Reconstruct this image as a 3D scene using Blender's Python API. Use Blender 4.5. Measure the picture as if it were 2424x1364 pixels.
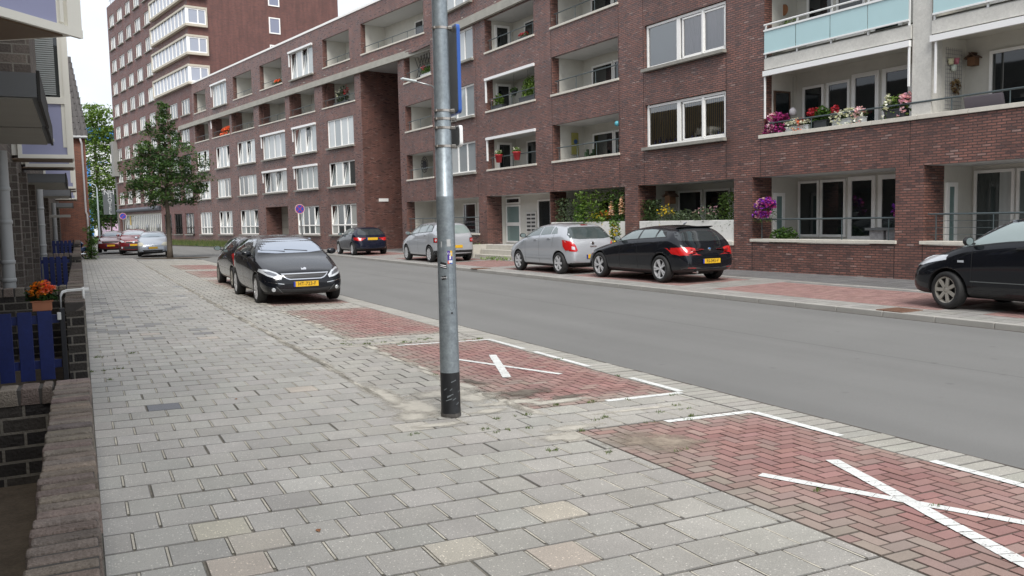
import bpy, bmesh, math, random
from mathutils import Vector, Matrix, geometry
from mathutils.bvhtree import BVHTree
R = math.radians
rnd = random.Random(7)
for o in list(bpy.data.objects): bpy.data.objects.remove(o)
sc = bpy.context.scene
COL = sc.collection

# ---------------------------------------------------------------- camera
F_, PITCH, ROLL, YAW, EYE = 2004., .0818, .0222, .470, 1.674
def _cam():
    hd = Vector((math.sin(YAW), math.cos(YAW), 0)); rt = Vector((math.cos(YAW), -math.sin(YAW), 0)); zz = Vector((0, 0, 1))
    fw = hd*math.cos(PITCH) - zz*math.sin(PITCH); up = hd*math.sin(PITCH) + zz*math.cos(PITCH)
    r2 = rt*math.cos(ROLL) - up*math.sin(ROLL); u2 = rt*math.sin(ROLL) + up*math.cos(ROLL)
    m = Matrix((r2, u2, -fw)).transposed().to_4x4(); m.translation = Vector((0, 0, EYE)); return m
cd = bpy.data.cameras.new('camera'); cam = bpy.data.objects.new('camera', cd); COL.objects.link(cam)
cam.matrix_world = _cam(); cd.sensor_width = 36; cd.lens = 36*F_/2424.; cd.clip_start = .05; cd.clip_end = 3000
sc.camera = cam
sc.render.resolution_x = 1024; sc.render.resolution_y = 576

# ---------------------------------------------------------------- world, sun
SUN_EL, SUN_AZ = R(50), R(200)
w = bpy.data.worlds.new('World'); sc.world = w; w.use_nodes = True
nt = w.node_tree; nt.nodes.clear()
out = nt.nodes.new('ShaderNodeOutputWorld'); bg = nt.nodes.new('ShaderNodeBackground'); bg.inputs[1].default_value = .1
sky = nt.nodes.new('ShaderNodeTexSky'); sky.sky_type = 'NISHITA'; sky.sun_disc = False; sky.sun_elevation = SUN_EL; sky.sun_rotation = SUN_AZ
tc = nt.nodes.new('ShaderNodeTexCoord'); mp = nt.nodes.new('ShaderNodeMapping'); mp.inputs['Scale'].default_value = (1, 1, 2.6)
nz = nt.nodes.new('ShaderNodeTexNoise'); nz.inputs['Scale'].default_value = 2.2; nz.inputs['Detail'].default_value = 5
cr = nt.nodes.new('ShaderNodeValToRGB'); cr.color_ramp.elements[0].position = .32; cr.color_ramp.elements[1].position = .68
cr.color_ramp.elements[0].color = (3.3, 3.5, 3.85, 1); cr.color_ramp.elements[1].color = (4.7, 4.8, 4.95, 1)
mx = nt.nodes.new('ShaderNodeMix'); mx.data_type = 'RGBA'; mx.inputs[0].default_value = .9
nt.links.new(tc.outputs['Generated'], mp.inputs[0]); nt.links.new(mp.outputs[0], nz.inputs['Vector']); nt.links.new(nz.outputs[0], cr.inputs[0])
nt.links.new(sky.outputs[0], mx.inputs[6]); nt.links.new(cr.outputs[0], mx.inputs[7]); nt.links.new(mx.outputs[2], bg.inputs[0]); nt.links.new(bg.outputs[0], out.inputs[0])
sl = bpy.data.lights.new('sun', 'SUN'); sl.energy = 1.5; sl.angle = R(32); sl.color = (1, .965, .92)
so = bpy.data.objects.new('sun', sl); COL.objects.link(so)
sd = Vector((math.sin(SUN_AZ)*math.cos(SUN_EL), math.cos(SUN_AZ)*math.cos(SUN_EL), math.sin(SUN_EL)))
so.rotation_euler = (-sd).to_track_quat('-Z', 'Y').to_euler(); so.location = (-10, -10, 30)
sc.view_settings.view_transform = 'Standard'; sc.view_settings.look = 'None'; sc.view_settings.gamma = 1
sc.view_settings.exposure = 1.33
sc.render.engine = 'CYCLES'

# ---------------------------------------------------------------- materials
MATS = {}
def mat(name, col, rough=.6, metal=0, spec=.5, var=.0, vscale=8, bump=0, bscale=60, coat=0, attr=None, var2=None, emis=None):
    if name in MATS: return MATS[name]
    m = bpy.data.materials.new(name); m.use_nodes = True; n = m.node_tree; b = n.nodes['Principled BSDF']
    b.inputs['Base Color'].default_value = (*col, 1); b.inputs['Roughness'].default_value = rough; b.inputs['Metallic'].default_value = metal
    b.inputs['Specular IOR Level'].default_value = spec; b.inputs['Coat Weight'].default_value = coat; b.inputs['Coat Roughness'].default_value = .03
    t = n.nodes.new('ShaderNodeTexCoord')
    src = None
    if attr:
        a = n.nodes.new('ShaderNodeAttribute'); a.attribute_name = attr; src = a.outputs['Color']
    if var:
        z = n.nodes.new('ShaderNodeTexNoise'); z.inputs['Scale'].default_value = vscale; z.inputs['Detail'].default_value = 6; z.inputs['Roughness'].default_value = .6
        n.links.new(t.outputs['Object'], z.inputs['Vector'])
        mr = n.nodes.new('ShaderNodeMapRange'); mr.inputs[1].default_value = .25; mr.inputs[2].default_value = .75; mr.inputs[3].default_value = 1-var; mr.inputs[4].default_value = 1+var
        n.links.new(z.outputs[0], mr.inputs[0])
        h = n.nodes.new('ShaderNodeVectorMath'); h.operation = 'SCALE'
        if src: n.links.new(src, h.inputs[0])
        else: h.inputs[0].default_value = col
        n.links.new(mr.outputs[0], h.inputs['Scale']); src = h.outputs[0]
        if var2:
            z2 = n.nodes.new('ShaderNodeTexNoise'); z2.inputs['Scale'].default_value = var2[1]; z2.inputs['Detail'].default_value = 8; z2.inputs['Roughness'].default_value = .75
            n.links.new(t.outputs['Object'], z2.inputs['Vector'])
            mr2 = n.nodes.new('ShaderNodeMapRange'); mr2.inputs[1].default_value = .3; mr2.inputs[2].default_value = .7; mr2.inputs[3].default_value = 1-var2[0]; mr2.inputs[4].default_value = 1+var2[0]
            n.links.new(z2.outputs[0], mr2.inputs[0]); h2 = n.nodes.new('ShaderNodeVectorMath'); h2.operation = 'SCALE'
            n.links.new(src, h2.inputs[0]); n.links.new(mr2.outputs[0], h2.inputs['Scale']); src = h2.outputs[0]
    if src: n.links.new(src, b.inputs['Base Color'])
    if bump:
        z = n.nodes.new('ShaderNodeTexNoise'); z.inputs['Scale'].default_value = bscale; z.inputs['Detail'].default_value = 4
        n.links.new(t.outputs['Object'], z.inputs['Vector'])
        bu = n.nodes.new('ShaderNodeBump'); bu.inputs['Strength'].default_value = bump; bu.inputs['Distance'].default_value = .01
        n.links.new(z.outputs[0], bu.inputs['Height']); n.links.new(bu.outputs[0], b.inputs['Normal'])
    MATS[name] = m; return m

def brickmat(name, ramp, mortar, bw=.21, bh=.0625, ms=.006, rough=.45, spec=.5, bump=.5, patch=.25, glossy=None, soldier=False):
    """running-bond brick; u runs along the wall, v is height, in the building's own frame"""
    m = bpy.data.materials.new(name); m.use_nodes = True; n = m.node_tree; L = n.links.new; N = n.nodes.new; b = n.nodes['Principled BSDF']
    t = N('ShaderNodeTexCoord'); s1 = N('ShaderNodeSeparateXYZ'); s2 = N('ShaderNodeSeparateXYZ')
    L(t.outputs['Object'], s1.inputs[0]); L(t.outputs['Normal'], s2.inputs[0])
    ab = N('ShaderNodeMath'); ab.operation = 'ABSOLUTE'; L(s2.outputs[0], ab.inputs[0])
    gt = N('ShaderNodeMath'); gt.operation = 'GREATER_THAN'; gt.inputs[1].default_value = .7; L(ab.outputs[0], gt.inputs[0])
    mu = N('ShaderNodeMix'); L(gt.outputs[0], mu.inputs[0]); L(s1.outputs[0], mu.inputs[2]); L(s1.outputs[1], mu.inputs[3])
    az = N('ShaderNodeMath'); az.operation = 'ABSOLUTE'; L(s2.outputs[2], az.inputs[0])
    gz = N('ShaderNodeMath'); gz.operation = 'GREATER_THAN'; gz.inputs[1].default_value = .7; L(az.outputs[0], gz.inputs[0])
    mv = N('ShaderNodeMix'); L(gz.outputs[0], mv.inputs[0]); L(s1.outputs[2], mv.inputs[2]); L(s1.outputs[1], mv.inputs[3])
    cx = N('ShaderNodeCombineXYZ'); L(mu.outputs[0], cx.inputs[0]); L(mv.outputs[0], cx.inputs[1])
    br = N('ShaderNodeTexBrick'); br.inputs['Scale'].default_value = 1; br.inputs['Brick Width'].default_value = bw; br.inputs['Row Height'].default_value = bh
    br.inputs['Mortar Size'].default_value = ms; br.inputs['Mortar Smooth'].default_value = .15; br.inputs['Color1'].default_value = (0, 0, 0, 1); br.inputs['Color2'].default_value = (1, 1, 1, 1); br.inputs['Mortar'].default_value = (.5, .5, .5, 1)
    L(cx.outputs[0], br.inputs['Vector'])
    # a second, differently seeded random per brick
    wn = N('ShaderNodeTexWhiteNoise'); wn.noise_dimensions = '1D'; L(br.outputs['Color'], wn.inputs['W'])
    cr = N('ShaderNodeValToRGB'); e = cr.color_ramp.elements; cr.color_ramp.interpolation = 'LINEAR'
    while len(e) < len(ramp): e.new(.5)
    for i, (p, c) in enumerate(ramp): e[i].position = p; e[i].color = (*c, 1)
    L(wn.outputs['Value'], cr.inputs[0])
    pn = N('ShaderNodeTexNoise'); pn.inputs['Scale'].default_value = .9; pn.inputs['Detail'].default_value = 5; L(cx.outputs[0], pn.inputs['Vector'])
    pr_ = N('ShaderNodeMapRange'); pr_.inputs[1].default_value = .3; pr_.inputs[2].default_value = .7; pr_.inputs[3].default_value = 1-patch; pr_.inputs[4].default_value = 1+patch; L(pn.outputs[0], pr_.inputs[0])
    fn = N('ShaderNodeTexNoise'); fn.inputs['Scale'].default_value = 45; fn.inputs['Detail'].default_value = 3; L(cx.outputs[0], fn.inputs['Vector'])
    fr = N('ShaderNodeMapRange'); fr.inputs[1].default_value = .3; fr.inputs[2].default_value = .7; fr.inputs[3].default_value = .8; fr.inputs[4].default_value = 1.2; L(fn.outputs[0], fr.inputs[0])
    sm_ = N('ShaderNodeMapping'); sm_.inputs['Scale'].default_value = (2.2, .22, 1); L(cx.outputs[0], sm_.inputs[0]); sn = N('ShaderNodeTexNoise'); sn.inputs['Scale'].default_value = 1.6; sn.inputs['Detail'].default_value = 4; L(sm_.outputs[0], sn.inputs['Vector'])
    sr = N('ShaderNodeMapRange'); sr.inputs[1].default_value = .35; sr.inputs[2].default_value = .65; sr.inputs[3].default_value = .82; sr.inputs[4].default_value = 1.14; L(sn.outputs[0], sr.inputs[0])
    p0_ = N('ShaderNodeMath'); p0_.operation = 'MULTIPLY'; L(pr_.outputs[0], p0_.inputs[0]); L(sr.outputs[0], p0_.inputs[1])
    pm = N('ShaderNodeMath'); pm.operation = 'MULTIPLY'; L(p0_.outputs[0], pm.inputs[0]); L(fr.outputs[0], pm.inputs[1])
    sc_ = N('ShaderNodeVectorMath'); sc_.operation = 'SCALE'; L(cr.outputs[0], sc_.inputs[0]); L(pm.outputs[0], sc_.inputs['Scale'])
    mc = N('ShaderNodeMix'); mc.data_type = 'RGBA'; L(br.outputs['Fac'], mc.inputs[0]); L(sc_.outputs[0], mc.inputs[6]); mc.inputs[7].default_value = (*mortar, 1)
    L(mc.outputs[2], b.inputs['Base Color'])
    b.inputs['Specular IOR Level'].default_value = spec
    rr = N('ShaderNodeMapRange'); rr.inputs[3].default_value = rough-.12; rr.inputs[4].default_value = rough+.2; L(wn.outputs['Value'], rr.inputs[0]); L(rr.outputs[0], b.inputs['Roughness'])
    inv = N('ShaderNodeMath'); inv.operation = 'MULTIPLY_ADD'; inv.inputs[1].default_value = -1; L(br.outputs['Fac'], inv.inputs[0])
    hh = N('ShaderNodeMath'); hh.operation = 'MULTIPLY_ADD'; hh.inputs[1].default_value = .7; L(wn.outputs['Value'], hh.inputs[0]); L(fn.outputs[0], hh.inputs[2]); L(hh.outputs[0], inv.inputs[2])
    bu = N('ShaderNodeBump'); bu.inputs['Strength'].default_value = bump; bu.inputs['Distance'].default_value = .012; L(inv.outputs[0], bu.inputs['Height']); L(bu.outputs[0], b.inputs['Normal'])
    MATS[name] = m; return m

BR = brickmat('brick_dark_red', [(0, (.105, .058, .053)), (.15, (.165, .078, .062)), (.6, (.215, .094, .071)), (.92, (.245, .106, .079)), (1, (.30, .20, .175))], (.062, .038, .034), rough=.36, spec=.65, ms=.0115, bump=1.0)
BT = brickmat('brick_tower', [(0, (.11, .048, .041)), (.5, (.14, .058, .048)), (1, (.165, .07, .056))], (.105, .055, .047), rough=.5, patch=.12)
BG = brickmat('brick_orange_red', [(0, (.15, .05, .03)), (.5, (.2, .066, .038)), (1, (.25, .09, .055))], (.2, .15, .12), rough=.7)
BL = brickmat('block_grey_brown', [(0, (.085, .07, .06)), (.5, (.12, .1, .088)), (1, (.16, .135, .115))], (.2, .185, .16), bw=.3, bh=.115, ms=.009, rough=.8, spec=.3, bump=.8)
BD = brickmat('block_dark', [(0, (.02, .018, .018)), (.5, (.035, .031, .028)), (1, (.07, .062, .054))], (.18, .165, .14), bw=.27, bh=.1, ms=.010, rough=.7, spec=.3, bump=1)
WHITE = mat('white_paint', (.88, .87, .84), .4, var=.03, vscale=3)
CREAM = mat('cream_render', (.60, .585, .53), .75, var=.07, vscale=2, var2=(.03, 14))
SILLC = mat('sill_concrete', (.60, .57, .50), .75, var=.12, vscale=5, var2=(.08, 40))
SILLD = mat('sill_grey', (.27, .26, .23), .8, var=.15, vscale=6, var2=(.1, 40))
CONC = mat('beam_concrete', (.34, .33, .29), .8, var=.15, vscale=2, var2=(.1, 20))
CEIL = mat('ceiling_grey', (.55, .55, .54), .8, var=.05)
RAIL = mat('rail_green_grey', (.06, .08, .085), .4, spec=.5)
STEEL = mat('steel_thin', (.35, .36, .36), .35, metal=.8)
def glass(name, tint, rough=.03, refl=.5, var=0):
    if name in MATS: return MATS[name]
    m = bpy.data.materials.new(name); m.use_nodes = True; n = m.node_tree; b = n.nodes['Principled BSDF']
    b.inputs['Base Color'].default_value = (*tint, 1); b.inputs['Roughness'].default_value = rough; b.inputs['Specular IOR Level'].default_value = refl; b.inputs['Coat Weight'].default_value = .6; b.inputs['Coat Roughness'].default_value = .02
    t = n.nodes.new('ShaderNodeTexCoord'); z = n.nodes.new('ShaderNodeTexNoise'); z.inputs['Scale'].default_value = 1.3; n.links.new(t.outputs['Object'], z.inputs['Vector'])
    bu = n.nodes.new('ShaderNodeBump'); bu.inputs['Strength'].default_value = .08; bu.inputs['Distance'].default_value = .02; n.links.new(z.outputs[0], bu.inputs['Height']); n.links.new(bu.outputs[0], b.inputs['Coat Normal'])
    if var:
        oi = n.nodes.new('ShaderNodeObjectInfo'); cr = n.nodes.new('ShaderNodeValToRGB'); cr.color_ramp.interpolation = 'CONSTANT'
        e = cr.color_ramp.elements; stops = var
        while len(e) < len(stops): e.new(.5)
        for i, (p, c) in enumerate(stops): e[i].position = p; e[i].color = (*c, 1)
        sp0 = n.nodes.new('ShaderNodeSeparateXYZ'); n.links.new(t.outputs['Object'], sp0.inputs[0]); dv = n.nodes.new('ShaderNodeMath'); dv.operation = 'MULTIPLY'; dv.inputs[1].default_value = 1.12; n.links.new(sp0.outputs[0], dv.inputs[0])
        fl0 = n.nodes.new('ShaderNodeMath'); fl0.operation = 'FLOOR'; n.links.new(dv.outputs[0], fl0.inputs[0]); ad0 = n.nodes.new('ShaderNodeMath'); ad0.operation = 'MULTIPLY_ADD'; ad0.inputs[1].default_value = .37; n.links.new(fl0.outputs[0], ad0.inputs[0]); n.links.new(oi.outputs['Random'], ad0.inputs[2])
        wn0 = n.nodes.new('ShaderNodeTexWhiteNoise'); wn0.noise_dimensions = '1D'; n.links.new(ad0.outputs[0], wn0.inputs['W']); n.links.new(wn0.outputs['Value'], cr.inputs[0])
        # curtain folds, their soft shading rippled into the pane colour
        sp = n.nodes.new('ShaderNodeSeparateXYZ'); n.links.new(t.outputs['Object'], sp.inputs[0])
        cw = n.nodes.new('ShaderNodeMath'); cw.operation = 'MULTIPLY_ADD'; cw.inputs[1].default_value = 46; n.links.new(sp.outputs[0], cw.inputs[0])
        ns = n.nodes.new('ShaderNodeMath'); ns.operation = 'MULTIPLY'; ns.inputs[1].default_value = 9; n.links.new(z.outputs[0], ns.inputs[0]); n.links.new(ns.outputs[0], cw.inputs[2])
        si = n.nodes.new('ShaderNodeMath'); si.operation = 'SINE'; n.links.new(cw.outputs[0], si.inputs[0])
        mr = n.nodes.new('ShaderNodeMapRange'); mr.inputs[1].default_value = -1; mr.inputs[2].default_value = 1; mr.inputs[3].default_value = .94; mr.inputs[4].default_value = 1.03; n.links.new(si.outputs[0], mr.inputs[0])
        s_ = n.nodes.new('ShaderNodeVectorMath'); s_.operation = 'SCALE'; n.links.new(cr.outputs[0], s_.inputs[0]); n.links.new(mr.outputs[0], s_.inputs['Scale']); n.links.new(s_.outputs[0], b.inputs['Base Color'])
    MATS[name] = m; return m
GD = glass('glass_dark', (.012, .016, .017))
GT = glass('glass_teal_frosted', (.17, .25, .24), .25)
GW = glass('glass_curtained', (.5, .5, .5), var=[(0, (.05, .06, .06)), (.34, (.30, .33, .32)), (.50, (.44, .47, .46)), (.66, (.14, .165, .16)), (.86, (.38, .39, .37))])
GWH = glass('glass_pale', (.55, .58, .58), var=[(0, (.42, .45, .45)), (.5, (.50, .53, .53)), (.85, (.30, .33, .34))])  # pale tones stand for drawn curtains plus reflected sky
def seethrough(name, tint=(.8, .86, .85), rough=.0, fres=1.5):
    m = bpy.data.materials.new(name); m.use_nodes = True; n = m.node_tree; n.nodes.remove(n.nodes['Principled BSDF']); o = n.nodes['Material Output']
    tr = n.nodes.new('ShaderNodeBsdfTransparent'); tr.inputs[0].default_value = (*tint, 1); gl = n.nodes.new('ShaderNodeBsdfGlossy'); gl.inputs['Roughness'].default_value = .02
    fr = n.nodes.new('ShaderNodeFresnel'); fr.inputs[0].default_value = fres; mi = n.nodes.new('ShaderNodeMixShader')
    n.links.new(fr.outputs[0], mi.inputs[0]); n.links.new(tr.outputs[0], mi.inputs[1]); n.links.new(gl.outputs[0], mi.inputs[2]); n.links.new(mi.outputs[0], o.inputs[0])
    MATS[name] = m; return m
GC = seethrough('glass_clear', (.95, .96, .95), fres=2.8)

# ---------------------------------------------------------------- mesh helpers
class MB:
    def __init__(s): s.v = []; s.f = []; s.mi = []; s.cur = 0; s.col = []; s.cc = None
    def face(s, pts):
        i = len(s.v); s.v += [tuple(p) for p in pts]; s.f.append(tuple(range(i, i+len(pts)))); s.mi.append(s.cur); s.col.append(s.cc)
    def box(s, x0, x1, y0, y1, z0, z1, skip=''):
        if x0 > x1: x0, x1 = x1, x0
        if y0 > y1: y0, y1 = y1, y0
        if z0 > z1: z0, z1 = z1, z0
        i = len(s.v); s.v += [(x, y, z) for z in (z0, z1) for y in (y0, y1) for x in (x0, x1)]
        for k, q in (('b', (0, 2, 3, 1)), ('t', (4, 5, 7, 6)), ('f', (0, 1, 5, 4)), ('k', (2, 6, 7, 3)), ('l', (0, 4, 6, 2)), ('r', (1, 3, 7, 5))):
            if k in skip: continue
            s.f.append(tuple(i+j for j in q)); s.mi.append(s.cur); s.col.append(s.cc)
        return s
    def obox(s, c, ax, ay, az):
        c, ax, ay, az = map(Vector, (c, ax, ay, az)); i = len(s.v)
        s.v += [tuple(c+ax*a+ay*b+az*d) for d in (-1, 1) for b in (-1, 1) for a in (-1, 1)]
        for q in ((0, 2, 3, 1), (4, 5, 7, 6), (0, 1, 5, 4), (2, 6, 7, 3), (0, 4, 6, 2), (1, 3, 7, 5)):
            s.f.append(tuple(i+j for j in q)); s.mi.append(s.cur); s.col.append(s.cc)
        return s
    def tube(s, path, r, n=8, caps=True):
        P = [Vector(p) for p in path]; rs = r if isinstance(r, (list, tuple)) else [r]*len(P); rings = []
        for k, p in enumerate(P):
            d = (P[min(k+1, len(P)-1)]-P[max(k-1, 0)]).normalized(); a = d.cross(Vector((0, 0, 1)))
            if a.length < .05: a = d.cross(Vector((0, 1, 0)))
            a.normalize(); b = d.cross(a); i = len(s.v)
            s.v += [tuple(p+(a*math.cos(2*math.pi*j/n)+b*math.sin(2*math.pi*j/n))*rs[k]) for j in range(n)]; rings.append(i)
        for k in range(len(P)-1):
            for j in range(n):
                s.f.append((rings[k]+j, rings[k]+(j+1) % n, rings[k+1]+(j+1) % n, rings[k+1]+j)); s.mi.append(s.cur); s.col.append(s.cc)
        if caps:
            s.f.append(tuple(rings[0]+j for j in range(n))[::-1]); s.mi.append(s.cur); s.col.append(s.cc)
            s.f.append(tuple(rings[-1]+j for j in range(n))); s.mi.append(s.cur); s.col.append(s.cc)
        return s
    def lathe(s, prof, c=(0, 0, 0), axis='z', n=20, closed=False):
        c = Vector(c); rings = []
        for r, h in prof:
            i = len(s.v)
            for j in range(n):
                a = 2*math.pi*j/n; x, y = r*math.cos(a), r*math.sin(a)
                p = (x, y, h) if axis == 'z' else ((x, h, y) if axis == 'y' else (h, x, y))
                s.v.append(tuple(c+Vector(p)))
            rings.append(i)
        m = len(prof)
        for k in range(m if closed else m-1):
            a, b = rings[k], rings[(k+1) % m]
            for j in range(n): s.f.append((a+j, a+(j+1) % n, b+(j+1) % n, b+j)); s.mi.append(s.cur); s.col.append(s.cc)
        return s
    def prism(s, poly, z0, z1):
        n = len(poly); i = len(s.v); s.v += [(x, y, z0) for x, y in poly]+[(x, y, z1) for x, y in poly]
        s.f.append(tuple(i+j for j in range(n))[::-1]); s.f.append(tuple(i+n+j for j in range(n))); s.mi += [s.cur]*2; s.col += [s.cc]*2
        for j in range(n): s.f.append((i+j, i+(j+1) % n, i+n+(j+1) % n, i+n+j)); s.mi.append(s.cur); s.col.append(s.cc)
        return s
    def mesh(s, name, mats, smooth=False):
        me = bpy.data.meshes.new(name); me.from_pydata(s.v, [], s.f)
        for m in (mats if isinstance(mats, (list, tuple)) else [mats]): me.materials.append(m)
        for i, p in enumerate(me.polygons): p.material_index = s.mi[i]; p.use_smooth = smooth
        if any(c is not None for c in s.col):
            at = me.color_attributes.new('Col', 'FLOAT_COLOR', 'CORNER'); k = 0; buf = []
            for i, p in enumerate(me.polygons):
                c = s.col[i] or (.5, .5, .5)
                for _ in p.vertices: buf += [c[0], c[1], c[2], 1]
            at.data.foreach_set('color', buf)
        me.update(); return me
    def build(s, name, mats, parent=None, smooth=False, bevel=0):
        return link(name, s.mesh(name, mats, smooth), parent, bevel)
def link(name, me, parent=None, bevel=0):
    o = bpy.data.objects.new(name, me); COL.objects.link(o)
    if parent: o.parent = parent
    if bevel:
        b = o.modifiers.new('bevel', 'BEVEL'); b.width = bevel; b.segments = 2; b.limit_method = 'ANGLE'
    return o
def fixn(o):
    bm = bmesh.new(); bm.from_mesh(o.data); bmesh.ops.recalc_face_normals(bm, faces=bm.faces); bm.to_mesh(o.data); bm.free(); return o
def tag(o, label, cat, group=None):
    o['label'] = label; o['category'] = cat
    if group: o['group'] = group
    return o
def thing(name, label, cat, loc=(0, 0, 0), rz=0, group=None):
    o = bpy.data.objects.new(name, None); COL.objects.link(o); o.location = loc; o.rotation_euler = (0, 0, rz); o.empty_display_size = .2
    return tag(o, label, cat, group)
def struct(o, kind='structure'): o['kind'] = kind; return o
def dup(o, parent=None):
    c = o.copy(); COL.objects.link(c)
    if parent: c.parent = parent
    for ch in list(o.children): dup(ch, c)
    return c
def text(name, s, size, m, parent, loc, rot, extrude=.002, align='CENTER', sx=1):
    cu = bpy.data.curves.new(name, 'FONT'); cu.body = s; cu.size = size; cu.extrude = extrude; cu.align_x = align; cu.align_y = 'CENTER'; cu.resolution_u = 3; cu.space_line = .8
    t = bpy.data.objects.new('t', cu); COL.objects.link(t); me = bpy.data.meshes.new_from_object(t.evaluated_get(bpy.context.evaluated_depsgraph_get()))
    bpy.data.objects.remove(t); me.name = name; me.materials.clear(); me.materials.append(m)
    o = link(name, me, parent); o.location = loc; o.rotation_euler = rot; o.scale = (sx, 1, 1); return o

# ---------------------------------------------------------------- ground
C_ = .0255
def zg(x):
    if x < 5.75: return -C_*x
    if x < 12.2: return -C_*5.75
    return -.060+.015*(x-12.2)
ASPH = mat('asphalt', (.182, .181, .175), .85, var=.07, vscale=.35, var2=(.28, 220), bump=.5, bscale=300, spec=.25)
def _asph(m):
    n = m.node_tree; L = n.links.new; N = n.nodes.new; b = n.nodes['Principled BSDF']; src = b.inputs['Base Color'].links[0].from_socket
    t = N('ShaderNodeTexCoord'); mp_ = N('ShaderNodeMapping'); mp_.inputs['Scale'].default_value = (1.1, .05, 1); L(t.outputs['Object'], mp_.inputs[0]); z = N('ShaderNodeTexNoise'); z.inputs['Scale'].default_value = 1.0; z.inputs['Detail'].default_value = 3; L(mp_.outputs[0], z.inputs['Vector'])
    r1 = N('ShaderNodeMapRange'); r1.inputs[1].default_value = .35; r1.inputs[2].default_value = .65; r1.inputs[3].default_value = .94; r1.inputs[4].default_value = 1.05; L(z.outputs[0], r1.inputs[0])
    v = N('ShaderNodeTexVoronoi'); v.inputs['Scale'].default_value = 1.7; L(t.outputs['Object'], v.inputs['Vector']); r2 = N('ShaderNodeMapRange'); r2.inputs[1].default_value = .03; r2.inputs[2].default_value = .10; r2.inputs[3].default_value = .80; r2.inputs[4].default_value = 1; L(v.outputs['Distance'], r2.inputs[0])
    m1 = N('ShaderNodeMath'); m1.operation = 'MULTIPLY'; L(r1.outputs[0], m1.inputs[0]); L(r2.outputs[0], m1.inputs[1])
    sx = N('ShaderNodeSeparateXYZ'); L(t.outputs['Object'], sx.inputs[0]); sb = N('ShaderNodeMath'); sb.operation = 'SUBTRACT'; sb.inputs[1].default_value = 8.93; L(sx.outputs[0], sb.inputs[0]); ab = N('ShaderNodeMath'); ab.operation = 'ABSOLUTE'; L(sb.outputs[0], ab.inputs[0]); r3 = N('ShaderNodeMapRange'); r3.inputs[1].default_value = .008; r3.inputs[2].default_value = .03; r3.inputs[3].default_value = .80; r3.inputs[4].default_value = 1; L(ab.outputs[0], r3.inputs[0])
    m2 = N('ShaderNodeMath'); m2.operation = 'MULTIPLY'; L(m1.outputs[0], m2.inputs[0]); L(r3.outputs[0], m2.inputs[1]); sc1 = N('ShaderNodeVectorMath'); sc1.operation = 'SCALE'; L(src, sc1.inputs[0]); L(m2.outputs[0], sc1.inputs['Scale']); L(sc1.outputs[0], b.inputs['Base Color'])
_asph(ASPH)
ASPD = mat('asphalt_side', (.17, .17, .165), .85, var=.1, vscale=.4, var2=(.2, 180), spec=.25)
JOINT = mat('joint_sand', (.48, .45, .38), .95, var=.35, vscale=3, var2=(.3, 60), spec=.1)
JOIND = mat('joint_dark', (.12, .11, .10), .95, var=.3, vscale=4, spec=.1)
TILE = mat('paving_tile', (.3, .3, .29), .48, attr='Col', var=.15, vscale=1.5, var2=(.42, 150), bump=.35, bscale=160, spec=.7)
def _agg(m, sc0, th, gain):
    n = m.node_tree; L = n.links.new; N = n.nodes.new; b = n.nodes['Principled BSDF']; src = b.inputs['Base Color'].links[0].from_socket; t = N('ShaderNodeTexCoord')
    v = N('ShaderNodeTexVoronoi'); v.inputs['Scale'].default_value = sc0; L(t.outputs['Object'], v.inputs['Vector']); sp = N('ShaderNodeSeparateColor'); L(v.outputs['Color'], sp.inputs[0])
    g = N('ShaderNodeMath'); g.operation = 'GREATER_THAN'; g.inputs[1].default_value = th; L(sp.outputs[0], g.inputs[0]); l = N('ShaderNodeMath'); l.operation = 'LESS_THAN'; l.inputs[1].default_value = .35; L(v.outputs['Distance'], l.inputs[0])
    mu = N('ShaderNodeMath'); mu.operation = 'MULTIPLY'; L(g.outputs[0], mu.inputs[0]); L(l.outputs[0], mu.inputs[1]); ma = N('ShaderNodeMath'); ma.operation = 'MULTIPLY_ADD'; ma.inputs[1].default_value = gain; ma.inputs[2].default_value = 1; L(mu.outputs[0], ma.inputs[0])
    s_ = N('ShaderNodeVectorMath'); s_.operation = 'SCALE'; L(src, s_.inputs[0]); L(ma.outputs[0], s_.inputs['Scale']); L(s_.outputs[0], b.inputs['Base Color'])
_agg(TILE, 75, .86, .75)
REDB = mat('red_clinker', (.3, .1, .09), .75, attr='Col', var=.12, vscale=3, var2=(.13, 110), bump=.3, bscale=120, spec=.3)
PAINTW = mat('road_paint', (.66, .67, .65), .7, var=.14, vscale=6, var2=(.14, 60))
def _worn(m):
    n = m.node_tree; b = n.nodes['Principled BSDF']; t = n.nodes.new('ShaderNodeTexCoord'); z = n.nodes.new('ShaderNodeTexNoise'); z.inputs['Scale'].default_value = 38; z.inputs['Detail'].default_value = 7; z.inputs['Roughness'].default_value = .75; n.links.new(t.outputs['Object'], z.inputs['Vector'])
    r = n.nodes.new('ShaderNodeMapRange'); r.inputs[1].default_value = .34; r.inputs[2].default_value = .43; n.links.new(z.outputs[0], r.inputs[0]); n.links.new(r.outputs[0], b.inputs['Alpha'])
_worn(PAINTW)
def sheet(name, x0, x1, y0, y1, m, dz=0, nx=1):
    b = MB()
    for i in range(nx):
        a, c = x0+(x1-x0)*i/nx, x0+(x1-x0)*(i+1)/nx
        b.face([(a, y0, zg(a+1e-4)+dz), (c, y0, zg(c-1e-4)+dz), (c, y1, zg(c-1e-4)+dz), (a, y1, zg(a+1e-4)+dz)])
    return struct(b.build(name, m))
g = MB(); 
for (a, c, za, zc) in ((-900, -12, -.28, -.28), (-12, 40, -.28, -.28), (40, 1400, -.28, -.28)):
    g.face([(a, -300, za), (c, -300, zc), (c, 1800, zc), (a, 1800, za)])
struct(g.build('ground', mat('ground_far', (.12, .12, .11), .9, var=.2, vscale=.2)))
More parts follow.
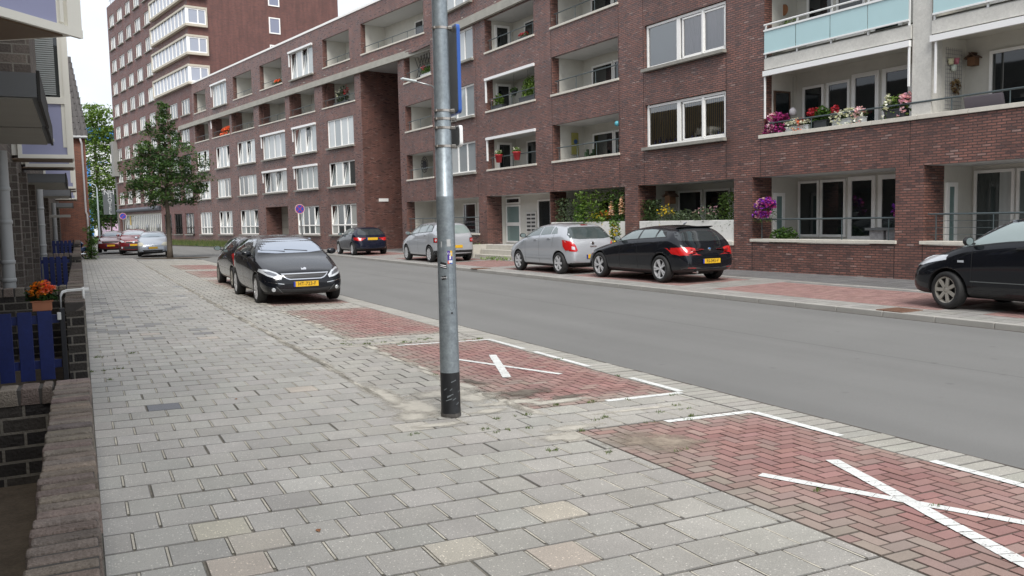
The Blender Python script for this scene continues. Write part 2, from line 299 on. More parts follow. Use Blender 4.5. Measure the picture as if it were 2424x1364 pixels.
# road: straight, then bending left beyond the side street
rz_ = -C_*5.75
g = MB(); g.face([(5.75, -12, rz_), (12.2, -12, rz_), (12.2, 48, rz_), (5.75, 48, rz_)])
g.face([(-14, 48, rz_), (12.2, 48, rz_), (11.35, 64.2, rz_), (10.15, 72.4, rz_), (8.05, 88.2, rz_), (4.3, 108, rz_), (-6, 150, rz_), (-30, 150, rz_), (-14, 66, rz_)])
g.face([(-30, 150, rz_), (-6, 150, rz_), (-60, 330, rz_), (-110, 330, rz_)])
struct(g.build('road', ASPH))
def tilef(mb, x0, x1, y0, y1, col, dz=.006, gap=.0035, bev=.0055, jit=1.0, zf=zg):
    a, b_, c, d = x0+gap, x1-gap, y0+gap, y1-gap
    if b_-a < .02 or d-c < .02: return
    tz = rnd.uniform(-.0015, .002)*jit; tx = rnd.uniform(-.006, .006)*jit; ty = rnd.uniform(-.006, .006)*jit
    def P(x, y, lo): return (x, y, zf(x)+(dz-.005 if lo else dz+tz+(x-a)*tx+(y-c)*ty))
    i = len(mb.v); e = bev
    mb.v += [P(a, c, 1), P(b_, c, 1), P(b_, d, 1), P(a, d, 1), P(a+e, c+e, 0), P(b_-e, c+e, 0), P(b_-e, d-e, 0), P(a+e, d-e, 0)]
    for k_, q in enumerate(((4, 5, 6, 7), (0, 1, 5, 4), (1, 2, 6, 5), (2, 3, 7, 6), (3, 0, 4, 7))):
        mb.f.append(tuple(i+j for j in q)); mb.mi.append(0); mb.col.append(col if k_ == 0 else tuple(c*.42 for c in col))      # chamfers coloured darker than the tops, so joint lines show
def tcol(base, v=.1, tint=.012):
    k = 1+rnd.uniform(-v, v); return tuple(max(.01, c*k+rnd.uniform(-tint, tint)*c) for c in base)
GREY = (.368, .352, .318); GREYD = (.17, .17, .165); GREYW = (.43, .415, .375); BEIGE = (.44, .39, .33); BLUEG = (.20, .215, .23)
sheet('paving_bed', -.25, 2.55, -6, 51, mat('joint_grit', (.20, .185, .155), .95, var=.5, vscale=2.2, var2=(.4, 50), spec=.1), 0)
jmb = MB()
sheet('paving_bed', 2.55, 5.75, -6, 48, mat('joint_mid', (.115, .105, .09), .95, var=.5, vscale=2, var2=(.4, 60), spec=.1), 0)
BAYS = [(-5.0, 5.88), (6.81, 11.58), (12.51, 17.29), (18.51, 22.99), (24.21, 28.99), (30.21, 34.99), (36.21, 40.99)]
sp_ = {(.72, 4.86), (.46, 4.92), (1.53, 4.68), (1.83, 4.65), (2.29, 4.33), (1.52, 3.97), (.5, 4.3), (2.43, 5.3), (.62, 5.84), (2.2, 3.7), (.75, 4.55)}
mb = MB(); row = 0; y = -1.0
while y < 51.2:
    off = (row % 2)*.15; x = 0.012-.15*(row % 2); x0 = .012
    XM = 2.566 if y > 7.25 else (3.55 if any(p-.02 < y+.15 < q+.02 for p, q in BAYS) else 5.325)
    while x < XM-.03:
        a, b_ = max(x, .012), min(x+.3, XM)
        cxy = ((a+b_)/2, y+.15); c = tcol(GREY, .09)
        if rnd.random() < .035: c = tcol(GREYW, .1)
        if rnd.random() < .005: c = tcol(BEIGE, .1)
        if y > 9 and rnd.random() < .006: c = tcol(BLUEG, .1)
        if 13 < y < 24 and x < 1.7 and rnd.random() < .13: c = tcol((.22, .215, .205), .1)
        if min((cxy[0]-q[0])**2+(cxy[1]-q[1])**2 for q in sp_) < .022: c = tcol(BEIGE, .08, .05)
        if (abs(cxy[0]-2.5) < .16 and abs(cxy[1]-6.5) < .15) or (abs(cxy[0]-3.36) < .16 and abs(cxy[1]-5.6) < .15): c = (.47, .44, .38)
        if abs(cxy[0]-.6) < .16 and abs(cxy[1]-8.41) < .15: c = (.13, .135, .15)
        tilef(mb, a, b_, y, y+.3, c, gap=.0055)
        if y < 26 and x > .1 and rnd.random() < .9: e_ = rnd.uniform(0, .05); jmb.face([(a-.0058, y+e_, zg(a)+.0056), (a+.0058, y+e_, zg(a)+.0056), (a+.0058, y+.3-rnd.uniform(0, .04), zg(a)+.0056), (a-.0058, y+.3-.02, zg(a)+.0056)])
        x += .3
    y += .3; row += 1
struct(mb.build('pavement', TILE)); struct(jmb.build('joint_sand', JOINT))
# strip between the pavement and the bays, the dividers and the gutter course
BAYS = [(-5.0, 5.88), (6.81, 11.58), (12.51, 17.29), (18.51, 22.99), (24.21, 28.99), (30.21, 34.99), (36.21, 40.99)]
XI, XO = 3.55, 5.33
mb = MB(); y = -5.2; row = 0
while y < 47:
    x = 2.572-.15*((row+1) % 2)
    while x < XO+.001:
        a, b_ = max(x, 2.572), min(x+.3, XO)
        inb = any(p-.02 < y+.15 < q+.02 for p, q in BAYS)
        if inb and b_ > XI: b_ = XI
        if b_-a > .03 and y > 7.2: tilef(mb, a, b_, y, y+.3, tcol((.355, .338, .298), .09) if rnd.random() > .03 else tcol(GREYW, .1), gap=.0055)
        x += .3
    # gutter course of long slabs laid across
    tilef(mb, XO+.005, 5.745, y, y+.15, tcol((.37, .355, .315), .08), gap=.005); tilef(mb, XO+.005, 5.745, y+.15, y+.3, tcol((.37, .355, .315), .08), gap=.005)
    y += .3; row += 1
struct(mb.build('parking_strip', TILE))
struct(MB().box(5.752, 5.768, -6, 47, rz_-.02, rz_+.004).build('gutter_joint', JOIND))
def herring(mb, x0, x1, y0, y1, w_=.1, cols=((.285, .158, .142), (.262, .143, .13), (.30, .172, .155), (.28, .163, .148)), jit=1, zf=zg):
    nx = int((x1-x0)/w_)+3; ny = int((y1-y0)/w_)+3
    for i in range(-2, nx):
        for j in range(-2, ny):
            k = (i-j) % 4
            if k == 0: r_ = (x0+i*w_, x0+(i+2)*w_, y0+j*w_, y0+(j+1)*w_)
            elif k == 3: r_ = (x0+i*w_, x0+(i+1)*w_, y0+j*w_, y0+(j+2)*w_)
            else: continue
            a, b_, c, d = max(r_[0], x0), min(r_[1], x1), max(r_[2], y0), min(r_[3], y1)
            if b_-a < .03 or d-c < .03: continue
            cc = Vector(rnd.choice(cols)); ex = min((a-x0), 9)/.55; ey = min(c-y0+.05, y1-d+.05)/.55; dust = max(0, 1-min(ex, ey, (x1-b_+.3)/.5))*rnd.uniform(.35, 1.0)+(.35 if rnd.random() < .06 else 0)
            dust = min(.9, dust+.25*max(0, math.sin(a*3.1+c*1.7)*math.sin(c*2.3-a)))
            cc = cc.lerp(Vector((.30, .265, .225)), dust)
            tilef(mb, a, b_, c, d, tcol(tuple(cc), .1, .02), gap=.0045, bev=.003, jit=jit, zf=zf)
mb = MB()
for k, (p, q) in enumerate(BAYS):
    if k < 4: herring(mb, XI+.005, XO-.005, max(p, 1.2) if k == 0 else p, q)
    else: herring(mb, XI+.005, XO-.005, p, q, w_=.2)
struct(mb.build('parking_bay', REDB))
# corner of the pavement at the side street
g = MB(); g.face([(-1.2, 51, zg(0)-.004), (0, 51, 0-.004), (2.3, 50.8, zg(2.3)), (4.2, 50.3, zg(4.2)), (5.4, 48.2, zg(5.4)), (5.75, 46.5, zg(5.7)), (5.75, 40, zg(5.7)+.002), (2.55, 48, zg(2.5)+.002), (0, 50.5, .002)])
struct(g.build('pavement_corner', mat('paving_plain', (.30, .295, .28), .85, var=.12, vscale=1.5, var2=(.15, 20))))
g = MB(); pts = []
for k in range(28):
    a = 2*math.pi*k/28; pts.append((4.6+1.9*math.cos(a)*(1+rnd.uniform(-.1, .1)), 50.4+.9*math.sin(a)*(1+rnd.uniform(-.12, .12))))
g.face([(x, y, zg(min(x, 5.7))+.03) for x, y in pts]); struct(g.build('soil_patch', mat('soil', (.11, .085, .06), .95, var=.35, vscale=8, var2=(.3, 60), bump=.8)), 'structure')
# white lines and crosses in the bays, painted on the clinkers
def strip(mb, p, q, w_, z=.0105):
    p, q = Vector(p), Vector(q); d = (q-p).normalized(); n_ = Vector((-d.y, d.x)); L_ = (q-p).length; k = 0; t = 0
    while t < L_-.01:
        e = min(t+.105, L_); jl, jr = rnd.uniform(-.003, .003), rnd.uniform(-.003, .003)
        g_ = .0012 if rnd.random() < .75 else .004
        A = [p+d*(t+g_)+n_*(w_/2+jl), p+d*(e-g_)+n_*(w_/2+jr), p+d*(e-g_)-n_*(w_/2+jl), p+d*(t+g_)-n_*(w_/2-jr)]
        mb.face([(a.x, a.y, zg(a.x)+z) for a in A][::-1]); t = e
mb = MB()
strip(mb, (4.42, 5.83), (5.38, 5.80), .085); strip(mb, (5.37, 5.76), (5.37, 4.78), .085); strip(mb, (5.37, 3.96), (5.37, 2.2), .085)
strip(mb, (3.95, 11.42), (5.42, 11.42), .08); strip(mb, (5.40, 11.38), (5.40, 10.3), .08); strip(mb, (5.40, 10.0), (5.40, 8.6), .08); strip(mb, (5.40, 7.75), (5.40, 6.86), .085); strip(mb, (5.36, 6.80), (4.45, 6.80), .085)
struct(mb.build('bay_line', PAINTW))
mb = MB(); strip(mb, (4.02, 4.26), (4.80, 2.62), .085, .0112); strip(mb, (4.74, 4.30), (4.08, 2.45), .1, .0124); struct(mb.build('bay_cross', PAINTW))
mb = MB(); strip(mb, (4.19, 9.85), (4.82, 8.30), .08, .0112); strip(mb, (4.76, 9.98), (4.17, 8.38), .1, .0124); struct(mb.build('bay_cross', PAINTW))
# sand in the joints and round the pole
SAND = mat('sand', (.50, .455, .37), .95, var=.18, vscale=7, var2=(.16, 90), spec=.1)
def ragged(name, base, sc1=9, thr=.5, v=.18):
    m = mat(name, base, .95, var=v, vscale=7, var2=(.16, 90), spec=.1); n = m.node_tree; bb = n.nodes['Principled BSDF']; t = n.nodes.new('ShaderNodeTexCoord'); a = n.nodes.new('ShaderNodeAttribute'); a.attribute_name = 'Fall'
    z = n.nodes.new('ShaderNodeTexNoise'); z.inputs['Scale'].default_value = sc1; z.inputs['Detail'].default_value = 8; z.inputs['Roughness'].default_value = .7; n.links.new(t.outputs['Object'], z.inputs['Vector'])
    ad = n.nodes.new('ShaderNodeMath'); ad.operation = 'MULTIPLY_ADD'; ad.inputs[1].default_value = .75; n.links.new(a.outputs['Fac'], ad.inputs[0]); n.links.new(z.outputs[0], ad.inputs[2])
    mr = n.nodes.new('ShaderNodeMapRange'); mr.inputs[1].default_value = .42+thr*.4; mr.inputs[2].default_value = .78+thr*.4; n.links.new(ad.outputs[0], mr.inputs[0]); n.links.new(mr.outputs[0], bb.inputs['Alpha']); return m
class Blobs:
    def __init__(s): s.v = []; s.f = []; s.a = []
def blob(mb, cx, cy, rx, ry, z=.0095, n=26, rough=.28, seed=0):
    r_ = random.Random(seed); ph = [r_.uniform(0, 6.28) for _ in range(5)]; i = len(mb.v); mb.v.append((cx, cy, zg(cx)+z)); mb.a.append(1)
    for k in range(n):
        a = 2*math.pi*k/n; m_ = 1.35+rough*(.5*math.sin(2*a+ph[0])+.35*math.sin(3*a+ph[1])+.3*math.sin(5*a+ph[2]))
        x, y = cx+rx*m_*math.cos(a), cy+ry*m_*math.sin(a); mb.v.append((x, y, zg(x)+z)); mb.a.append(0)
    for k in range(n): mb.f.append((i, i+1+k, i+1+(k+1) % n))
def bbuild(mb, name, m):
    me = bpy.data.meshes.new(name); me.from_pydata(mb.v, [], mb.f); me.materials.append(m); at = me.color_attributes.new('Fall', 'FLOAT_COLOR', 'POINT')
    at.data.foreach_set('color', [c for a in mb.a for c in (a, a, a, 1)]); o = bpy.data.objects.new(name, me); COL.objects.link(o); return o
SAND2 = ragged('sand_ragged', (.45, .425, .37), thr=.64); mb = Blobs()
for (x_, y_, rx_, ry_) in ((2.62, 8.0, .16, .75), (2.72, 7.35, .30, .42), (2.55, 7.0, .22, .22), (3.18, 7.85, .42, .30), (3.42, 7.55, .34, .26), (3.62, 7.15, .35, .14), (4.0, 7.0, .4, .12), (2.62, 6.6, .28, .09), (3.25, 6.9, .25, .10), (3.36, 5.75, .28, .14), (3.6, 6.0, .35, .10), (3.2, 11.6, .7, .08), (4.0, 11.75, .9, .09), (3.8, 12.35, .8, .10), (4.5, 6.35, .6, .05)):
    blob(mb, x_, y_, rx_, ry_, seed=int(x_*100+y_*7), z=.0092+.0003*len(mb.a) % .001)
y = 8.2
while y < 41:
    blob(mb, 2.57+rnd.uniform(-.03, .03), y, rnd.uniform(.035, .085), rnd.uniform(.25, .6), seed=int(y*50), z=.0098, n=14, rough=.4); y += rnd.uniform(.25, .6)
for (q0, q1) in BAYS[1:5]:
    y = q0
    while y < q1: blob(mb, 3.55+rnd.uniform(-.05, .05), y, rnd.uniform(.05, .12), rnd.uniform(.2, .4), seed=int(y*31), n=14, z=.0102); y += rnd.uniform(.3, .6)
struct(bbuild(mb, 'sand', SAND2), 'structure')
mb = Blobs(); blob(mb, 3.9, 7.5, .45, .28, seed=31, z=.0135, rough=.5); blob(mb, 4.25, 7.15, .3, .13, seed=32, z=.0139, rough=.6); blob(mb, 3.72, 8.3, .14, .3, seed=33, z=.0141, rough=.6)
struct(bbuild(mb, 'dirt_stain', ragged('damp_dirt', (.15, .13, .11), 7, .95, .3)))
mb = Blobs(); blob(mb, 3.95, 5.3, .55, .45, seed=34, z=.0135)
struct(bbuild(mb, 'dirt_stain', ragged('dusty_dirt', (.30, .25, .20), 5, 1.0, .3)))
struct(MB().box(12.165, 12.199, -12, 41, rz_-.02, rz_+.005).build('kerb_joint', JOIND))
# far kerb, far parking bays, far pavement
KP = [(12.2, -12), (12.2, 41), (12.05, 52), (11.35, 64.2), (10.15, 72.4), (8.05, 88.2), (4.3, 108), (-6, 150)]
KERB = mat('kerb_stone', (.33, .32, .295), .85, var=.12, vscale=1.5, var2=(.25, 90), bump=.4, bscale=100)
g = MB()
for (p, q) in zip(KP, KP[1:]):
    n = max(1, int(math.hypot(q[0]-p[0], q[1]-p[1])/1.0)); 
    for i in range(n):
        a = Vector(p).lerp(Vector(q), i/n+.004/n); b_ = Vector(p).lerp(Vector(q), (i+1)/n-.004/n); d = (b_-a).normalized(); n2 = Vector((d.y, -d.x))
        c_ = (a+b_)/2+n2*.07; g.obox((c_.x, c_.y, (rz_-.05-.050)/2), (d.x*(b_-a).length/2, d.y*(b_-a).length/2, 0), (n2.x*.07, n2.y*.07, 0), (0, 0, (-.050-rz_+.05)/2))
struct(g.build('kerb', KERB, bevel=.012))
g = MB(); g.face([(12.335, -12, -.060), (17.9, -12, zg(17.9)), (17.9, 60, zg(17.9)), (12.335, 41, -.060)])
g.face([(12.335, 41, -.060), (17.9, 60, zg(17.9)), (22, 60, .0), (22, 64, 0), (11.5, 64.3, -.06), (12.19, 52, -.06)]); g.face([(11.5, 64.3, -.0602), (22, 64, 0), (5, 130, 0), (-5.85, 150, -.06), (4.44, 108, -.06), (8.2, 88.2, -.06), (10.3, 72.4, -.06)])
struct(g.build('pavement_far', mat('paving_far', (.20, .195, .185), .85, var=.15, vscale=1.2, var2=(.15, 25))))
mb = MB(); y = -6.
FB = [(2.0, 8.6), (9.5, 15.2), (16.4, 21.6), (22.3, 26.2), (27.2, 31.4), (32.2, 37.5), (41.2, 48)]
row = 0
while y < 50:
    x = 12.345
    while x < 17.4:
        b_ = x+.3; a = x; wcol = (.31, .30, .28) if x < 15.6 else (.15, .15, .15)
        inb = any(p < y+.15 < q for p, q in FB)
        if not (inb and 12.9 < x < 15.05): tilef(mb, a, b_, y, y+.3, tcol(wcol, .1), gap=.004, jit=.6)
        x += .3
    y += .3; row += 1
struct(mb.build('parking_strip_far', TILE))
mb = MB()
for p, q in FB:
    y = p
    while y < q:
        for i in range(11): tilef(mb, 12.95+i*.2, 13.15+i*.2, y, y+.1, tcol((.30, .185, .168), .14, .02), gap=.003, jit=.6)
        y += .1
struct(mb.build('parking_bay_far', REDB))
gr = thing('drain_grate', 'rusty iron drain grate let into the far kerb in front of the black car', 'drain', (12.55, 9.9, -.049), 0)
b = MB(); b.box(-.32, .22, -.26, -.22, 0, .015); b.box(-.32, .22, .22, .26, 0, .015); b.box(-.32, -.28, -.22, .22, 0, .015); b.box(.18, .22, -.22, .22, 0, .015)
for k in range(7): b.box(-.28, .18, -.19+k*.062, -.168+k*.062, .0, .012)
b.build('grate', mat('rusty_iron', (.16, .085, .055), .8, var=.3, vscale=20), gr); MB().box(-.28, .18, -.22, .22, -.006, .001).build('pit', mat('pit_black', (.01, .01, .01), .9), gr)
gr2 = dup(gr); gr2.location = (12.5, 26.9, -.05); gr2['label'] = 'drain cover in the far kerb beyond the galvanised pole'; gr2['category'] = 'drain'
# ================================================================ buildings
def frame_root(name, label, cat, p0, az):
    return thing(name, label, cat, (p0[0], p0[1], 0), math.pi/2-az)
# local frame: x = distance along the facade (away), y = outwards to the street, z = up
def wall_mesh(mb, s0, s1, z0, z1, ops, y=0, reveal=.12):
    S = sorted({s0, s1, *[min(max(v, s0), s1) for o in ops for v in o[:2]]}); Z = sorted({z0, z1, *[min(max(v, z0), z1) for o in ops for v in o[2:4]]})
    for a, b in zip(S, S[1:]):
        run = None
        for c, d in zip(Z, Z[1:]):
            ms, mz = (a+b)/2, (c+d)/2
            if any(o[0] < ms < o[1] and o[2] < mz < o[3] for o in ops):
                if run: mb.face([(a, y, run[0]), (a, y, run[1]), (b, y, run[1]), (b, y, run[0])][::-1]); run = None
            else: run = (run[0], d) if run else (c, d)
        if run: mb.face([(a, y, run[0]), (a, y, run[1]), (b, y, run[1]), (b, y, run[0])][::-1])
    for o in ops:
        a, b, c, d = o[:4]; r = o[4] if len(o) > 4 else reveal
        a_, b_, c_, d_ = max(a, s0), min(b, s1), max(c, z0), min(d, z1)
        if b_ <= a_ or d_ <= c_: continue
        if a >= s0: mb.face([(a, y, c_), (a, y-r, c_), (a, y-r, d_), (a, y, d_)])
        if b <= s1: mb.face([(b, y, c_), (b, y, d_), (b, y-r, d_), (b, y-r, c_)])
        if d <= z1: mb.face([(a_, y, d), (a_, y-r, d), (b_, y-r, d), (b_, y, d)])
        if c >= z0 and not (len(o) > 5 and o[5]): mb.face([(a_, y, c), (b_, y, c), (b_, y-r, c), (a_, y-r, c)])
def rframe(b, a, c, y0, y1, e, f, fw, lo=None, axis='y'):
    lo = lo or fw
    B = (lambda p, q, r, t: b.box(p, q, y0, y1, r, t)) if axis == 'y' else (lambda p, q, r, t: b.box(y0, y1, p, q, r, t))
    B(a, c, e, e+lo); B(a, c, f-fw, f); B(a, a+fw, e+lo, f-fw); B(c-fw, c, e+lo, f-fw)
WC = {}
def window(root, s0, s1, z0, z1, kind='w4', y=0, pane=None, sill=True, lab=None, setback=.1):
    """one window: frame, panes and sill as parts in its building's frame"""
    wd, h = round(s1-s0, 1), round(z1-z0, 1); key = (wd, h, kind, pane.name if pane else '', sill)
    if key not in WC:
        fw = .075; b = MB(); t0, t1 = -.03, .04
        b.box(0, wd, t0, t1, 0, fw); b.box(0, wd, t0, t1, h-fw, h); b.box(0, fw, t0, t1, fw, h-fw); b.box(wd-fw, wd, t0, t1, fw, h-fw)
        zb = fw
        if 'g' in kind:      # with a transom a third up
            zb = h*.32; b.box(fw, wd-fw, t0, t1, zb-.04, zb+.04)
        n = int(''.join(c for c in kind if c.isdigit()) or 1); TI = ((0, n-1) if 'T' in kind else (1, n-1)) if 't' in kind.lower() else ()
        for i in range(1, n):
            x = wd*i/n; m_ = .06 if (n % 2 == 0 and i == n//2) else .035
            b.box(x-m_, x+m_, t0, t1-.005, fw, h-fw)
        if TI:      # sashes tilted inward at the top
            for i in TI:
                x0, x1 = wd*i/n+.06, wd*(i+1)/n-.06
                b.tube([(x0, -.02, zb+.04), (x0, -.27, h-fw-.04), (x1, -.27, h-fw-.04), (x1, -.02, zb+.04)], .035, 4)
        if kind[0] == 'E':   # big pane, post, two sashes
            x = wd*.555
            b.box(x-.0, x+.16, t0, t1+.002, fw, h-fw)
        fr = b.mesh('frame', WHITE)
        pm = MB()
        if kind.startswith('x'): pass
        if not TI: pm.face([(fw*.5, 0, fw*.5), (fw*.5, 0, h-fw*.5), (wd-fw*.5, 0, h-fw*.5), (wd-fw*.5, 0, fw*.5)])
        else:
            for i in range(n):
                x0, x1 = max(fw*.5, wd*i/n), min(wd-fw*.5, wd*(i+1)/n)
                if i in TI:
                    if 'g' in kind: pm.face([(x0, 0, fw*.5), (x0, 0, zb), (x1, 0, zb), (x1, 0, fw*.5)])
                    pm.face([(x0+.05, -.005, zb), (x0+.05, -.265, h-fw), (x1-.05, -.265, h-fw), (x1-.05, -.005, zb)])
                else: pm.face([(x0, 0, fw*.5), (x0, 0, h-fw*.5), (x1, 0, h-fw*.5), (x1, 0, fw*.5)])
            pm.cur = 1; pm.face([(0, -.34, 0), (0, -.34, h), (wd, -.34, h), (wd, -.34, 0)]); pm.cur = 0  # dark sheet stands in for the unlit room behind tilted sashes
        pn = pm.mesh('pane', [pane or GW, GD])
        sm = None
        if sill: q = MB(); q.box(-.06, wd+.06, -.08, .16, -.1, -.005); sm = q.mesh('sill', SILLD)
        WC[key] = (fr, pn, sm)
    fr, pn, sm = WC[key]
    w_ = bpy.data.objects.new('window', fr); COL.objects.link(w_); w_.parent = root; w_.location = (s0, y-setback, z0)
    w_.scale = ((s1-s0)/wd, 1, (z1-z0)/h)
    p_ = link('pane', pn, w_)
    if sm: link('sill', sm, w_).location = (0, setback-.0, 0)
    return w_
def railing(root, s0, s1, z, y=-.12, h=.55, wires=0, mat_=None, n=None):
    b = MB(); b.tube([(s0+.05, y, z+h), (s1-.05, y, z+h)], .022, 8)
    n = n or max(2, int((s1-s0)/1.4)+1)
    for i in range(n): x = s0+.25+(s1-s0-.5)*i/(n-1); b.tube([(x, y, z-.01), (x, y, z+h)], .014, 6)
    for i in range(wires): b.tube([(s0+.02, y, z+h*(i+1)/(wires+1)), (s1-.02, y, z+h*(i+1)/(wires+1))], .006, 5)
    return b.build('railing', mat_ or RAIL, root)
def balcony(root, s0, s1, z0, z1, depth=1.5, fl=.45, br=.35, glaz=(), sidedoor=None, sdp=None, rail=True, wires=0, capc=None, rh=.5, wallm=None, cap=True, ceilm=None, side_dark=False, zt=None):
    """a recessed balcony: rendered walls, ceiling, floor; glazing spans (s0,s1,z0,z1,kind) on the back wall"""
    y = -depth; zf = z0-fl; b = MB(); zt = zt or z1
    b.face([(s0, y, zf), (s1, y, zf), (s1, y, zt), (s0, y, zt)])                       # back
    b.face([(s0, -br, zf), (s0, y, zf), (s0, y, zt), (s0, -br, zt)]); b.face([(s1, y, zf), (s1, -br, zf), (s1, -br, zt), (s1, y, zt)])
    b.face([(s0, -br, z0), (s0, -br, zf), (s1, -br, zf), (s1, -br, z0)])
    o = fixn(b.build('balcony', wallm or CREAM, root))
    c = MB(); c.face([(s0, -.1, zt-.004), (s1, -.1, zt-.004), (s1, y, zt-.004), (s0, y, zt-.004)]); c.build('ceiling', ceilm or CEIL, o); c = MB(); c.face([(s0, -.1, zf+.002), (s0, y, zf+.002), (s1, y, zf+.002), (s1, -.1, zf+.002)]); c.build('floor', ceilm or CEIL, o)
    if cap:
        q = MB(); n = max(1, round((s1-s0)/1.15))
        for i in range(n): q.box(s0-.06+(s1-s0+.12)*i/n+.003, s0-.06+(s1-s0+.12)*(i+1)/n-.003, -.38, .05, z0, z0+.08)
        q.build('sill', capc or SILLC, o, bevel=.006)
    if rail: railing(o, s0, s1, z0+.08, h=rh, wires=wires)
    for gl in glaz:
        a, c2, e, f, k = gl; b = MB(); pm = GD
        if 't' in k: pm = GT
        if 'c' in k: pm = GW
        fw = .07 if 'd' not in k else .12
        zlo = e
        rframe(b, a, c2, y+.001, y+.05, e, f, fw, .3 if 'd' in k else fw)
        w_ = b.build('door' if 'd' in k else 'window', WHITE, o)
        p = MB(); p.face([(a, y+.02, e), (a, y+.02, f), (c2, y+.02, f), (c2, y+.02, e)][::-1]); p.build('pane', pm, w_)
    if sidedoor:
        (d0, d1, e, f) = sidedoor; b = MB(); x = s1-.0
        rframe(b, -d1, -d0, x-.05, x-.001, e, f, .1, .15, 'x')
        w_ = b.build('door', WHITE, o); p = MB(); p.face([(x-.02, -d1, e), (x-.02, -d0, e), (x-.02, -d0, f), (x-.02, -d1, f)]); p.build('pane', sdp or GD, w_)
    return o

# ---------------------------------------------------------------- right wing
AZR, P0R = -.0527, (17.51, 13.49)
RW = frame_root('apartment_building', 'dark brick apartment block with balconies and white sills across the road', 'building', P0R, AZR)
A_, B_, CC, D_, E_ = (26.7, 30.08), (22.1, 24.95), (16.85, 20.95), (11.35, 15.58), (6.17, 9.9)
Z1, Z2, Z3, Z4 = (3.80, 5.27), (6.36, 7.86), (8.92, 10.42), (11.48, 13.0)
ops = []
for i, zz in enumerate((Z1, Z2, Z3)): ops.append((*A_, zz[0], zz[1]-(.08 if i < 2 else 0), .35, 1))
for zz in (Z1, Z2, Z3, Z4): ops.append((*B_, zz[0]+.02, zz[1], .13))
for zz in (Z1, Z2, Z3, Z4): ops.append((*CC, zz[0], zz[1], .35, 1)); ops.append((*D_, zz[0], zz[1], .35, 1))
for zz in (Z1, Z2, Z3, Z4): ops.append((*E_, zz[0]+.11, zz[1]+.05, .13))
ops += [(21.9, 30.3, .95, 2.70, .5, 1), (15.87, 21.15, .55, 2.70, .8, 1), (11.05, 15.87, .80, 2.70, .8, 1), (5.84, 10.32, .80, 2.70, .8, 1), (.52, 5.12, .84, 2.70, .8, 1), (-7.5, -.21, .84, 2.70, .8, 1)]
ops += [(-9, 4.68, 3.84, 8.2, .3, 1), (-9, 4.68, 8.2, 14, .3, 1)]
mb = MB(); wall_mesh(mb, -9, 25.3, -.3, 10.62, [o for o in ops if o[2] < 10.7]); wall_mesh(mb, 25.3, 30.95, -.3, 10.62, [o for o in ops if o[2] < 10.7]); wall_mesh(mb, -9, 25.3, 10.62, 16, ops)
mb.face([(30.95, 0, -.3), (30.95, -9, -.3), (30.95, -9, 10.62), (30.95, 0, 10.62)])
mb.build('wall', BR, RW)
# expansion joints
b = MB()
for s, a, c in ((9.98, 2.7, 16), (6.15, 2.7, 16), (11.31, 2.7, 16), (15.6, 2.7, 16), (4.8, 2.7, 3.8), (21.9, 2.7, 16), (.15, 2.7, 3.8), (5.84, -.1, .8), (5.12, -.1, .84), (.53, -.1, .8), (-.21, -.1, .8), (26.6, 2.7, 10.6)): b.box(s-.008, s+.008, -.002, .003, a, c)
b.build('expansion_joint', mat('joint_black', (.02, .018, .018), .9), RW)
b = MB(); b.box(-9, 25.3, .0, .16, 10.45, 10.72); b.box(-9, 25.3, .0, .10, 10.72, 10.84)
for k in range(9): b.tube([(-2+k*3.1, .1, 10.9), (-2+k*3.1, .2, 10.86)], .02, 6)
b.build('gutter_beam', CONC, RW)
for i, zz in enumerate((Z1, Z2, Z3)):
    balcony(RW, *A_, zz[0], zz[1]-(.08 if i < 2 else 0), glaz=[(27.2, 28.6, zz[0]-.2, zz[1]-.3, 'w')])
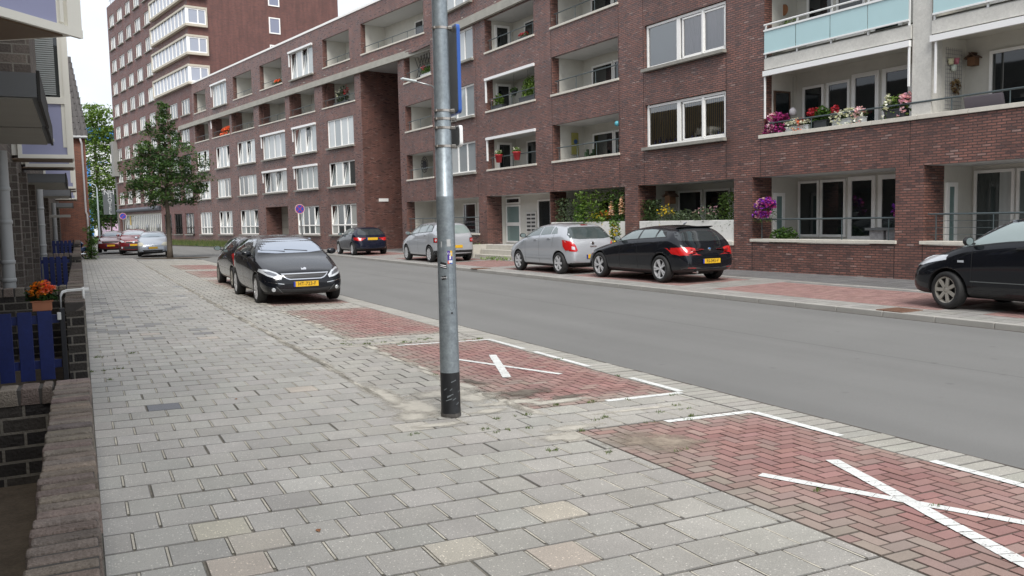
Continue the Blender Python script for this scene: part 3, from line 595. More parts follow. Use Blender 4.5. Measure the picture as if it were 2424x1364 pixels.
for i, zz in enumerate((Z1, Z2, Z3, Z4)):
    window(RW, *B_, zz[0]+.06, zz[1], 'w3', pane=GWH)
    balcony(RW, *CC, zz[0], zz[1], depth=1.45, glaz=[(18.8, 19.9, zz[0]-.1, zz[1]-.2, 'w'), (17.75, 18.75, zz[0]-.1, zz[1]-.2, 'w')], sidedoor=(.5, 1.25, zz[0]-.4, zz[1]-.18))
    balcony(RW, *D_, zz[0], zz[1], depth=1.5, glaz=[(13.6, 14.95, zz[0]-.2, zz[1]-.35, 'w'), (12.2, 13.55, zz[0]-.2, zz[1]-.35, 'w')])
    w_ = window(RW, E_[0]+.03, E_[1]-.03, zz[0]+.13, zz[1]+.03, 'E', pane=GC, setback=.11)
    w_.children[0]['label'] = 'clear pane'
    b = MB(); s0, s1, a, c = E_[0]+.03, E_[1]-.03, zz[0]+.13, zz[1]+.03
    # sashes of the right half (nearer end): two framed lights; s grows to the left in the picture
    for u0, u1 in ((s0+.07, s0+.07+.92), (s0+1.03, s0+1.95)):
        b.box(u0, u1, -.13, -.08, a+.08, a+.13); b.box(u0, u1, -.13, -.08, c-.15, c-.1); b.box(u0, u0+.05, -.13, -.08, a+.1, c-.12); b.box(u1-.05, u1, -.13, -.08, a+.1, c-.12)
    b.box(s0+.97, s0+1.05, -.14, -.06, a+.07, c-.07)
    b.build('sash', WHITE, w_).matrix_parent_inverse = w_.matrix_basis.inverted()
    b = MB(); b.box(s0, s1, -1.6, -.15, a-.1, c+.1, skip='k'); 
    o = b.build('room', mat('room_dark', (.30, .27, .24), .9), RW)
    b = MB()
    if i == 0 or i == 3:
        x = s0+.08
        while x < s1-.08: b.box(x, x+.05, -.185, -.178, a, c+.05); x += .089
        b.build('vertical_blind', mat('blind_ochre', (.88, .70, .32), .7), RW)
    elif i == 1:
        for k in range(60):
            x = s0+(s1-s0)*k/60; yy = -.2+.025*math.sin(k*1.9); x2 = s0+(s1-s0)*(k+1)/60; y2 = -.2+.025*math.sin((k+1)*1.9)
            b.face([(x, yy, a), (x2, y2, a), (x2, y2, c), (x, yy, c)])
        b.build('curtain', mat('curtain_pinkish', (.85, .80, .86), .8), RW)
    if i == 1: MB().box(s0+2.1, s1-.07, -.165, -.16, a, c).build('roller_blind', mat('blind_pale', (.88, .94, .97), .6), RW)
    if i == 0: RW.children[-1].name = 'vertical_blind'
# blue bottles on the sill of the blind window: things of their own
BLUE = mat('blue_glass', (.03, .03, .16), .15)
def local(root, x, y, z): return root.matrix_basis @ Vector((x, y, z))
RW.matrix_basis; bpy.context.view_layer.update()
for k, s in enumerate((9.55, 9.3, 9.0, 8.8, 8.55, 8.3, 8.1, 7.75, 7.55, 6.95, 6.6, 6.4)):
    h = rnd.uniform(.14, .26); b = MB(); b.lathe([(0, 0), (.035, 0), (.038, h*.5), (.012, h*.68), (.012, h), (0, h)], n=10)
    o = b.build('bottle', BLUE, None, smooth=True); o.location = local(RW, s, -.145, 4.0); tag(o, ('leftmost second third fourth fifth sixth seventh eighth ninth tenth eleventh rightmost'.split()[k])+(' dark blue bottle' if k in (0, 11) else ' from the left of the dark blue bottles')+' before the ochre blinds', 'bottle', 'blue bottles before the ochre vertical blinds')
# ground floor
og = balcony(RW, 21.902, 30.298, .95, 2.70, depth=1.5, fl=.2, br=.48, glaz=[(22.3, 23.6, .95, 2.5, 't'), (23.7, 24.8, .85, 2.5, 'dt'), (25.0, 26.4, .95, 2.5, 'w')], wires=3, rh=.75)
oe = balcony(RW, 15.872, 21.148, .55, 2.70, depth=1.0, fl=.02, br=.78, glaz=[(19.85, 21.1, .6, 1.42, 't'), (19.85, 21.1, 1.43, 2.28, 't'), (19.85, 21.1, 2.32, 2.62, 'w'), (17.3, 18.35, .6, 2.45, 'w')], rail=False, cap=False)
b = MB(); b.box(18.5, 19.3, -.999, -.95, 1.05, 1.95); b.build('letterbox_panel', mat('panel_grey', (.62, .61, .58), .5), oe); b = MB()
for i in range(5):
    for j in range(2): b.box(18.56+j*.38, 18.85+j*.38, -.96, -.935, 1.12+i*.165, 1.2+i*.165)
b.build('letter_slot', mat('slot_dark', (.05, .05, .05), .5), oe)
STEPM = mat('step_concrete', (.46, .44, .39), .85, var=.15, vscale=3, var2=(.12, 40))
st = thing('entrance_steps', 'three pale concrete steps leading up to the recessed entrance', 'steps', RW.location[:], RW.rotation_euler[2])
b = MB()
for i in range(3): b.box(17.0, 20.6, .0, .95-.3*i, -.05+.2*i, .15+.2*i)
b.build('steps', STEPM, st, bevel=.01); MB().box(20.65, 21.0, .002, 1.0, -.05, .56).build('side_wall', STEPM, st)
for (s0, s1, gl) in ((11.052, 15.868, [(11.4, 12.6, .6, 2.4, 'w'), (12.7, 14.0, .6, 2.4, 'w'), (14.1, 15.0, .5, 2.4, 'd')]), (5.842, 10.318, [(6.3, 7.6, .6, 2.5, 'd'), (7.7, 8.9, .6, 2.5, 'w'), (9.0, 10.2, .6, 2.5, 'w')])):
    balcony(RW, s0, s1, .80, 2.70, depth=1.7, fl=.2, br=.78, glaz=gl, rail=False, cap=False)
of = balcony(RW, .522, 5.118, .86, 2.70, depth=1.85, fl=.2, br=.78, glaz=[(4.30, 5.06, .95, 2.58, 'w'), (3.38, 4.25, .95, 2.58, 'w'), (2.42, 3.30, .68, 2.62, 'd'), (1.45, 2.34, .68, 2.62, 'd')], sidedoor=(.84, 1.28, .67, 2.25), sdp=GT, wires=0, rh=.55)
oG = balcony(RW, -7.4, -.212, .86, 2.70, depth=1.9, fl=.2, br=.78, glaz=[(-1.25, -.28, .72, 2.58, 'c'), (-2.3, -1.3, .72, 2.58, 'c'), (-3.5, -2.4, .7, 2.58, 'd')], sidedoor=(.84, 1.26, .67, 2.30), sdp=GT, wires=3, rh=.62)
MB().box(-.45, 0, -1.5, -.8, .6, 2.7)
# big glazed balconies at the near end
ob = MB(); 
for fz, zt in ((3.30, 5.62), (6.02, 8.4), (8.75, 11)):
    y = -1.3
    ob.face([(4.68, -.3, fz), (4.68, y, fz), (4.68, y, zt), (4.68, -.3, zt)]); ob.face([(-9, y, fz), (4.68, y, fz), (4.68, y, zt), (-9, y, zt)]); ob.face([(-9, -.05, fz), (4.68, -.05, fz), (4.68, y, fz), (-9, y, fz)]); ob.face([(-9, -.02, zt), (4.68, -.02, zt), (4.68, y, zt), (-9, y, zt)])
ob.face([(4.68, -.3, 3.3), (-9, -.3, 3.3), (-9, -.3, 3.84), (4.68, -.3, 3.84)])
ofb = ob.build('balcony', CREAM, RW)
q = MB(); s = 4.86
while s > -9: q.box(s-1.22, s-.004, -.4, .05, 3.76, 3.86); s -= 1.226
q.build('sill', SILLC, ofb, bevel=.006)
FAS = mat('fascia_concrete', (.56, .55, .51), .8, var=.12, vscale=2.5, var2=(.14, 22))
b = MB()
for a, c in ((.16, 4.66), (-9, -.36)):
    for z in (5.64, 8.28): b.box(a, c, -.3, .02, z, z+.30); b.box(a, c, -.28, -.05, z+.3, z+.34)
b.build('floor_edge', FAS, ofb)
b = MB()
for a, c in ((.16, 4.66), (-9, -.36)):
    for z in (5.46, 8.1): b.box(a, c, .0, .09, z, z+.14); 
    b.box(c-.06 if c > 0 else c-.14, c-.02 if c > 0 else c-.1, .01, .05, 4.3, 5.46)
    if a > 0: b.box(a+.01, a+.05, .01, .05, 4.55, 5.46)
b.build('awning_cassette', mat('awning_white', (.82, .82, .81), .35), ofb)
b = MB(); b.box(-.34, .14, -.42, -.02, 3.86, 16); b.build('column', FAS, ofb)
MB().box(-.345, -.30, -1.3, -.42, 3.3, 16).build('partition', CREAM, ofb)
for a, c in ((.2, 4.64), (-9, -.4)):
    for z in (6.05, 8.69):
        b = MB(); b.box(a, c, .03, .07, z, z+.04); b.box(a, c, .03, .08, z+.62, z+.67); b.tube([(a, .05, z+.80), (c, .05, z+.80)], .025, 8)
        n = 4 if c > 0 else 7
        for k in range(n+1): x = a+.02+(c-a-.04)*k/n; b.box(x-.02, x+.02, -.02, .02, z-.1, z+.8)
        o = b.build('balustrade', mat('balustrade_white', (.78, .79, .78), .4), ofb)
        b = MB()
        for k in range(n): b.box(a+(c-a)*k/n+.012, a+(c-a)*(k+1)/n-.012, .045, .055, z+.04, z+.62)
        b.build('glass_panel', mat('frosted_turquoise', (.42, .60, .62), .22, var=.03, vscale=1, spec=.6), o)
railing(ofb, -8.9, 4.6, 3.86, y=-.02, h=.30, n=11)
for (a, c, e, f, k) in ((3.7, 4.43, 3.95, 5.2, 'w'), (2.85, 3.6, 3.95, 5.2, 'w'), (1.95, 2.78, 3.4, 5.3, 'd'), (1.0, 1.85, 3.4, 5.3, 'd'), (-2.15, -.95, 3.7, 5.25, 'w'), (-3.4, -2.25, 3.5, 5.25, 'd'), (-5, -3.5, 3.5, 5.25, 'w'), (3.4, 4.3, 6.3, 8.0, 'w'), (2.4, 3.3, 6.3, 8.0, 'w'), (1.3, 2.2, 6.1, 8.0, 'd'), (-2.5, -.9, 6.3, 8, 'w')):
    y = -1.3; fw = .07 if k == 'w' else .11; b = MB(); rframe(b, a, c, y+.001, y+.05, e, f, fw, .2 if k == 'd' else fw)
    w_ = b.build('door' if k == 'd' else 'window', WHITE, ofb); p = MB(); p.face([(a, y+.02, e), (c, y+.02, e), (c, y+.02, f), (a, y+.02, f)]); p.build('pane', GD, w_)

# ---------------------------------------------------------------- left wing and tower (one frame, measured then scaled by K_)
K_ = .969; AZL = -.185; P0L = (15.06, 48.54)
def S_(s): return s*K_
def ZZ(z): return 1.674+(z-1.674)*K_
LWR = frame_root('apartment_building', 'long dark brick wing with white windows and a recessed balcony storey, beyond the passage', 'building', P0L, AZL)
SJ = -9.83   # where its upper storey meets the right wing
lg, l1, l2, l3, l4 = [(ZZ(a), ZZ(b)) for a, b in ((.90, 2.83), (3.98, 5.52), (6.45, 8.22), (9.0, 10.75), (11.55, 13.4))]
cw = [(1.1, 4.77), (6.45, 10.1), (11.6, 15.9), (17.4, 21.3), (23.1, 26.4), (28.15, 31.4), (33.2, 35.7), (36.8, 39.2), (40.2, 42.7)]
ops = []; wins = []
for i, (a, b) in enumerate(cw):
    a, b = S_(a), S_(b)
    if i == 2: pass
    else: wins.append((a, b, *lg, 'g4' if i < 6 else 'g3'))
    wins.append((a, b, *l1, 'w4' if i < 6 else 'w3')); wins.append((a, b, *l2, 'w4' if i < 6 else 'w3'))
loggs3 = [(.8, 5.3), (6.5, 10.6), (11.4, 16.3), (17.4, 22.2), (22.7, 27.0), (27.9, 31.6)]
loggs4 = [(-7.3, -.25), (1.28, 5.0), (11.7, 15.8), (17.5, 21.5), (28.3, 31.5)]
for a, b in ((6.5, 10.2), (23.07, 26.6)): wins.append((S_(a), S_(b), *l4, 'w4'))
wins.append((S_(-13), S_(-11.2), *l4, 'w4'))
for a, b in loggs3: ops.append((S_(a), S_(b), *l3, .3, 1))
for a, b in loggs4: ops.append((S_(a), S_(b), *l4, .3, 1))
ops += [(w_[0], w_[1], w_[2], w_[3], .12) for w_ in wins]
ops.append((S_(11.65), S_(15.8), -.3, ZZ(2.92), 1.2, 1))
ZP = ZZ(14.25); ZB = ZZ(10.75)
mb = MB(); wall_mesh(mb, 0, S_(32), -.4, ZB, ops); wall_mesh(mb, SJ, S_(32), ZB, ZP, ops)
mb.face([(0, 0, -.4), (0, 0, ZB), (0, -8, ZB), (0, -8, -.4)]); mb.face([(SJ, 0, ZB), (SJ, -6, ZB), (SJ, -6, ZP), (SJ, 0, ZP)])
mb.face([(SJ, 0, ZP), (SJ, -8, ZP), (S_(32), -8, ZP), (S_(32), 0, ZP)]); mb.face([(0, -8, -.4), (0, -8, ZB), (-9.83, -8, ZB), (-9.83, -8, -.4)])
mb.build('wall', BR, LWR)
b = MB(); b.face([(SJ, .0, ZB-.005), (0, .0, ZB-.005), (0, -8, ZB-.005), (SJ, -8, ZB-.005)]); b.build('soffit', CEIL, LWR)
b = MB(); b.box(SJ, S_(36), 0, .16, ZB-.17, ZB+.08); b.box(SJ, S_(36), 0, .10, ZB+.08, ZB+.2)
for k in range(12): b.tube([(-8+k*3.1, .08, ZB+.34), (-8+k*3.1, .2, ZB+.3)], .02, 6)
b.build('gutter_beam', CONC, LWR)
MB().box(SJ, S_(31.8), -.35, .04, ZP+.003, ZP+.13).build('roof_edge', WHITE, LWR)
for k, w_ in enumerate(wins):
    o = window(LWR, *w_[:4], w_[4]+(('t' if k % 5 < 2 else 'T' if k % 5 == 3 else '') if w_[4] != 'g3' else ''), pane=GWH if w_[2] > 6 else GW)
for k, (a, b) in enumerate(loggs3):
    a, b = S_(a), S_(b); o = balcony(LWR, a, b, *l3, depth=1.6, br=.3, glaz=[(a+.5, a+1.3, l3[0]-.2, l3[1]-.3, 'w'), (a+1.4, a+2.3, l3[0]-.3, l3[1]-.3, 'd')], rh=.45)
    m_ = MB(); m_.box(b-.12, b-.003, -.80, -.30, l3[0]-.3, l3[1]-.02); m_.build('brick_screen', BR, o)
for k, (a, b) in enumerate(loggs4):
    a, b = S_(a), S_(b); balcony(LWR, a, b, *l4, depth=1.6, br=.3, glaz=[(a+.4, a+1.3, l4[0]-.1, l4[1]-.35, 'w'), (a+1.4, a+2.3, l4[0]-.1, l4[1]-.35, 'w')] + ([(a+2.5, a+3.4, l4[0]-.1, l4[1]-.35, 'w')] if k == 0 else []), rh=.4)
# garage portal with a pale roller door
b = MB(); a, c = S_(11.65), S_(15.8); zt = ZZ(2.92)
b.face([(a, -1.2, -.3), (c, -1.2, -.3), (c, -1.2, zt), (a, -1.2, zt)]); o = b.build('garage_door', mat('garage_beige', (.40, .38, .33), .7, var=.05), LWR)
b = MB(); 
for k in range(6): b.box(a, c, -1.19, -1.175, -.1+k*.5, -.085+k*.5)
b.tube([(a+.3, -1.1, 1.45), ((a+c)/2, -1.1, 1.5), (c-.9, -1.1, 1.38)], .02, 5); b.build('door_rib', mat('garage_rib', (.25, .24, .21), .7), o)
# tower
T0, T1 = S_(32.0), S_(61.3); ZT = ZZ(27.0)
TW = frame_root('tower_block', 'tall red-brown brick tower with wrap-around corner windows behind the long wing', 'building', P0L, AZL)
fl = [ZZ(z) for z in (4.28, 6.85, 9.30, 11.8, 14.33, 16.82, 19.35, 21.92, 24.42)]; hs = [ZZ(z) for z in (5.67, 8.1, 10.7, 13.2, 15.73, 18.2, 20.75, 23.3, 25.78)]
tcols = [(58.2, 60.45), (54.6, 56.9), (51.2, 53.35), (47.5, 49.85), (43.8, 46.1)]
ops = []; tw = []
for i in range(9):
    for a, b in tcols: tw.append((S_(a), S_(b), fl[i], hs[i]))
    if i < 4:
        for a, b in ((40.1, 42.5), (36.4, 38.9), (32.7, 35.2)):
            if i < 3 and b < 43: continue
            tw.append((S_(a), S_(b), fl[i], hs[i]))
bays = [(ZZ(14.5), ZZ(15.85)), (ZZ(17.1), ZZ(18.45)), (ZZ(19.6), ZZ(20.95)), (ZZ(22.08), ZZ(23.45)), (ZZ(24.6), ZZ(25.95))]
for a, b in ((33.2, 35.7), (36.8, 39.2), (40.2, 42.7)):
    for zz, kd in ((lg, 'g3'), (l1, 'w3'), (l2, 'w3'), (l3, 'w3')): tw.append((S_(a), S_(b), *zz, kd))
ops = [(w_[0], w_[1], w_[2], w_[3], .12) for w_ in tw]; ops.append((S_(43.6), S_(60.4), -.1, ZZ(3.1), .3, 1))
mb = MB(); wall_mesh(mb, T0, T1, -.4, ZT, ops)
tops = [(7.5*K_, 8.6*K_, ZZ(z), ZZ(z+1.5)) for z in (14.5, 17.05, 19.6, 22.15, 24.7)]
m2 = MB(); wall_mesh(m2, 0, 14.7*K_, 8, ZT, [(o[0], o[1], o[2], o[3], .1) for o in tops])
for f in m2.f: mb.face([(T0-0-m2.v[i][1]*0+m2.v[i][1]*-1, -m2.v[i][0], m2.v[i][2]) for i in f])
mb.face([(T1, 0, -.4), (T1, -14.7*K_, -.4), (T1, -14.7*K_, ZT), (T1, 0, ZT)]); mb.face([(T0, 0, ZT), (T1, 0, ZT), (T1, -14.7*K_, ZT), (T0, -14.7*K_, ZT)]); mb.face([(T0, -14.7*K_, 0), (T1, -14.7*K_, 0), (T1, -14.7*K_, ZT), (T0, -14.7*K_, ZT)])
mb.build('wall', BT, TW)
for w_ in tw: window(TW, *w_[:4], w_[4] if len(w_) > 4 else 'w3', pane=GW)
for o_ in tops:
    b = MB(); a, c, e, f = o_; x = T0
    rframe(b, -c, -a, x-.06, x+.02, e, f, .1, .1, 'x')
    w_ = b.build('window', WHITE, TW); p_ = MB(); p_.face([(x-.03, -a, e), (x-.03, -c, e), (x-.03, -c, f), (x-.03, -a, f)]); p_.build('pane', glass('glass_lilac', (.22, .24, .32)), w_)
STONE = mat('bay_stone', (.50, .46, .38), .7, var=.08)
for zb, zt in bays:
    a, c = T0-.3, S_(43.1); b = MB(); e = .3; d = 1.65*K_
    b.box(a, c, -.1, e, zt, zt+.18); b.box(a, c, -.1, e, zb-.2, zb); b.box(a+.001, T0+.1, -d, -.1, zt+.001, zt+.179); b.box(a+.001, T0+.1, -d, -.1, zb-.199, zb-.001); b.box(a+.002, T0+.05, -d+.001, -d+.12, zb, zt); b.box(c-.2, c-.001, 0, e-.001, zb, zt)
    o = b.build('corner_window', STONE, TW); b = MB(); n = 11
    for k in range(n): x = a+.02+(c-a-.3)*k/(n-1); b.box(x, x+.14, .12, .24, zb, zt)
    b.box(a+.17, c-.25, .13, .23, zb+.001, zb+.07)
    b.box(a+.04, a+.16, .0, .26, zb, zt); b.box(a+.045, a+.12, -d/2-.05, -d/2+.05, zb+.1, zt-.1); b.box(a+.042, a+.14, -d+.125, -d+.2, zb+.1, zt-.1); b.box(a+.046, a+.1, -d+.13, -.001, zb, zb+.1); b.box(a+.046, a+.1, -d+.13, -.001, zt-.1, zt)
    b.build('frame', WHITE, o)
    b = MB(); b.face([(a+.1, .18, zb), (c-.1, .18, zb), (c-.1, .18, zt), (a+.1, .18, zt)]); b.face([(a+.08, -d, zb), (a+.08, .18, zb), (a+.08, .18, zt), (a+.08, -d, zt)]); b.build('pane', glass('glass_lilac_pale', (.34, .37, .44)), o)
b = MB(); b.box(T0, T0+.001, 0, 0, 0, 0); 
b = MB(); x = T1-.6
while x > T1-8: b.tube([(x, -.3, ZT), (x, -.3, ZT+.75)], .03, 5); x -= .8
b.tube([(T1, -.3, ZT+.75), (T1-8, -.3, ZT+.75)], .03, 5); b.build('roof_railing', STEEL, TW)
MB().box(T1-.25, T1+.12, -.35, .12, -.1, ZZ(9.9)).build('corner_pier', mat('pier_grey', (.19, .18, .17), .8), TW)
b = MB(); b.box(T1-1.2, T1+.3, -.5, .45, ZZ(7.6), ZZ(11.6)); o = b.build('bay_window', mat('bay_grey', (.24, .235, .22), .7), TW)
b = MB(); b.box(T1-.05, T1+.31, -.3, .47, ZZ(8), ZZ(9.2)); b.box(T1-.05, T1+.31, -.3, .47, ZZ(10.2), ZZ(11.3)); b.build('pane', GD, o)
MB().box(T1-.04, T1+.32, -.3, .48, ZZ(9.25), ZZ(10.15)).build('panel', WHITE, o)
# shop front
b = MB(); a, c = S_(43.6), S_(60.4); zt = ZZ(3.1)
b.face([(a, -.3, -.1), (c, -.3, -.1), (c, -.3, zt), (a, -.3, zt)]); o = b.build('shop_front', mat('shop_white', (.72, .70, .62), .6), TW)
b = MB(); n = 24
for k in range(n):
    x = a+.3+(c-a-.6)*k/(n-1); b.box(x-.12, x+.12, -.29, -.27, .1, zt-.15)
    if k % 6 == 3: b.box(x-.36, x+.36, -.285, -.26, .5, 1.9)
b.build('pane', GD, o); MB().box(c-3.4, c-2.9, -.26, -.25, 1.9, 2.9).build('sign', mat('sign_yellow', (.6, .4, .06), .5), o)
b = MB(); b.tube([(a-.1, .22, ZZ(3.55)), (c+.1, .22, ZZ(3.55))], .22, 10); b.box(a-.1, c+.1, 0, .22, ZZ(3.55)-.2, ZZ(3.55)+.15); b.build('awning', mat('awning_slate', (.09, .095, .115), .5), TW)
hs_ = thing('hotel_sign', 'dark grey vertical sign with pale hotel lettering projecting from the tower corner', 'sign', TW.matrix_basis @ Vector((T1+.3, .9, 0)), 0)
MB().box(-.6, .6, -.08, .08, ZZ(3.2), ZZ(6.0)).build('panel', mat('sign_slate', (.08, .09, .095), .5), hs_)
LET = mat('letter_pale', (.5, .52, .52), .5)
text('lettering', 'NH', .75, LET, hs_, (.05, -.09, ZZ(5.75)), (R(90), 0, 0))
text('lettering', 'H\nO\nT\nE\nL', .58, LET, hs_, (.1, -.09, ZZ(4.35)), (R(90), 0, 0))
hs_.rotation_euler[2] = -.03

sg_ = thing('wall_sign', 'tiny white name plate on the dark side wall of the passage', 'sign', LWR.matrix_basis @ Vector((-.02, -1.25, 2.95)), LWR.rotation_euler[2]); MB().box(-.02, 0, -.32, .32, -.09, .09).build('plate', WHITE, sg_)

# awning cassettes and guide tubes, white, over some openings
AWN = mat('awning_white', (.82, .82, .81), .35)
for i, zz in enumerate((Z1, Z2)):
    b = MB(); b.box(CC[0]-.02, CC[1]+.05, -.06, .07, zz[1]-.10, zz[1]+.01); b.box(CC[1]-.03, CC[1]+.03, -.03, .04, zz[0]+.45, zz[1]-.10); b.build('awning_cassette', AWN, RW)
for (a, b_, z0_, z1_) in ((*cw[1], *l2), (*cw[2], *l2), (*cw[1], *l1), (*cw[2], *l1), (6.5, 10.2, *l4), (23.07, 26.6, *l4), (22.7, 27.0, *l3)):
    b = MB(); b.box(S_(a)-.02, S_(b_)+.12, -.04, .12, z1_-.04, z1_+.09); b.box(S_(b_)+.03, S_(b_)+.10, .0, .07, (z0_+z1_)/2, z1_-.04); b.build('awning_cassette', AWN, LWR)
# dark framed mirror-like panel on the side wall of the flower balcony
b = MB(); rframe(b, -1.0, -.36, 4.63, 4.675, 3.6, 5.1, .05, .05, 'x'); o = b.build('side_window', mat('frame_brown', (.10, .06, .04), .6), ofb); p = MB(); p.face([(4.645, -1.0, 3.6), (4.645, -.36, 3.6), (4.645, -.36, 5.1), (4.645, -1.0, 5.1)]); p.build('pane', GD, o)
# ================================================================ cars
def lerpc(c, x):
    if x <= c[0][0]: return c[0][1]
    for (a, u), (b, v) in zip(c, c[1:]):
        if x <= b:
            t = (x-a)/(b-a) if b > a else 0; return u+(v-u)*t
    return c[-1][1]
BLACKP = mat('plastic_black', (.018, .018, .019), .55)
TYRE = mat('tyre_rubber', (.016, .016, .016), .75)
RIMS = mat('alloy_silver', (.62, .62, .63), .32, metal=.35, coat=.5); RIMD = mat('rim_dusty', (.36, .34, .30), .4, metal=.3)
CHROME = mat('chrome', (.75, .75, .76), .12, metal=1)
REDL = mat('lamp_red', (.50, .012, .012), .12, coat=1); REDD = mat('lamp_dark_red', (.22, .01, .01), .12, coat=1)
LAMP = mat('lamp_clear', (.62, .65, .68), .12, coat=1, metal=.2); LAMPI = mat('lamp_inner', (.22, .23, .25), .2, metal=.6)
PLATE = mat('plate_yellow', (.72, .43, .02), .45); PLB = mat('plate_blue', (.02, .04, .3), .45); PLT = mat('plate_text', (.015, .012, .01), .6)
CGD = glass('car_glass_dark', (.03, .035, .038), .02, .6); CGM = glass('car_glass_mid', (.16, .20, .20), .03, .6); CGL = glass('car_glass_light', (.34, .38, .42), .03, .7)  # mid and light bases stand in for sky mirrored in car windows
def paint(name, col, metal=.0, rough=.25): return mat(name, col, rough, metal=metal, coat=1 if metal else .75, spec=.5 if metal else .15)
def patch(mb, bvh, poly, axis, off=.004, res=.05, flip=1):
    """a piece of glass, lamp or trim laid on the body: outline in the two other axes, thrown onto the surface"""
    # densify outline
    P = []
    for a, b in zip(poly, poly[1:]+poly[:1]):
        n = max(1, int(math.hypot(b[0]-a[0], b[1]-a[1])/res))
        for i in range(n): P.append(Vector((a[0]+(b[0]-a[0])*i/n, a[1]+(b[1]-a[1])*i/n)))
    n0 = len(P); u0, u1 = min(p.x for p in P), max(p.x for p in P); v0, v1 = min(p.y for p in P), max(p.y for p in P)
    u = u0+res*.5
    while u < u1:
        v = v0+res*.5
        while v < v1: P.append(Vector((u, v))); v += res
        u += res
    vs, es, fs, _, _, _ = geometry.delaunay_2d_cdt(P, [(i, (i+1) % n0) for i in range(n0)], [], 1, 1e-5)
    D = {'x+': (1, 0, 0), 'x-': (-1, 0, 0), 'y+': (0, 1, 0), 'y-': (0, -1, 0), 'z+': (0, 0, 1)}[axis]; D = Vector(D); out = []; last = None; miss = []
    for k, p in enumerate(vs):
        o = Vector((0, p.x, p.y)) if axis[0] == 'x' else (Vector((p.x, 0, p.y)) if axis[0] == 'y' else Vector((p.x, p.y, 0)))
        h = bvh.ray_cast(o+D*6, -D)
        if h[0] is None: miss.append(k); out.append(None); continue
        out.append(h[0]+D*off)
    for k in miss:
        p = vs[k]; best = min((j for j in range(len(vs)) if out[j] is not None and j not in miss), key=lambda j: (vs[j]-p).length, default=None)
        if best is None: return
        q = out[best].copy()
        if axis[0] == 'x': q.y, q.z = p.x, p.y
        elif axis[0] == 'y': q.x, q.z = p.x, p.y
        else: q.x, q.y = p.x, p.y
        out[k] = q
    i = len(mb.v); mb.v += [tuple(q) for q in out]
    for f in fs:
        a, b, c = [out[j] for j in f[:3]]
        n_ = (b-a).cross(c-a); f = f if n_.dot(D) > 0 else f[::-1]
        mb.f.append(tuple(i+j for j in f)); mb.mi.append(mb.cur); mb.col.append(mb.cc)
WHL = {}
def wheel_parts(r, wd, style, rim):
    key = (round(r, 3), style, rim.name)
    if key in WHL: return WHL[key]
    t = MB(); rr = r*.71
    t.lathe([(rr, -wd/2), (r*.93, -wd/2), (r*.985, -wd/2+.02), (r, -wd/4), (r, wd/4), (r*.985, wd/2-.02), (r*.93, wd/2), (rr, wd/2), (rr*.96, 0)], axis='y', n=36, closed=True)
    ty = t.mesh('tyre', TYRE, True); m = MB()
    m.lathe([(rr+.004, wd/2-.004), (rr-.02, wd/2-.012), (rr-.025, wd/2-.05), (rr-.02, 0), (rr, 0)], axis='y', n=36)
    m.lathe([(0, wd/2-.015), (.03, wd/2-.015), (.05, wd/2-.03), (.055, wd/2-.06)], axis='y', n=16)
    n, dbl, wdt = {'5d': (5, 1, .018), '7': (7, 0, .028), '6': (6, 0, .035), '8': (8, 0, .026), '9': (9, 0, .024)}[style]
    for k in range(n):
        for d in ((-.10, .10) if dbl else (0,)):
            a = 2*math.pi*k/n; a2 = a+d*1.6; p = Vector((math.cos(a+d*.4)*.045, wd/2-.03, math.sin(a+d*.4)*.045)); q = Vector((math.cos(a2)*(rr-.015), wd/2-.018, math.sin(a2)*(rr-.015)))
            dr = (q-p); s = dr.cross(Vector((0, 1, 0))).normalized()
            m.obox((p+q)/2, dr/2, (0, .014, 0), s*wdt)
    rm = m.mesh('rim', rim); b = MB(); b.lathe([(0, wd/2-.07), (rr-.02, wd/2-.07)], axis='y', n=24); bk = b.mesh('brake', BLACKP)
    WHL[key] = (ty, rm, bk); return WHL[key]
CARS = []
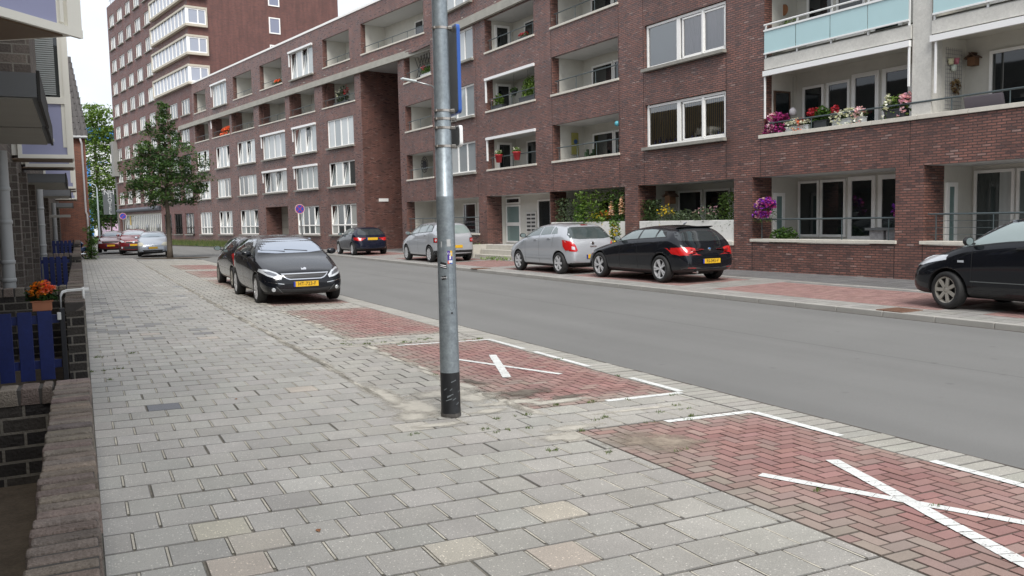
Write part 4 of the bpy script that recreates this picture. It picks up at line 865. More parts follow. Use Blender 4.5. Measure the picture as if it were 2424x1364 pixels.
def make_car(name, label, loc, rz, S, group='cars parked along both sides of the road'):
    k_ = S.get('scale', 1.045); L, W, H, fo, wb = S['L'], S['W'], S['H'], S['fo'], S['wb']; X0 = wb/2+fo
    hz, cz, cx, rx, rrx, rbx, rbz = S['hz'], S['cz'], S['cx'], S['rx'], S['rrx'], S['rbx'], S['rbz']
    top = [(0, .48), (.03, hz-.10), (.10, hz-.02), (.25, hz+.03), (cx*.6, (hz+cz)/2+.045), (cx-.05, cz), (cx+.08, cz+.06), ((cx+rx)/2, (cz+H)/2+.05), (rx, H-.035), ((rx+rrx)/2, H), (rrx, H-.06), ((rrx+rbx)/2, (H+rbz)/2+.03), (rbx, rbz), (L-.05, rbz-S.get('tg', .22)), (L-.01, .60), (L, .50)]
    belt = [(0, .44), (.10, hz-.15), (.3, hz-.06), (cx, cz-.07), (rx, cz-.01+S.get('wedge', .03)), (rrx, cz+.04+S.get('wedge', .03)*2), (rbx, min(rbz-.03, cz+.08)), (L-.04, .62), (L, .46)]
    hw = [(0, .60), (.03, .74), (.12, .87), (.35, .955), (.8, .99), (L*.5, 1), (L-.7, .99), (L-.25, .92), (L-.06, .82), (L, .66)]
    twc = [(0, .50), (.1, .66), (.3, .76), (cx, .85), (rx, .735), (L*.6, .74), (rrx, .69), (rbx, .76), (L-.03, .66), (L, .55)]
    bot = [(0, .27), (.15, .20), (.6, .19), (L-.6, .20), (L-.15, .25), (L, .32)]
    xs = sorted({0, .04, .12, .28, fo-.36, fo, fo+.36, cx-.08, cx+.06, (cx+rx)/2, rx, (rx+rrx)/2, L-(L-fo-wb)-.38, fo+wb, fo+wb+.36, rrx, (rrx+rbx)/2, rbx, L-.05, L})
    xs = [x for i, x in enumerate(xs) if i == 0 or x-xs[i-1] > .03 or x == L]
    rings = []
    for x in xs:
        zt, zs, h, tw_, zb = lerpc(top, x), lerpc(belt, x), lerpc(hw, x)*W/2, lerpc(twc, x)*W/2, lerpc(bot, x)
        zs = min(zs, zt-.03); g_ = min(1, max(0, (zt-zs)/.4)); dr = .035+.055*g_; h5 = h*(.94)
        tw_ = min(tw_, h5-.03)
        rings.append([(0, zb), (h*.82, zb), (h*.965, zb+.07), (h, zb+.46*(zs-zb)), (h*.99, zs-.11*min(1, (zs-zb)/.4)), (h5, zs), (tw_+.01, zt-dr), (tw_*.72, zt-.018), (0, zt)])
    V = []; Fc = []; idx = []
    for x, r in zip(xs, rings):
        lft = []; rgt = []
        for j, (y, z) in enumerate(r):
            if j in (0, 8): V.append((X0-x, 0, z)); lft.append(len(V)-1); rgt.append(len(V)-1)
            else: V.append((X0-x, y, z)); lft.append(len(V)-1); V.append((X0-x, -y, z)); rgt.append(len(V)-1)
        idx.append((lft, rgt))
    for (la, ra), (lb, rb) in zip(idx, idx[1:]):
        for j in range(8): Fc.append((la[j], la[j+1], lb[j+1], lb[j])); Fc.append((ra[j], rb[j], rb[j+1], ra[j+1]))
    for (l, r), fl_ in ((idx[0], 0), (idx[-1], 1)):
        for j in range(8):
            q = [l[j], l[j+1], r[j+1], r[j]]; q = list(dict.fromkeys(q)); Fc.append(tuple(q if fl_ else q[::-1]))
    me = bpy.data.meshes.new('b'); me.from_pydata(V, [], Fc); ob = bpy.data.objects.new('b', me); COL.objects.link(ob)
    bm = bmesh.new(); bm.from_mesh(me); bmesh.ops.recalc_face_normals(bm, faces=bm.faces); bm.to_mesh(me); bm.free()
    m = ob.modifiers.new('s', 'SUBSURF'); m.levels = m.render_levels = 3
    RW_ = S.get('rw', .31); cut = MB()
    for ax in (wb/2, -wb/2):
        for sgn in (1, -1): cut.lathe([(0, sgn*(W/2-.33)), (RW_+.05, sgn*(W/2-.33)), (RW_+.05, sgn*(W/2+.3)), (0, sgn*(W/2+.3))], c=(ax, 0, RW_+.005), axis='y', n=40)
    cm = cut.mesh('c', BLACKP); co = bpy.data.objects.new('c', cm); COL.objects.link(co)
    bm = bmesh.new(); bm.from_mesh(cm); bmesh.ops.remove_doubles(bm, verts=bm.verts, dist=1e-5); bmesh.ops.recalc_face_normals(bm, faces=bm.faces); bm.to_mesh(cm); bm.free()
    bo = ob.modifiers.new('b', 'BOOLEAN'); bo.object = co; bo.operation = 'DIFFERENCE'; bo.solver = 'EXACT'
    dg = bpy.context.evaluated_depsgraph_get(); dg.update(); bme = bpy.data.meshes.new_from_object(ob.evaluated_get(dg)); bpy.data.objects.remove(ob); bpy.data.objects.remove(co)
    bme.name = 'body'; bme.materials.clear(); bme.materials.append(S['paint']); bme.materials.append(BLACKP)
    for p in bme.polygons:
        c = p.center; dk = 0
        for ax in (wb/2, -wb/2):
            if math.hypot(c.x-ax, c.z-RW_-.005) < RW_+.0495 and abs(c.y) > W/2-.34: dk = 1
        if p.normal.z < -.6 and c.z < .32: dk = 1
        if c.z < S.get('skirt', 0) : dk = 1
        p.material_index = dk; p.use_smooth = not dk
    bvh = BVHTree.FromPolygons([v.co.copy() for v in bme.vertices], [tuple(p.vertices) for p in bme.polygons])
    root = thing(name, label, 'car', loc, rz, group); root.scale = (k_, k_, k_)
    body = link('body', bme, root)
    X = lambda x: X0-x
    def P(nm, polys, axis, mt, off=.004, parent=None, res=.05):
        b = MB()
        for pl in polys: patch(b, bvh, pl, axis, off, res)
        if b.f: return b.build(nm, mt, parent or root, smooth=True)
    # side glass (belt rises a little to the rear)
    bz = lambda x: lerpc(belt, x)+.025
    tz = lambda x: lerpc(top, x)-.105
    s0, s1, s2, s3 = S['sw']      # front tip, B post, C post, rear tip
    def side(a, b, n=6, fa=0, fb=0, dropa=0, dropb=0):
        lo = [(X(a+(b-a)*i/n), bz(a+(b-a)*i/n)+.0) for i in range(n+1)]
        hi = [(X(a+fa+(b-fb-a-fa)*i/n), max(bz(a+fa+(b-fb-a-fa)*i/n)+.02, tz(a+fa+(b-fb-a-fa)*i/n)-(dropa*(1-i/n)**2+dropb*(i/n)**2))) for i in range(n+1)]
        return lo+hi[::-1]
    glp = S.get('glass', CGM)
    wa = side(s0, s1-.035, fa=S.get('fa', .55), fb=-.02); wb_ = side(s1+.035, s2-.02, fa=0, fb=0.04); wc = side(s2+.02, s3, fa=0, fb=S.get('fb', .22), dropb=.05)
    for ax in ('y+', 'y-'):
        # dark surround first, then the panes
        sur = side(s0-.05, s3+.05, n=12, fa=S.get('fa', .55)-.02, fb=S.get('fb', .22))
        if S.get('surround', True): P('window_trim', [[(x, z+(.02 if i > 12 else -.02)) for i, (x, z) in enumerate(sur)]], ax, BLACKP, .002)
        for q in (wa, wb_, wc):
            if q[0][0]-q[6][0] > .08: P('side_window', [q], ax, glp, .005)
    # windscreen and rear window
    wz0, wz1 = cz+.07, H-.10; tw1 = .52*W
    P('windscreen', [[(-W*.425, wz0+.02), (-W*.2, wz0-.015), (W*.2, wz0-.015), (W*.425, wz0+.02), (W*.39, (wz0+wz1)/2), (W*.348, wz1-.005), (W*.15, wz1+.01), (-W*.15, wz1+.01), (-W*.348, wz1-.005), (-W*.39, (wz0+wz1)/2)]], 'x+', S.get('wsg', CGL), .005)
    b = MB()
    for y0 in (.35, -.15):
        h = bvh.ray_cast(Vector((4, y0, wz0+.02)), Vector((-1, 0, 0))); h2 = bvh.ray_cast(Vector((4, y0-.5, wz0+.06)), Vector((-1, 0, 0)))
        if h[0] and h2[0]: b.tube([h[0]+Vector((.02, 0, .0)), h2[0]+Vector((.02, 0, .0))], .009, 4)
    b.build('wiper', BLACKP, root)
    rz0, rz1 = rbz+S.get('rwlo', .02), H-S.get('rwhi', .13); wl, wu = S.get('rww', (.37, .31))
    P('rear_window', [[(-W*wl, rz0+.03), (-W*wl*.6, rz0), (W*wl*.6, rz0), (W*wl, rz0+.03), (W*(wl+.01), rz0+(rz1-rz0)*.35), (W*wu, rz1-.01), (W*wu*.5, rz1), (-W*wu*.5, rz1), (-W*wu, rz1-.01), (-W*(wl+.01), rz0+(rz1-rz0)*.35)]], 'x-', S.get('rwg', CGD), .005)
    # seams and handles
    b = MB(); sl_ = lambda x, z0, z1, dx=0: [(X(x)-.004, z0), (X(x)+.004, z0), (X(x+dx)+.004, z1), (X(x+dx)-.004, z1)]
    for ax in ('y+', 'y-'):
        for x, z0, z1, dx in ((s1, .27, bz(s1), 0), (s0+.22, .27, bz(s0+.2)-.02, .0), (s3-.22, RW_*2+.18, bz(s3), .06)): patch(b, bvh, sl_(x, z0, z1, dx), ax, .0025, .06)
        patch(b, bvh, [(X(s0+.22), .265), (X(s3-.4 if S.get('five', 1) else s1), .265), (X(s3-.4 if S.get('five', 1) else s1), .273), (X(s0+.22), .273)], ax, .0025, .1)
    b.build('door_seam', BLACKP, root)
    for sgn in (1, -1):
        for x in ((s1-.22, s2-.05) if S.get('five', 1) else (s1-.22,)):
            z = bz(x)-.12; h = bvh.ray_cast(Vector((X(x), sgn*3, z)), Vector((0, -sgn, 0)))
            if h[0]: MB().obox(h[0]+Vector((0, sgn*.014, 0)), (.085, 0, 0), (0, .012, 0), (0, 0, .014)).build('door_handle', S.get('handle', S['paint']), root, bevel=.006)
        h = bvh.ray_cast(Vector((X(s0+.22), sgn*3, bz(s0+.2)+.02)), Vector((0, -sgn, 0)))
        if h[0]:
            b = MB(); c = h[0]+Vector((.02, sgn*.13, .05)); b.lathe([(0, -.06), (.05, -.055), (.085, -.03), (.09, .0), (.085, .035)], axis='x', n=14)
            b.v = [(v[0]*.9, v[1]*1.15, v[2]*.78) for v in b.v]
            o = b.build('door_mirror', S.get('mirror', S['paint']), root, smooth=True); o.location = c; o.rotation_euler = (0, 0, math.pi if False else 0)
            o.scale = (-1, 1, 1)
            b = MB(); b.lathe([(0, 0), (.075, 0)], axis='x', n=14); b.v = [(v[0], v[1]*1.15, v[2]*.78) for v in b.v]; b.build('mirror_glass', CGM, o).location = (.028, 0, 0)
            MB().tube([h[0]+Vector((0, 0, .01)), c+Vector((0, 0, -.03))], .02, 6).build('mirror_arm', BLACKP, root)
    # wheels
    ty, rm, bk = wheel_parts(RW_, S.get('tw', .2), S.get('rim', '7'), S.get('rimm', RIMS))
    for ax in (wb/2, -wb/2):
        for sgn in (1, -1):
            o = bpy.data.objects.new('wheel', ty); COL.objects.link(o); o.parent = root; o.location = (ax, sgn*(W/2-.115), RW_); o.rotation_euler = (0, 0, 0 if sgn > 0 else math.pi)
            if ax > 0 and S.get('steer'): o.rotation_euler[2] += S['steer']
            link('rim', rm, o); link('brake', bk, o)
    MB().box(-wb/2-.3, wb/2+.3, -W/2+.35, W/2-.35, .17, .3).build('underbody', BLACKP, root)
    S['X'] = X; S['P'] = P; S['bvh'] = bvh; S['root'] = root; S['X0'] = X0
    return root
def plate(S, txt, z, rear=True, w_=.52, h=.11, y=0, tsx=.92):
    sg = -1 if rear else 1; d = Vector((sg, 0, 0)); hh = [S['bvh'].ray_cast(Vector((sg*5, y+a, z+b)), -d)[0] for a in (-w_/2, 0, w_/2) for b in (-h/2, h/2)]
    x = max([q.x*sg for q in hh if q] + [0])*sg+sg*.012
    o = MB().box(x-.006, x+.006, y-w_/2, y+w_/2, z-h/2, z+h/2).build('number_plate', PLATE, S['root'])
    side = y+(w_/2-.02)*(1 if rear else -1)
    MB().box(x-.008, x+.008, side-.02, side+.02, z-h/2+.001, z+h/2-.001).build('blue_band', PLB, o)
    if txt: text('lettering', txt, .105, PLT, o, (x+sg*.009, y-(.02 if rear else -.02), z), (R(90), 0, R(90) if sg > 0 else R(-90)), .001, sx=tsx)
    return o
def light(S, poly, axis, m, nm='tail_light', inner=None, im=None, both=True, off=.014):
    for s in ((1, -1) if both else (1,)):
        if axis[0] == 'x': pl = [(p[0]*s, p[1]) for p in poly]; o = S['P'](nm, [pl], axis, m, off, res=.03)
        else: o = S['P'](nm, [poly], 'y+' if s > 0 else 'y-', m, off, res=.03)
        if inner and o and axis[0] == 'x': S['P']('lens', [[(p[0]*s, p[1]) for p in inner]], axis, im, off+.003, parent=o, res=.03)
def disc(S, y, z, r, rear, m, nm, dx=.01, n=18, d=.012):
    sg = -1 if rear else 1; h = S['bvh'].ray_cast(Vector((sg*5, y, z)), Vector((-sg, 0, 0)))
    if not h[0]: return
    b = MB(); b.lathe([(0, d), (r*.9, d), (r, d*.5), (r, 0)], axis='x', n=n); o = b.build(nm, m, S['root'], smooth=False); nn = h[1] if h[1].x*sg > 0 else -h[1]
    o.location = h[0]+nn*.002; o.rotation_euler = nn.to_track_quat('X', 'Z').to_euler(); return o
ZF = lambda x: zg(x)
def place(x, yf, yr_, heading, S):
    """midpoint of the axles; heading +1 drives away, -1 towards the camera"""
    return (x, (yf+yr_)/2, zg(x)+.008)
BLACKC = paint('paint_black', (.006, .007, .010)); NAVY = paint('paint_blue_black', (.008, .010, .022)); SILV = paint('paint_silver', (.46, .48, .51), .35, .3); SILB = paint('paint_silver_blue', (.45, .49, .55), .35, .3)
REDP = paint('paint_dark_red', (.16, .012, .016), .2); REDM = paint('paint_wine_red', (.13, .012, .014), .3); ANTH = paint('paint_anthracite', (.018, .017, .022), .3)
UP, DN = math.pi/2, -math.pi/2
# --- black hatchback on the near side, facing us
S = dict(L=4.25, W=1.80, H=1.46, fo=.86, wb=2.62, hz=.74, cz=1.0, cx=1.12, rx=1.95, rrx=3.75, rbx=4.08, rbz=1.02, paint=BLACKC, sw=(1.22, 2.28, 3.12, 3.55), rim='9', glass=CGD, wsg=glass('screen_sky', (.27, .31, .38), .04, .8), rw=.32, fa=.62)  # windscreen base colour paints in the pale sky it reflects
make_car('parked_car', 'black hatchback facing the camera, chrome grille, beside the near pavement', place(4.37, 19.5, 22.2, -1, S), DN, S)
light(S, [(.50, .545), (.60, .56), (.76, .62), (.86, .70), (.84, .755), (.72, .745), (.58, .69), (.48, .60)], 'x+', LAMP, 'headlight', [(.56, .59), (.74, .65), (.80, .71), (.70, .71), (.58, .655)], LAMPI)
gp = [(-.50, .665), (.50, .665), (.47, .62), (.40, .555), (.33, .53), (-.33, .53), (-.40, .555), (-.47, .62)]
gr_ = S['P']('grille', [gp], 'x+', CHROME, .008, res=.03); S['P']('grille_slats', [[(p[0]*.93, .598+(p[1]-.598)*.70) for p in gp]], 'x+', BLACKP, .012, parent=gr_, res=.03)
S['P']('slat', [[(-.42, .612), (.42, .612), (.42, .604), (-.42, .604)], [(-.40, .59), (.40, .59), (.40, .582), (-.40, .582)]], 'x+', mat('slat_grey', (.12, .12, .125), .3, metal=.7), .015, parent=gr_, res=.06)
S['P']('lower_intake', [[(-.62, .30), (-.45, .25), (.45, .25), (.62, .30), (.66, .37), (.3, .33), (-.3, .33), (-.66, .37)]], 'x+', BLACKP, .005, res=.05)
S['P']('bumper_line', [[(-.62, .40), (-.48, .245), (0, .225), (.48, .245), (.62, .40), (.60, .40), (.465, .255), (0, .237), (-.465, .255), (-.60, .40)]], 'x+', mat('bumper_edge', (.12, .125, .13), .3, metal=.5), .010, res=.04)
S['P']('chrome_strip', [[(.45, .452), (.62, .478), (.80, .515), (.80, .503), (.62, .464), (.45, .44)]], 'x+', CHROME, .008, res=.05); S['P']('chrome_strip', [[(-.45, .452), (-.62, .478), (-.80, .515), (-.80, .503), (-.62, .464), (-.45, .44)]], 'x+', CHROME, .008, res=.05)
for s in (1, -1): disc(S, .66*s, .335, .042, False, LAMP, 'fog_light')
plate(S, 'HT-723-F', .435, False)
b = MB(); b.face([(0, -.05, -.03), (0, .0, -.045), (0, .05, -.02), (0, .055, .03), (0, .02, .05), (0, -.02, .02), (0, -.055, .04)]); 
h = S['bvh'].ray_cast(Vector((5, 0, .735)), Vector((-1, 0, 0)))
o = b.build('emblem', CHROME, S['root']); o.location = (h[0]+Vector((.012, 0, .0))); o.rotation_euler = (0, -.5, 0)
# --- dark small hatch behind it, tail towards us
S = dict(L=3.78, W=1.62, H=1.42, fo=.72, wb=2.45, hz=.78, cz=.98, cx=1.0, rx=1.65, rrx=3.25, rbx=3.62, rbz=.98, paint=ANTH, sw=(1.1, 2.15, 2.75, 3.25), rim='8', rimm=RIMD, five=0, glass=CGD, rw=.29)
make_car('parked_car', 'dark small hatchback standing just behind the black one, red tail lamp showing', place(4.55, 27.2, 24.6, 1, S), UP, S)
light(S, [(.60, .62), (.76, .62), (.78, .95), (.68, .95)], 'x-', REDL); light(S, [(S['X'](3.5), .62), (S['X'](3.72), .62), (S['X'](3.66), .93), (S['X'](3.5), .9)], 'y+', REDL)
plate(S, '', .5, True)
# --- black hatch with silver spokes, far side
S = dict(L=4.33, W=1.77, H=1.39, fo=.77, wb=2.69, hz=.76, cz=.99, cx=1.42, rx=2.12, rrx=3.72, rbx=4.10, rbz=.97, tg=.14, rww=(.40, .345), rwhi=.10, paint=BLACKC, sw=(1.52, 2.52, 3.22, 3.60), rim='5d', glass=CGM, rwg=CGD, rw=.332, fa=.62, fb=.2, wedge=.03, tw=.22)
make_car('parked_car', 'black sporty hatchback with silver double-spoke wheels and bright red tail lights', place(13.98, 20.25, 17.42, 1, S), UP, S)
light(S, [(.42, .83), (.56, .86), (.74, .86), (.86, .84), (.84, .70), (.78, .66), (.60, .70), (.44, .74)], 'x-', REDL, inner=[(.46, .80), (.58, .82), (.58, .75), (.46, .77)], im=REDD)
light(S, [(S['X'](4.02), .855), (S['X'](4.3), .80), (S['X'](4.3), .66), (S['X'](4.14), .68)], 'y+', REDL)
S['P']('diffuser', [[(-.72, .28), (.72, .28), (.76, .38), (.55, .40), (.3, .36), (-.3, .36), (-.55, .40), (-.76, .38)]], 'x-', mat('plastic_grey', (.05, .048, .048), .6), .006)
for s in (1, -1): S['P']('reflector', [[(s*.46, .375), (s*.66, .385), (s*.66, .36), (s*.46, .35)]], 'x-', REDD, .012, res=.04)
plate(S, 'RS-043-V', .52)
o = disc(S, 0, .80, .042, True, CHROME, 'emblem'); b = MB()
for a in (0, 2): b.face([(.014, 0, 0)]+[(.014, .03*math.cos(R(45*a+t)), .03*math.sin(R(45*a+t))) for t in range(0, 91, 15)])
b.build('emblem_quadrant', mat('emblem_blue', (.05, .2, .55), .3), o)
b = MB(); b.obox((S['X'](3.70), 0, 1.318), (.07, 0, -.018), (0, .52, 0), (0, 0, .012)); b.build('roof_spoiler', BLACKC, S['root'], bevel=.01)
b = MB(); b.tube([(S['X'](3.3), 0, 1.40), (S['X'](3.42), 0, 1.45)], [.03, .008], 6); b.build('antenna', SILV, S['root'])
b = MB(); b.tube([(S['X'](L_ := 4.22), .45, .27), (S['X'](4.36), .45, .27)], .032, 10); b.build('exhaust', CHROME, S['root'])
# --- silver hatch with curved tail
S = dict(L=4.0, W=1.70, H=1.48, fo=.83, wb=2.51, hz=.84, cz=1.05, cx=1.05, rx=1.82, rrx=3.45, rbx=3.88, rbz=.98, tg=.16, paint=SILV, sw=(1.1, 2.2, 2.86, 3.22), rim='6', glass=glass('side_glass_grey', (.11, .14, .14), .03, .6), rwg=glass('rear_glass_grey', (.05, .065, .065), .03, .6), rw=.31, fb=.14, surround=False, mirror=BLACKP, rww=(.40, .33))
make_car('parked_car', 'silver hatchback with rounded tail behind the black sporty hatchback', place(13.78, 24.95, 22.25, 1, S), UP, S)
light(S, [(.58, .82), (.66, .93), (.80, .98), (.80, .80), (.74, .66), (.60, .64), (.54, .68)], 'x-', REDL, inner=[(.62, .78), (.70, .80), (.70, .71), (.62, .70)], im=LAMP)
light(S, [(S['X'](3.55), .97), (S['X'](3.80), .88), (S['X'](3.94), .70), (S['X'](3.70), .68), (S['X'](3.58), .80)], 'y+', REDL)
S['P']('high_brake_light', [[(-.12, 1.42), (.12, 1.42), (.12, 1.385), (-.12, 1.385)]], 'x-', REDD, .012)
S['P']('trunk_handle', [[(-.12, .80), (.12, .80), (.10, .765), (-.10, .765)]], 'x-', CHROME, .012)
disc(S, 0, .87, .05, True, CHROME, 'emblem'); plate(S, '83-XF-', .50)
for s in ('y+', 'y-'): S['P']('side_moulding', [[(S['X'](1.35), .50), (S['X'](3.0), .50), (S['X'](3.0), .44), (S['X'](1.35), .44)]], s, SILV, .016, res=.15)
b = MB(); b.tube([(S['X'](3.4), 0, 1.46), (S['X'](3.6), 0, 1.62)], .006, 5); b.build('antenna', BLACKP, S['root'])
# --- silver tall hatch behind the pole
S = dict(L=4.2, W=1.76, H=1.58, fo=.86, wb=2.58, hz=.86, cz=1.08, cx=1.05, rx=1.85, rrx=3.72, rbx=4.08, rbz=1.08, tg=.14, paint=SILV, sw=(1.1, 2.25, 3.1, 3.62), rim='9', glass=CGM, rwg=glass('rear_glass_pale', (.22, .27, .26), .03, .6), rw=.32, fb=.12, rww=(.39, .35), rwhi=.15)  # pale rear glass colour stands in for sky showing in it
make_car('parked_car', 'silver tall hatchback half hidden behind the galvanised pole', place(13.62, 35.2, 32.5, 1, S), UP, S)
light(S, [(.58, .93), (.82, .95), (.82, .76), (.58, .76)], 'x-', BLACKP, inner=[(.60, .91), (.80, .93), (.80, .78), (.60, .78)], im=REDL)
for s in (1, -1):
    disc(S, s*.66, .85, .045, True, LAMP, 'lens'); disc(S, s*.77, .86, .05, True, LAMP, 'lens')
light(S, [(S['X'](3.9), .93), (S['X'](4.12), .93), (S['X'](4.12), .77), (S['X'](3.9), .79)], 'y+', REDL)
S['P']('rear_bumper', [[(-.84, .26), (.84, .26), (.84, .46), (-.84, .46)]], 'x-', BLACKP, .012, res=.08)
for ax in ('y+', 'y-'): S['P']('rear_bumper', [[(S['X'](3.78), .28), (S['X'](4.17), .28), (S['X'](4.17), .45), (S['X'](3.85), .45)]], ax, BLACKP, .008)
plate(S, '', .60)
# --- blue-black hatch farthest on the far side
S = dict(L=3.97, W=1.74, H=1.42, fo=.8, wb=2.47, hz=.78, cz=.98, cx=1.15, rx=1.9, rrx=3.35, rbx=3.78, rbz=.96, tg=.14, paint=NAVY, sw=(1.25, 2.25, 2.95, 3.35), rim='5d', glass=CGM, rwg=CGD, rw=.31)
make_car('parked_car', 'blue-black hatchback parked by the passage corner, its yellow plate towards the camera', place(13.4, 45.5, 42.7, 1, S), UP, S)
light(S, [(.46, .84), (.82, .88), (.82, .74), (.62, .70), (.48, .74)], 'x-', REDL); light(S, [(S['X'](3.68), .87), (S['X'](3.9), .85), (S['X'](3.9), .74), (S['X'](3.72), .76)], 'y+', REDL); plate(S, '', .80, w_=.55, h=.12)
# --- black car at the right edge
S = dict(L=3.83, W=1.66, H=1.54, fo=.78, wb=2.46, hz=.80, cz=1.06, cx=1.02, rx=1.75, rrx=3.2, rbx=3.65, rbz=1.0, paint=BLACKC, sw=(1.0, 2.25, 2.9, 3.2), rim='7', rimm=RIMD, glass=glass('side_glass_pale', (.27, .33, .33), .03, .6), five=0, rw=.305, mirror=BLACKP, fa=.75, steer=R(-9), skirt=.0, handle=BLACKP)  # side glass is coloured pale in place of mirrored sky
make_car('parked_car', 'black compact car cut by the right edge, dusty seven-spoke front wheel', place(14.0, 9.5, 6.93, 1, S), UP, S)
light(S, [(.56, .68), (.74, .70), (.80, .80), (.78, .88), (.66, .86), (.56, .78)], 'x+', LAMP, 'headlight')
light(S, [(S['X'](.06), .66), (S['X'](.20), .68), (S['X'](.30), .80), (S['X'](.24), .86), (S['X'](.10), .80)], 'y+', LAMP, 'headlight')
for ax in ('y+', 'y-'):
    S['P']('indicator', [[(S['X'](.98), .80), (S['X'](1.09), .80), (S['X'](1.09), .765), (S['X'](.98), .765)]], ax, LAMP, .008, res=.04)
    S['P']('side_moulding', [[(S['X'](1.2), .475), (S['X'](3.0), .475), (S['X'](3.0), .46), (S['X'](1.2), .46)]], ax, mat('trim_grey', (.12, .13, .13), .4), .006, res=.15)
# --- group at the far left
AN = -.10
S = dict(L=4.25, W=1.70, H=1.45, fo=.85, wb=2.58, hz=.76, cz=1.02, cx=.95, rx=1.75, rrx=3.6, rbx=4.05, rbz=.98, paint=SILB, sw=(1.05, 2.2, 2.9, 3.4), rim='9', glass=CGD, five=0, wsg=glass('screen_sky_tint', (.24, .29, .34), .04, .8))  # bluish screen base imitates reflected sky
make_car('parked_car', 'silver hatchback facing the camera just left of the street tree', (4.06, 56.8, zg(4.1)), DN+AN, S)
light(S, [(.44, .66), (.62, .60), (.80, .62), (.82, .74), (.72, .82), (.56, .80)], 'x+', mat('lamp_cloudy', (.62, .60, .48), .3), 'headlight')
S['P']('lower_intake', [[(-.55, .38), (.55, .38), (.48, .28), (-.48, .28)]], 'x+', BLACKP, .005); plate(S, '', .50, False); disc(S, 0, .68, .04, False, CHROME, 'emblem')
S = dict(L=4.12, W=1.78, H=1.57, fo=.85, wb=2.6, hz=.9, cz=1.12, cx=1.0, rx=1.75, rrx=3.6, rbx=4.0, rbz=1.05, paint=REDP, sw=(1.1, 2.2, 3.0, 3.45), rim='5d', glass=CGD, skirt=.27, rw=.34)
make_car('parked_car', 'red crossover with dark sills, second from the left of the far group', (3.3, 62.0, zg(3.3)), DN+AN, S)
light(S, [(.48, .76), (.66, .74), (.84, .84), (.82, .92), (.62, .86)], 'x+', LAMP, 'headlight'); S['P']('lower_intake', [[(-.6, .5), (.6, .5), (.5, .32), (-.5, .32)]], 'x+', BLACKP, .005)
S['P']('grille', [[(-.46, .8), (.46, .8), (.40, .70), (-.40, .70)]], 'x+', BLACKP, .006); disc(S, 0, .76, .07, False, CHROME, 'emblem'); plate(S, '', .58, False)
for s in (1, -1): disc(S, s*.66, .42, .06, False, LAMP, 'fog_light')
S = dict(L=4.15, W=1.74, H=1.44, fo=.82, wb=2.51, hz=.78, cz=1.0, cx=1.1, rx=1.85, rrx=3.5, rbx=3.95, rbz=.98, paint=REDM, sw=(1.2, 2.25, 2.95, 3.4), rim='7', glass=CGD, wsg=glass('screen_sky_tint', (.33, .40, .47)))
make_car('parked_car', 'wine-red hatchback, leftmost of the far group beside the ivy', (2.18, 66.2, zg(2.2)), DN+AN-.05, S)
light(S, [(.50, .62), (.80, .62), (.82, .76), (.54, .76)], 'x+', LAMP, 'headlight'); S['P']('grille', [[(-.46, .75), (.46, .75), (.46, .64), (-.46, .64)]], 'x+', BLACKP, .006); plate(S, '', .48, False)
# ================================================================ lamp post with signs, close to the camera
GALV = mat('galvanised', (.27, .31, .335), .42, metal=.55, var=.22, vscale=16, var2=(.22, 45), bump=.05, bscale=30)
px_, py_ = 2.862, 6.89; zb = zg(px_)
po = thing('lamp_post', 'thick galvanised lamp post with a black painted foot on the near pavement', 'lamp post', (px_, py_, zb))
b = MB(); b.lathe([(.0868, -.02), (.0868, .08), (.0865, .42), (.082, 1.0), (.0775, 1.95)], n=40); b.lathe([(.0775, 1.95), (.0772, 1.955), (.0755, 1.957), (.069, 2.9), (.0665, 3.6), (.055, 6.5), (0, 6.5)], n=40)
b.build('pole', GALV, po, smooth=True)
b = MB(); b.lathe([(.0885, -.01), (.0885, .075), (.0872, .08), (.0868, .40), (.0865, .405)], n=40)
bk = mat('black_bitumen', (.012, .013, .015), .4, var=.35, vscale=9, var2=(.2, 30), bump=.3, bscale=25); b.build('painted_foot', bk, po, smooth=True)
MB().lathe([(.09, -.02), (.0905, .035), (.088, .04)], n=40).build('base_collar', mat('bitumen_worn', (.06, .055, .05), .8, var=.5, vscale=30), po, smooth=True)
b = MB(); 
for k in range(9): 
    a = rnd.uniform(3.6, 5.3); z = rnd.uniform(.10, .36); s = rnd.uniform(.01, .035)
    for t in range(3):
        a0, a1 = a+t*s*7, a+(t+1)*s*7; r_ = .0878
        b.face([(r_*math.cos(a0), r_*math.sin(a0), z+t*.006), (r_*math.cos(a1), r_*math.sin(a1), z+(t+1)*.006), (r_*math.cos(a1), r_*math.sin(a1), z+(t+1)*.006+.006), (r_*math.cos(a0), r_*math.sin(a0), z+t*.006+.007)])
b.build('scratch', mat('scratch_grey', (.16, .18, .19), .5), po)
def camdir(): return math.atan2(0-py_, 0-px_)
CD = camdir()
def prad(z):
    pf = [(.0865, .42), (.082, 1.0), (.0775, 1.95), (.069, 2.9), (.0665, 3.6)]
    for (r0, z0), (r1, z1) in zip(pf, pf[1:]):
        if z <= z1: return r0+(r1-r0)*(z-z0)/(z1-z0)
    return .0665
def wrap(mb, da0, da1, z0, z1, off=.0012, n=8, skew=0):
    for k in range(n):
        a, c = CD+da0+(da1-da0)*k/n, CD+da0+(da1-da0)*(k+1)/n; s0, s1 = skew*k/n, skew*(k+1)/n
        r0, r1 = prad(z0)+off, prad(z1)+off
        mb.face([(r0*math.cos(a), r0*math.sin(a), z0+s0), (r0*math.cos(c), r0*math.sin(c), z0+s1), (r1*math.cos(c), r1*math.sin(c), z1+s1), (r1*math.cos(a), r1*math.sin(a), z1+s0)])
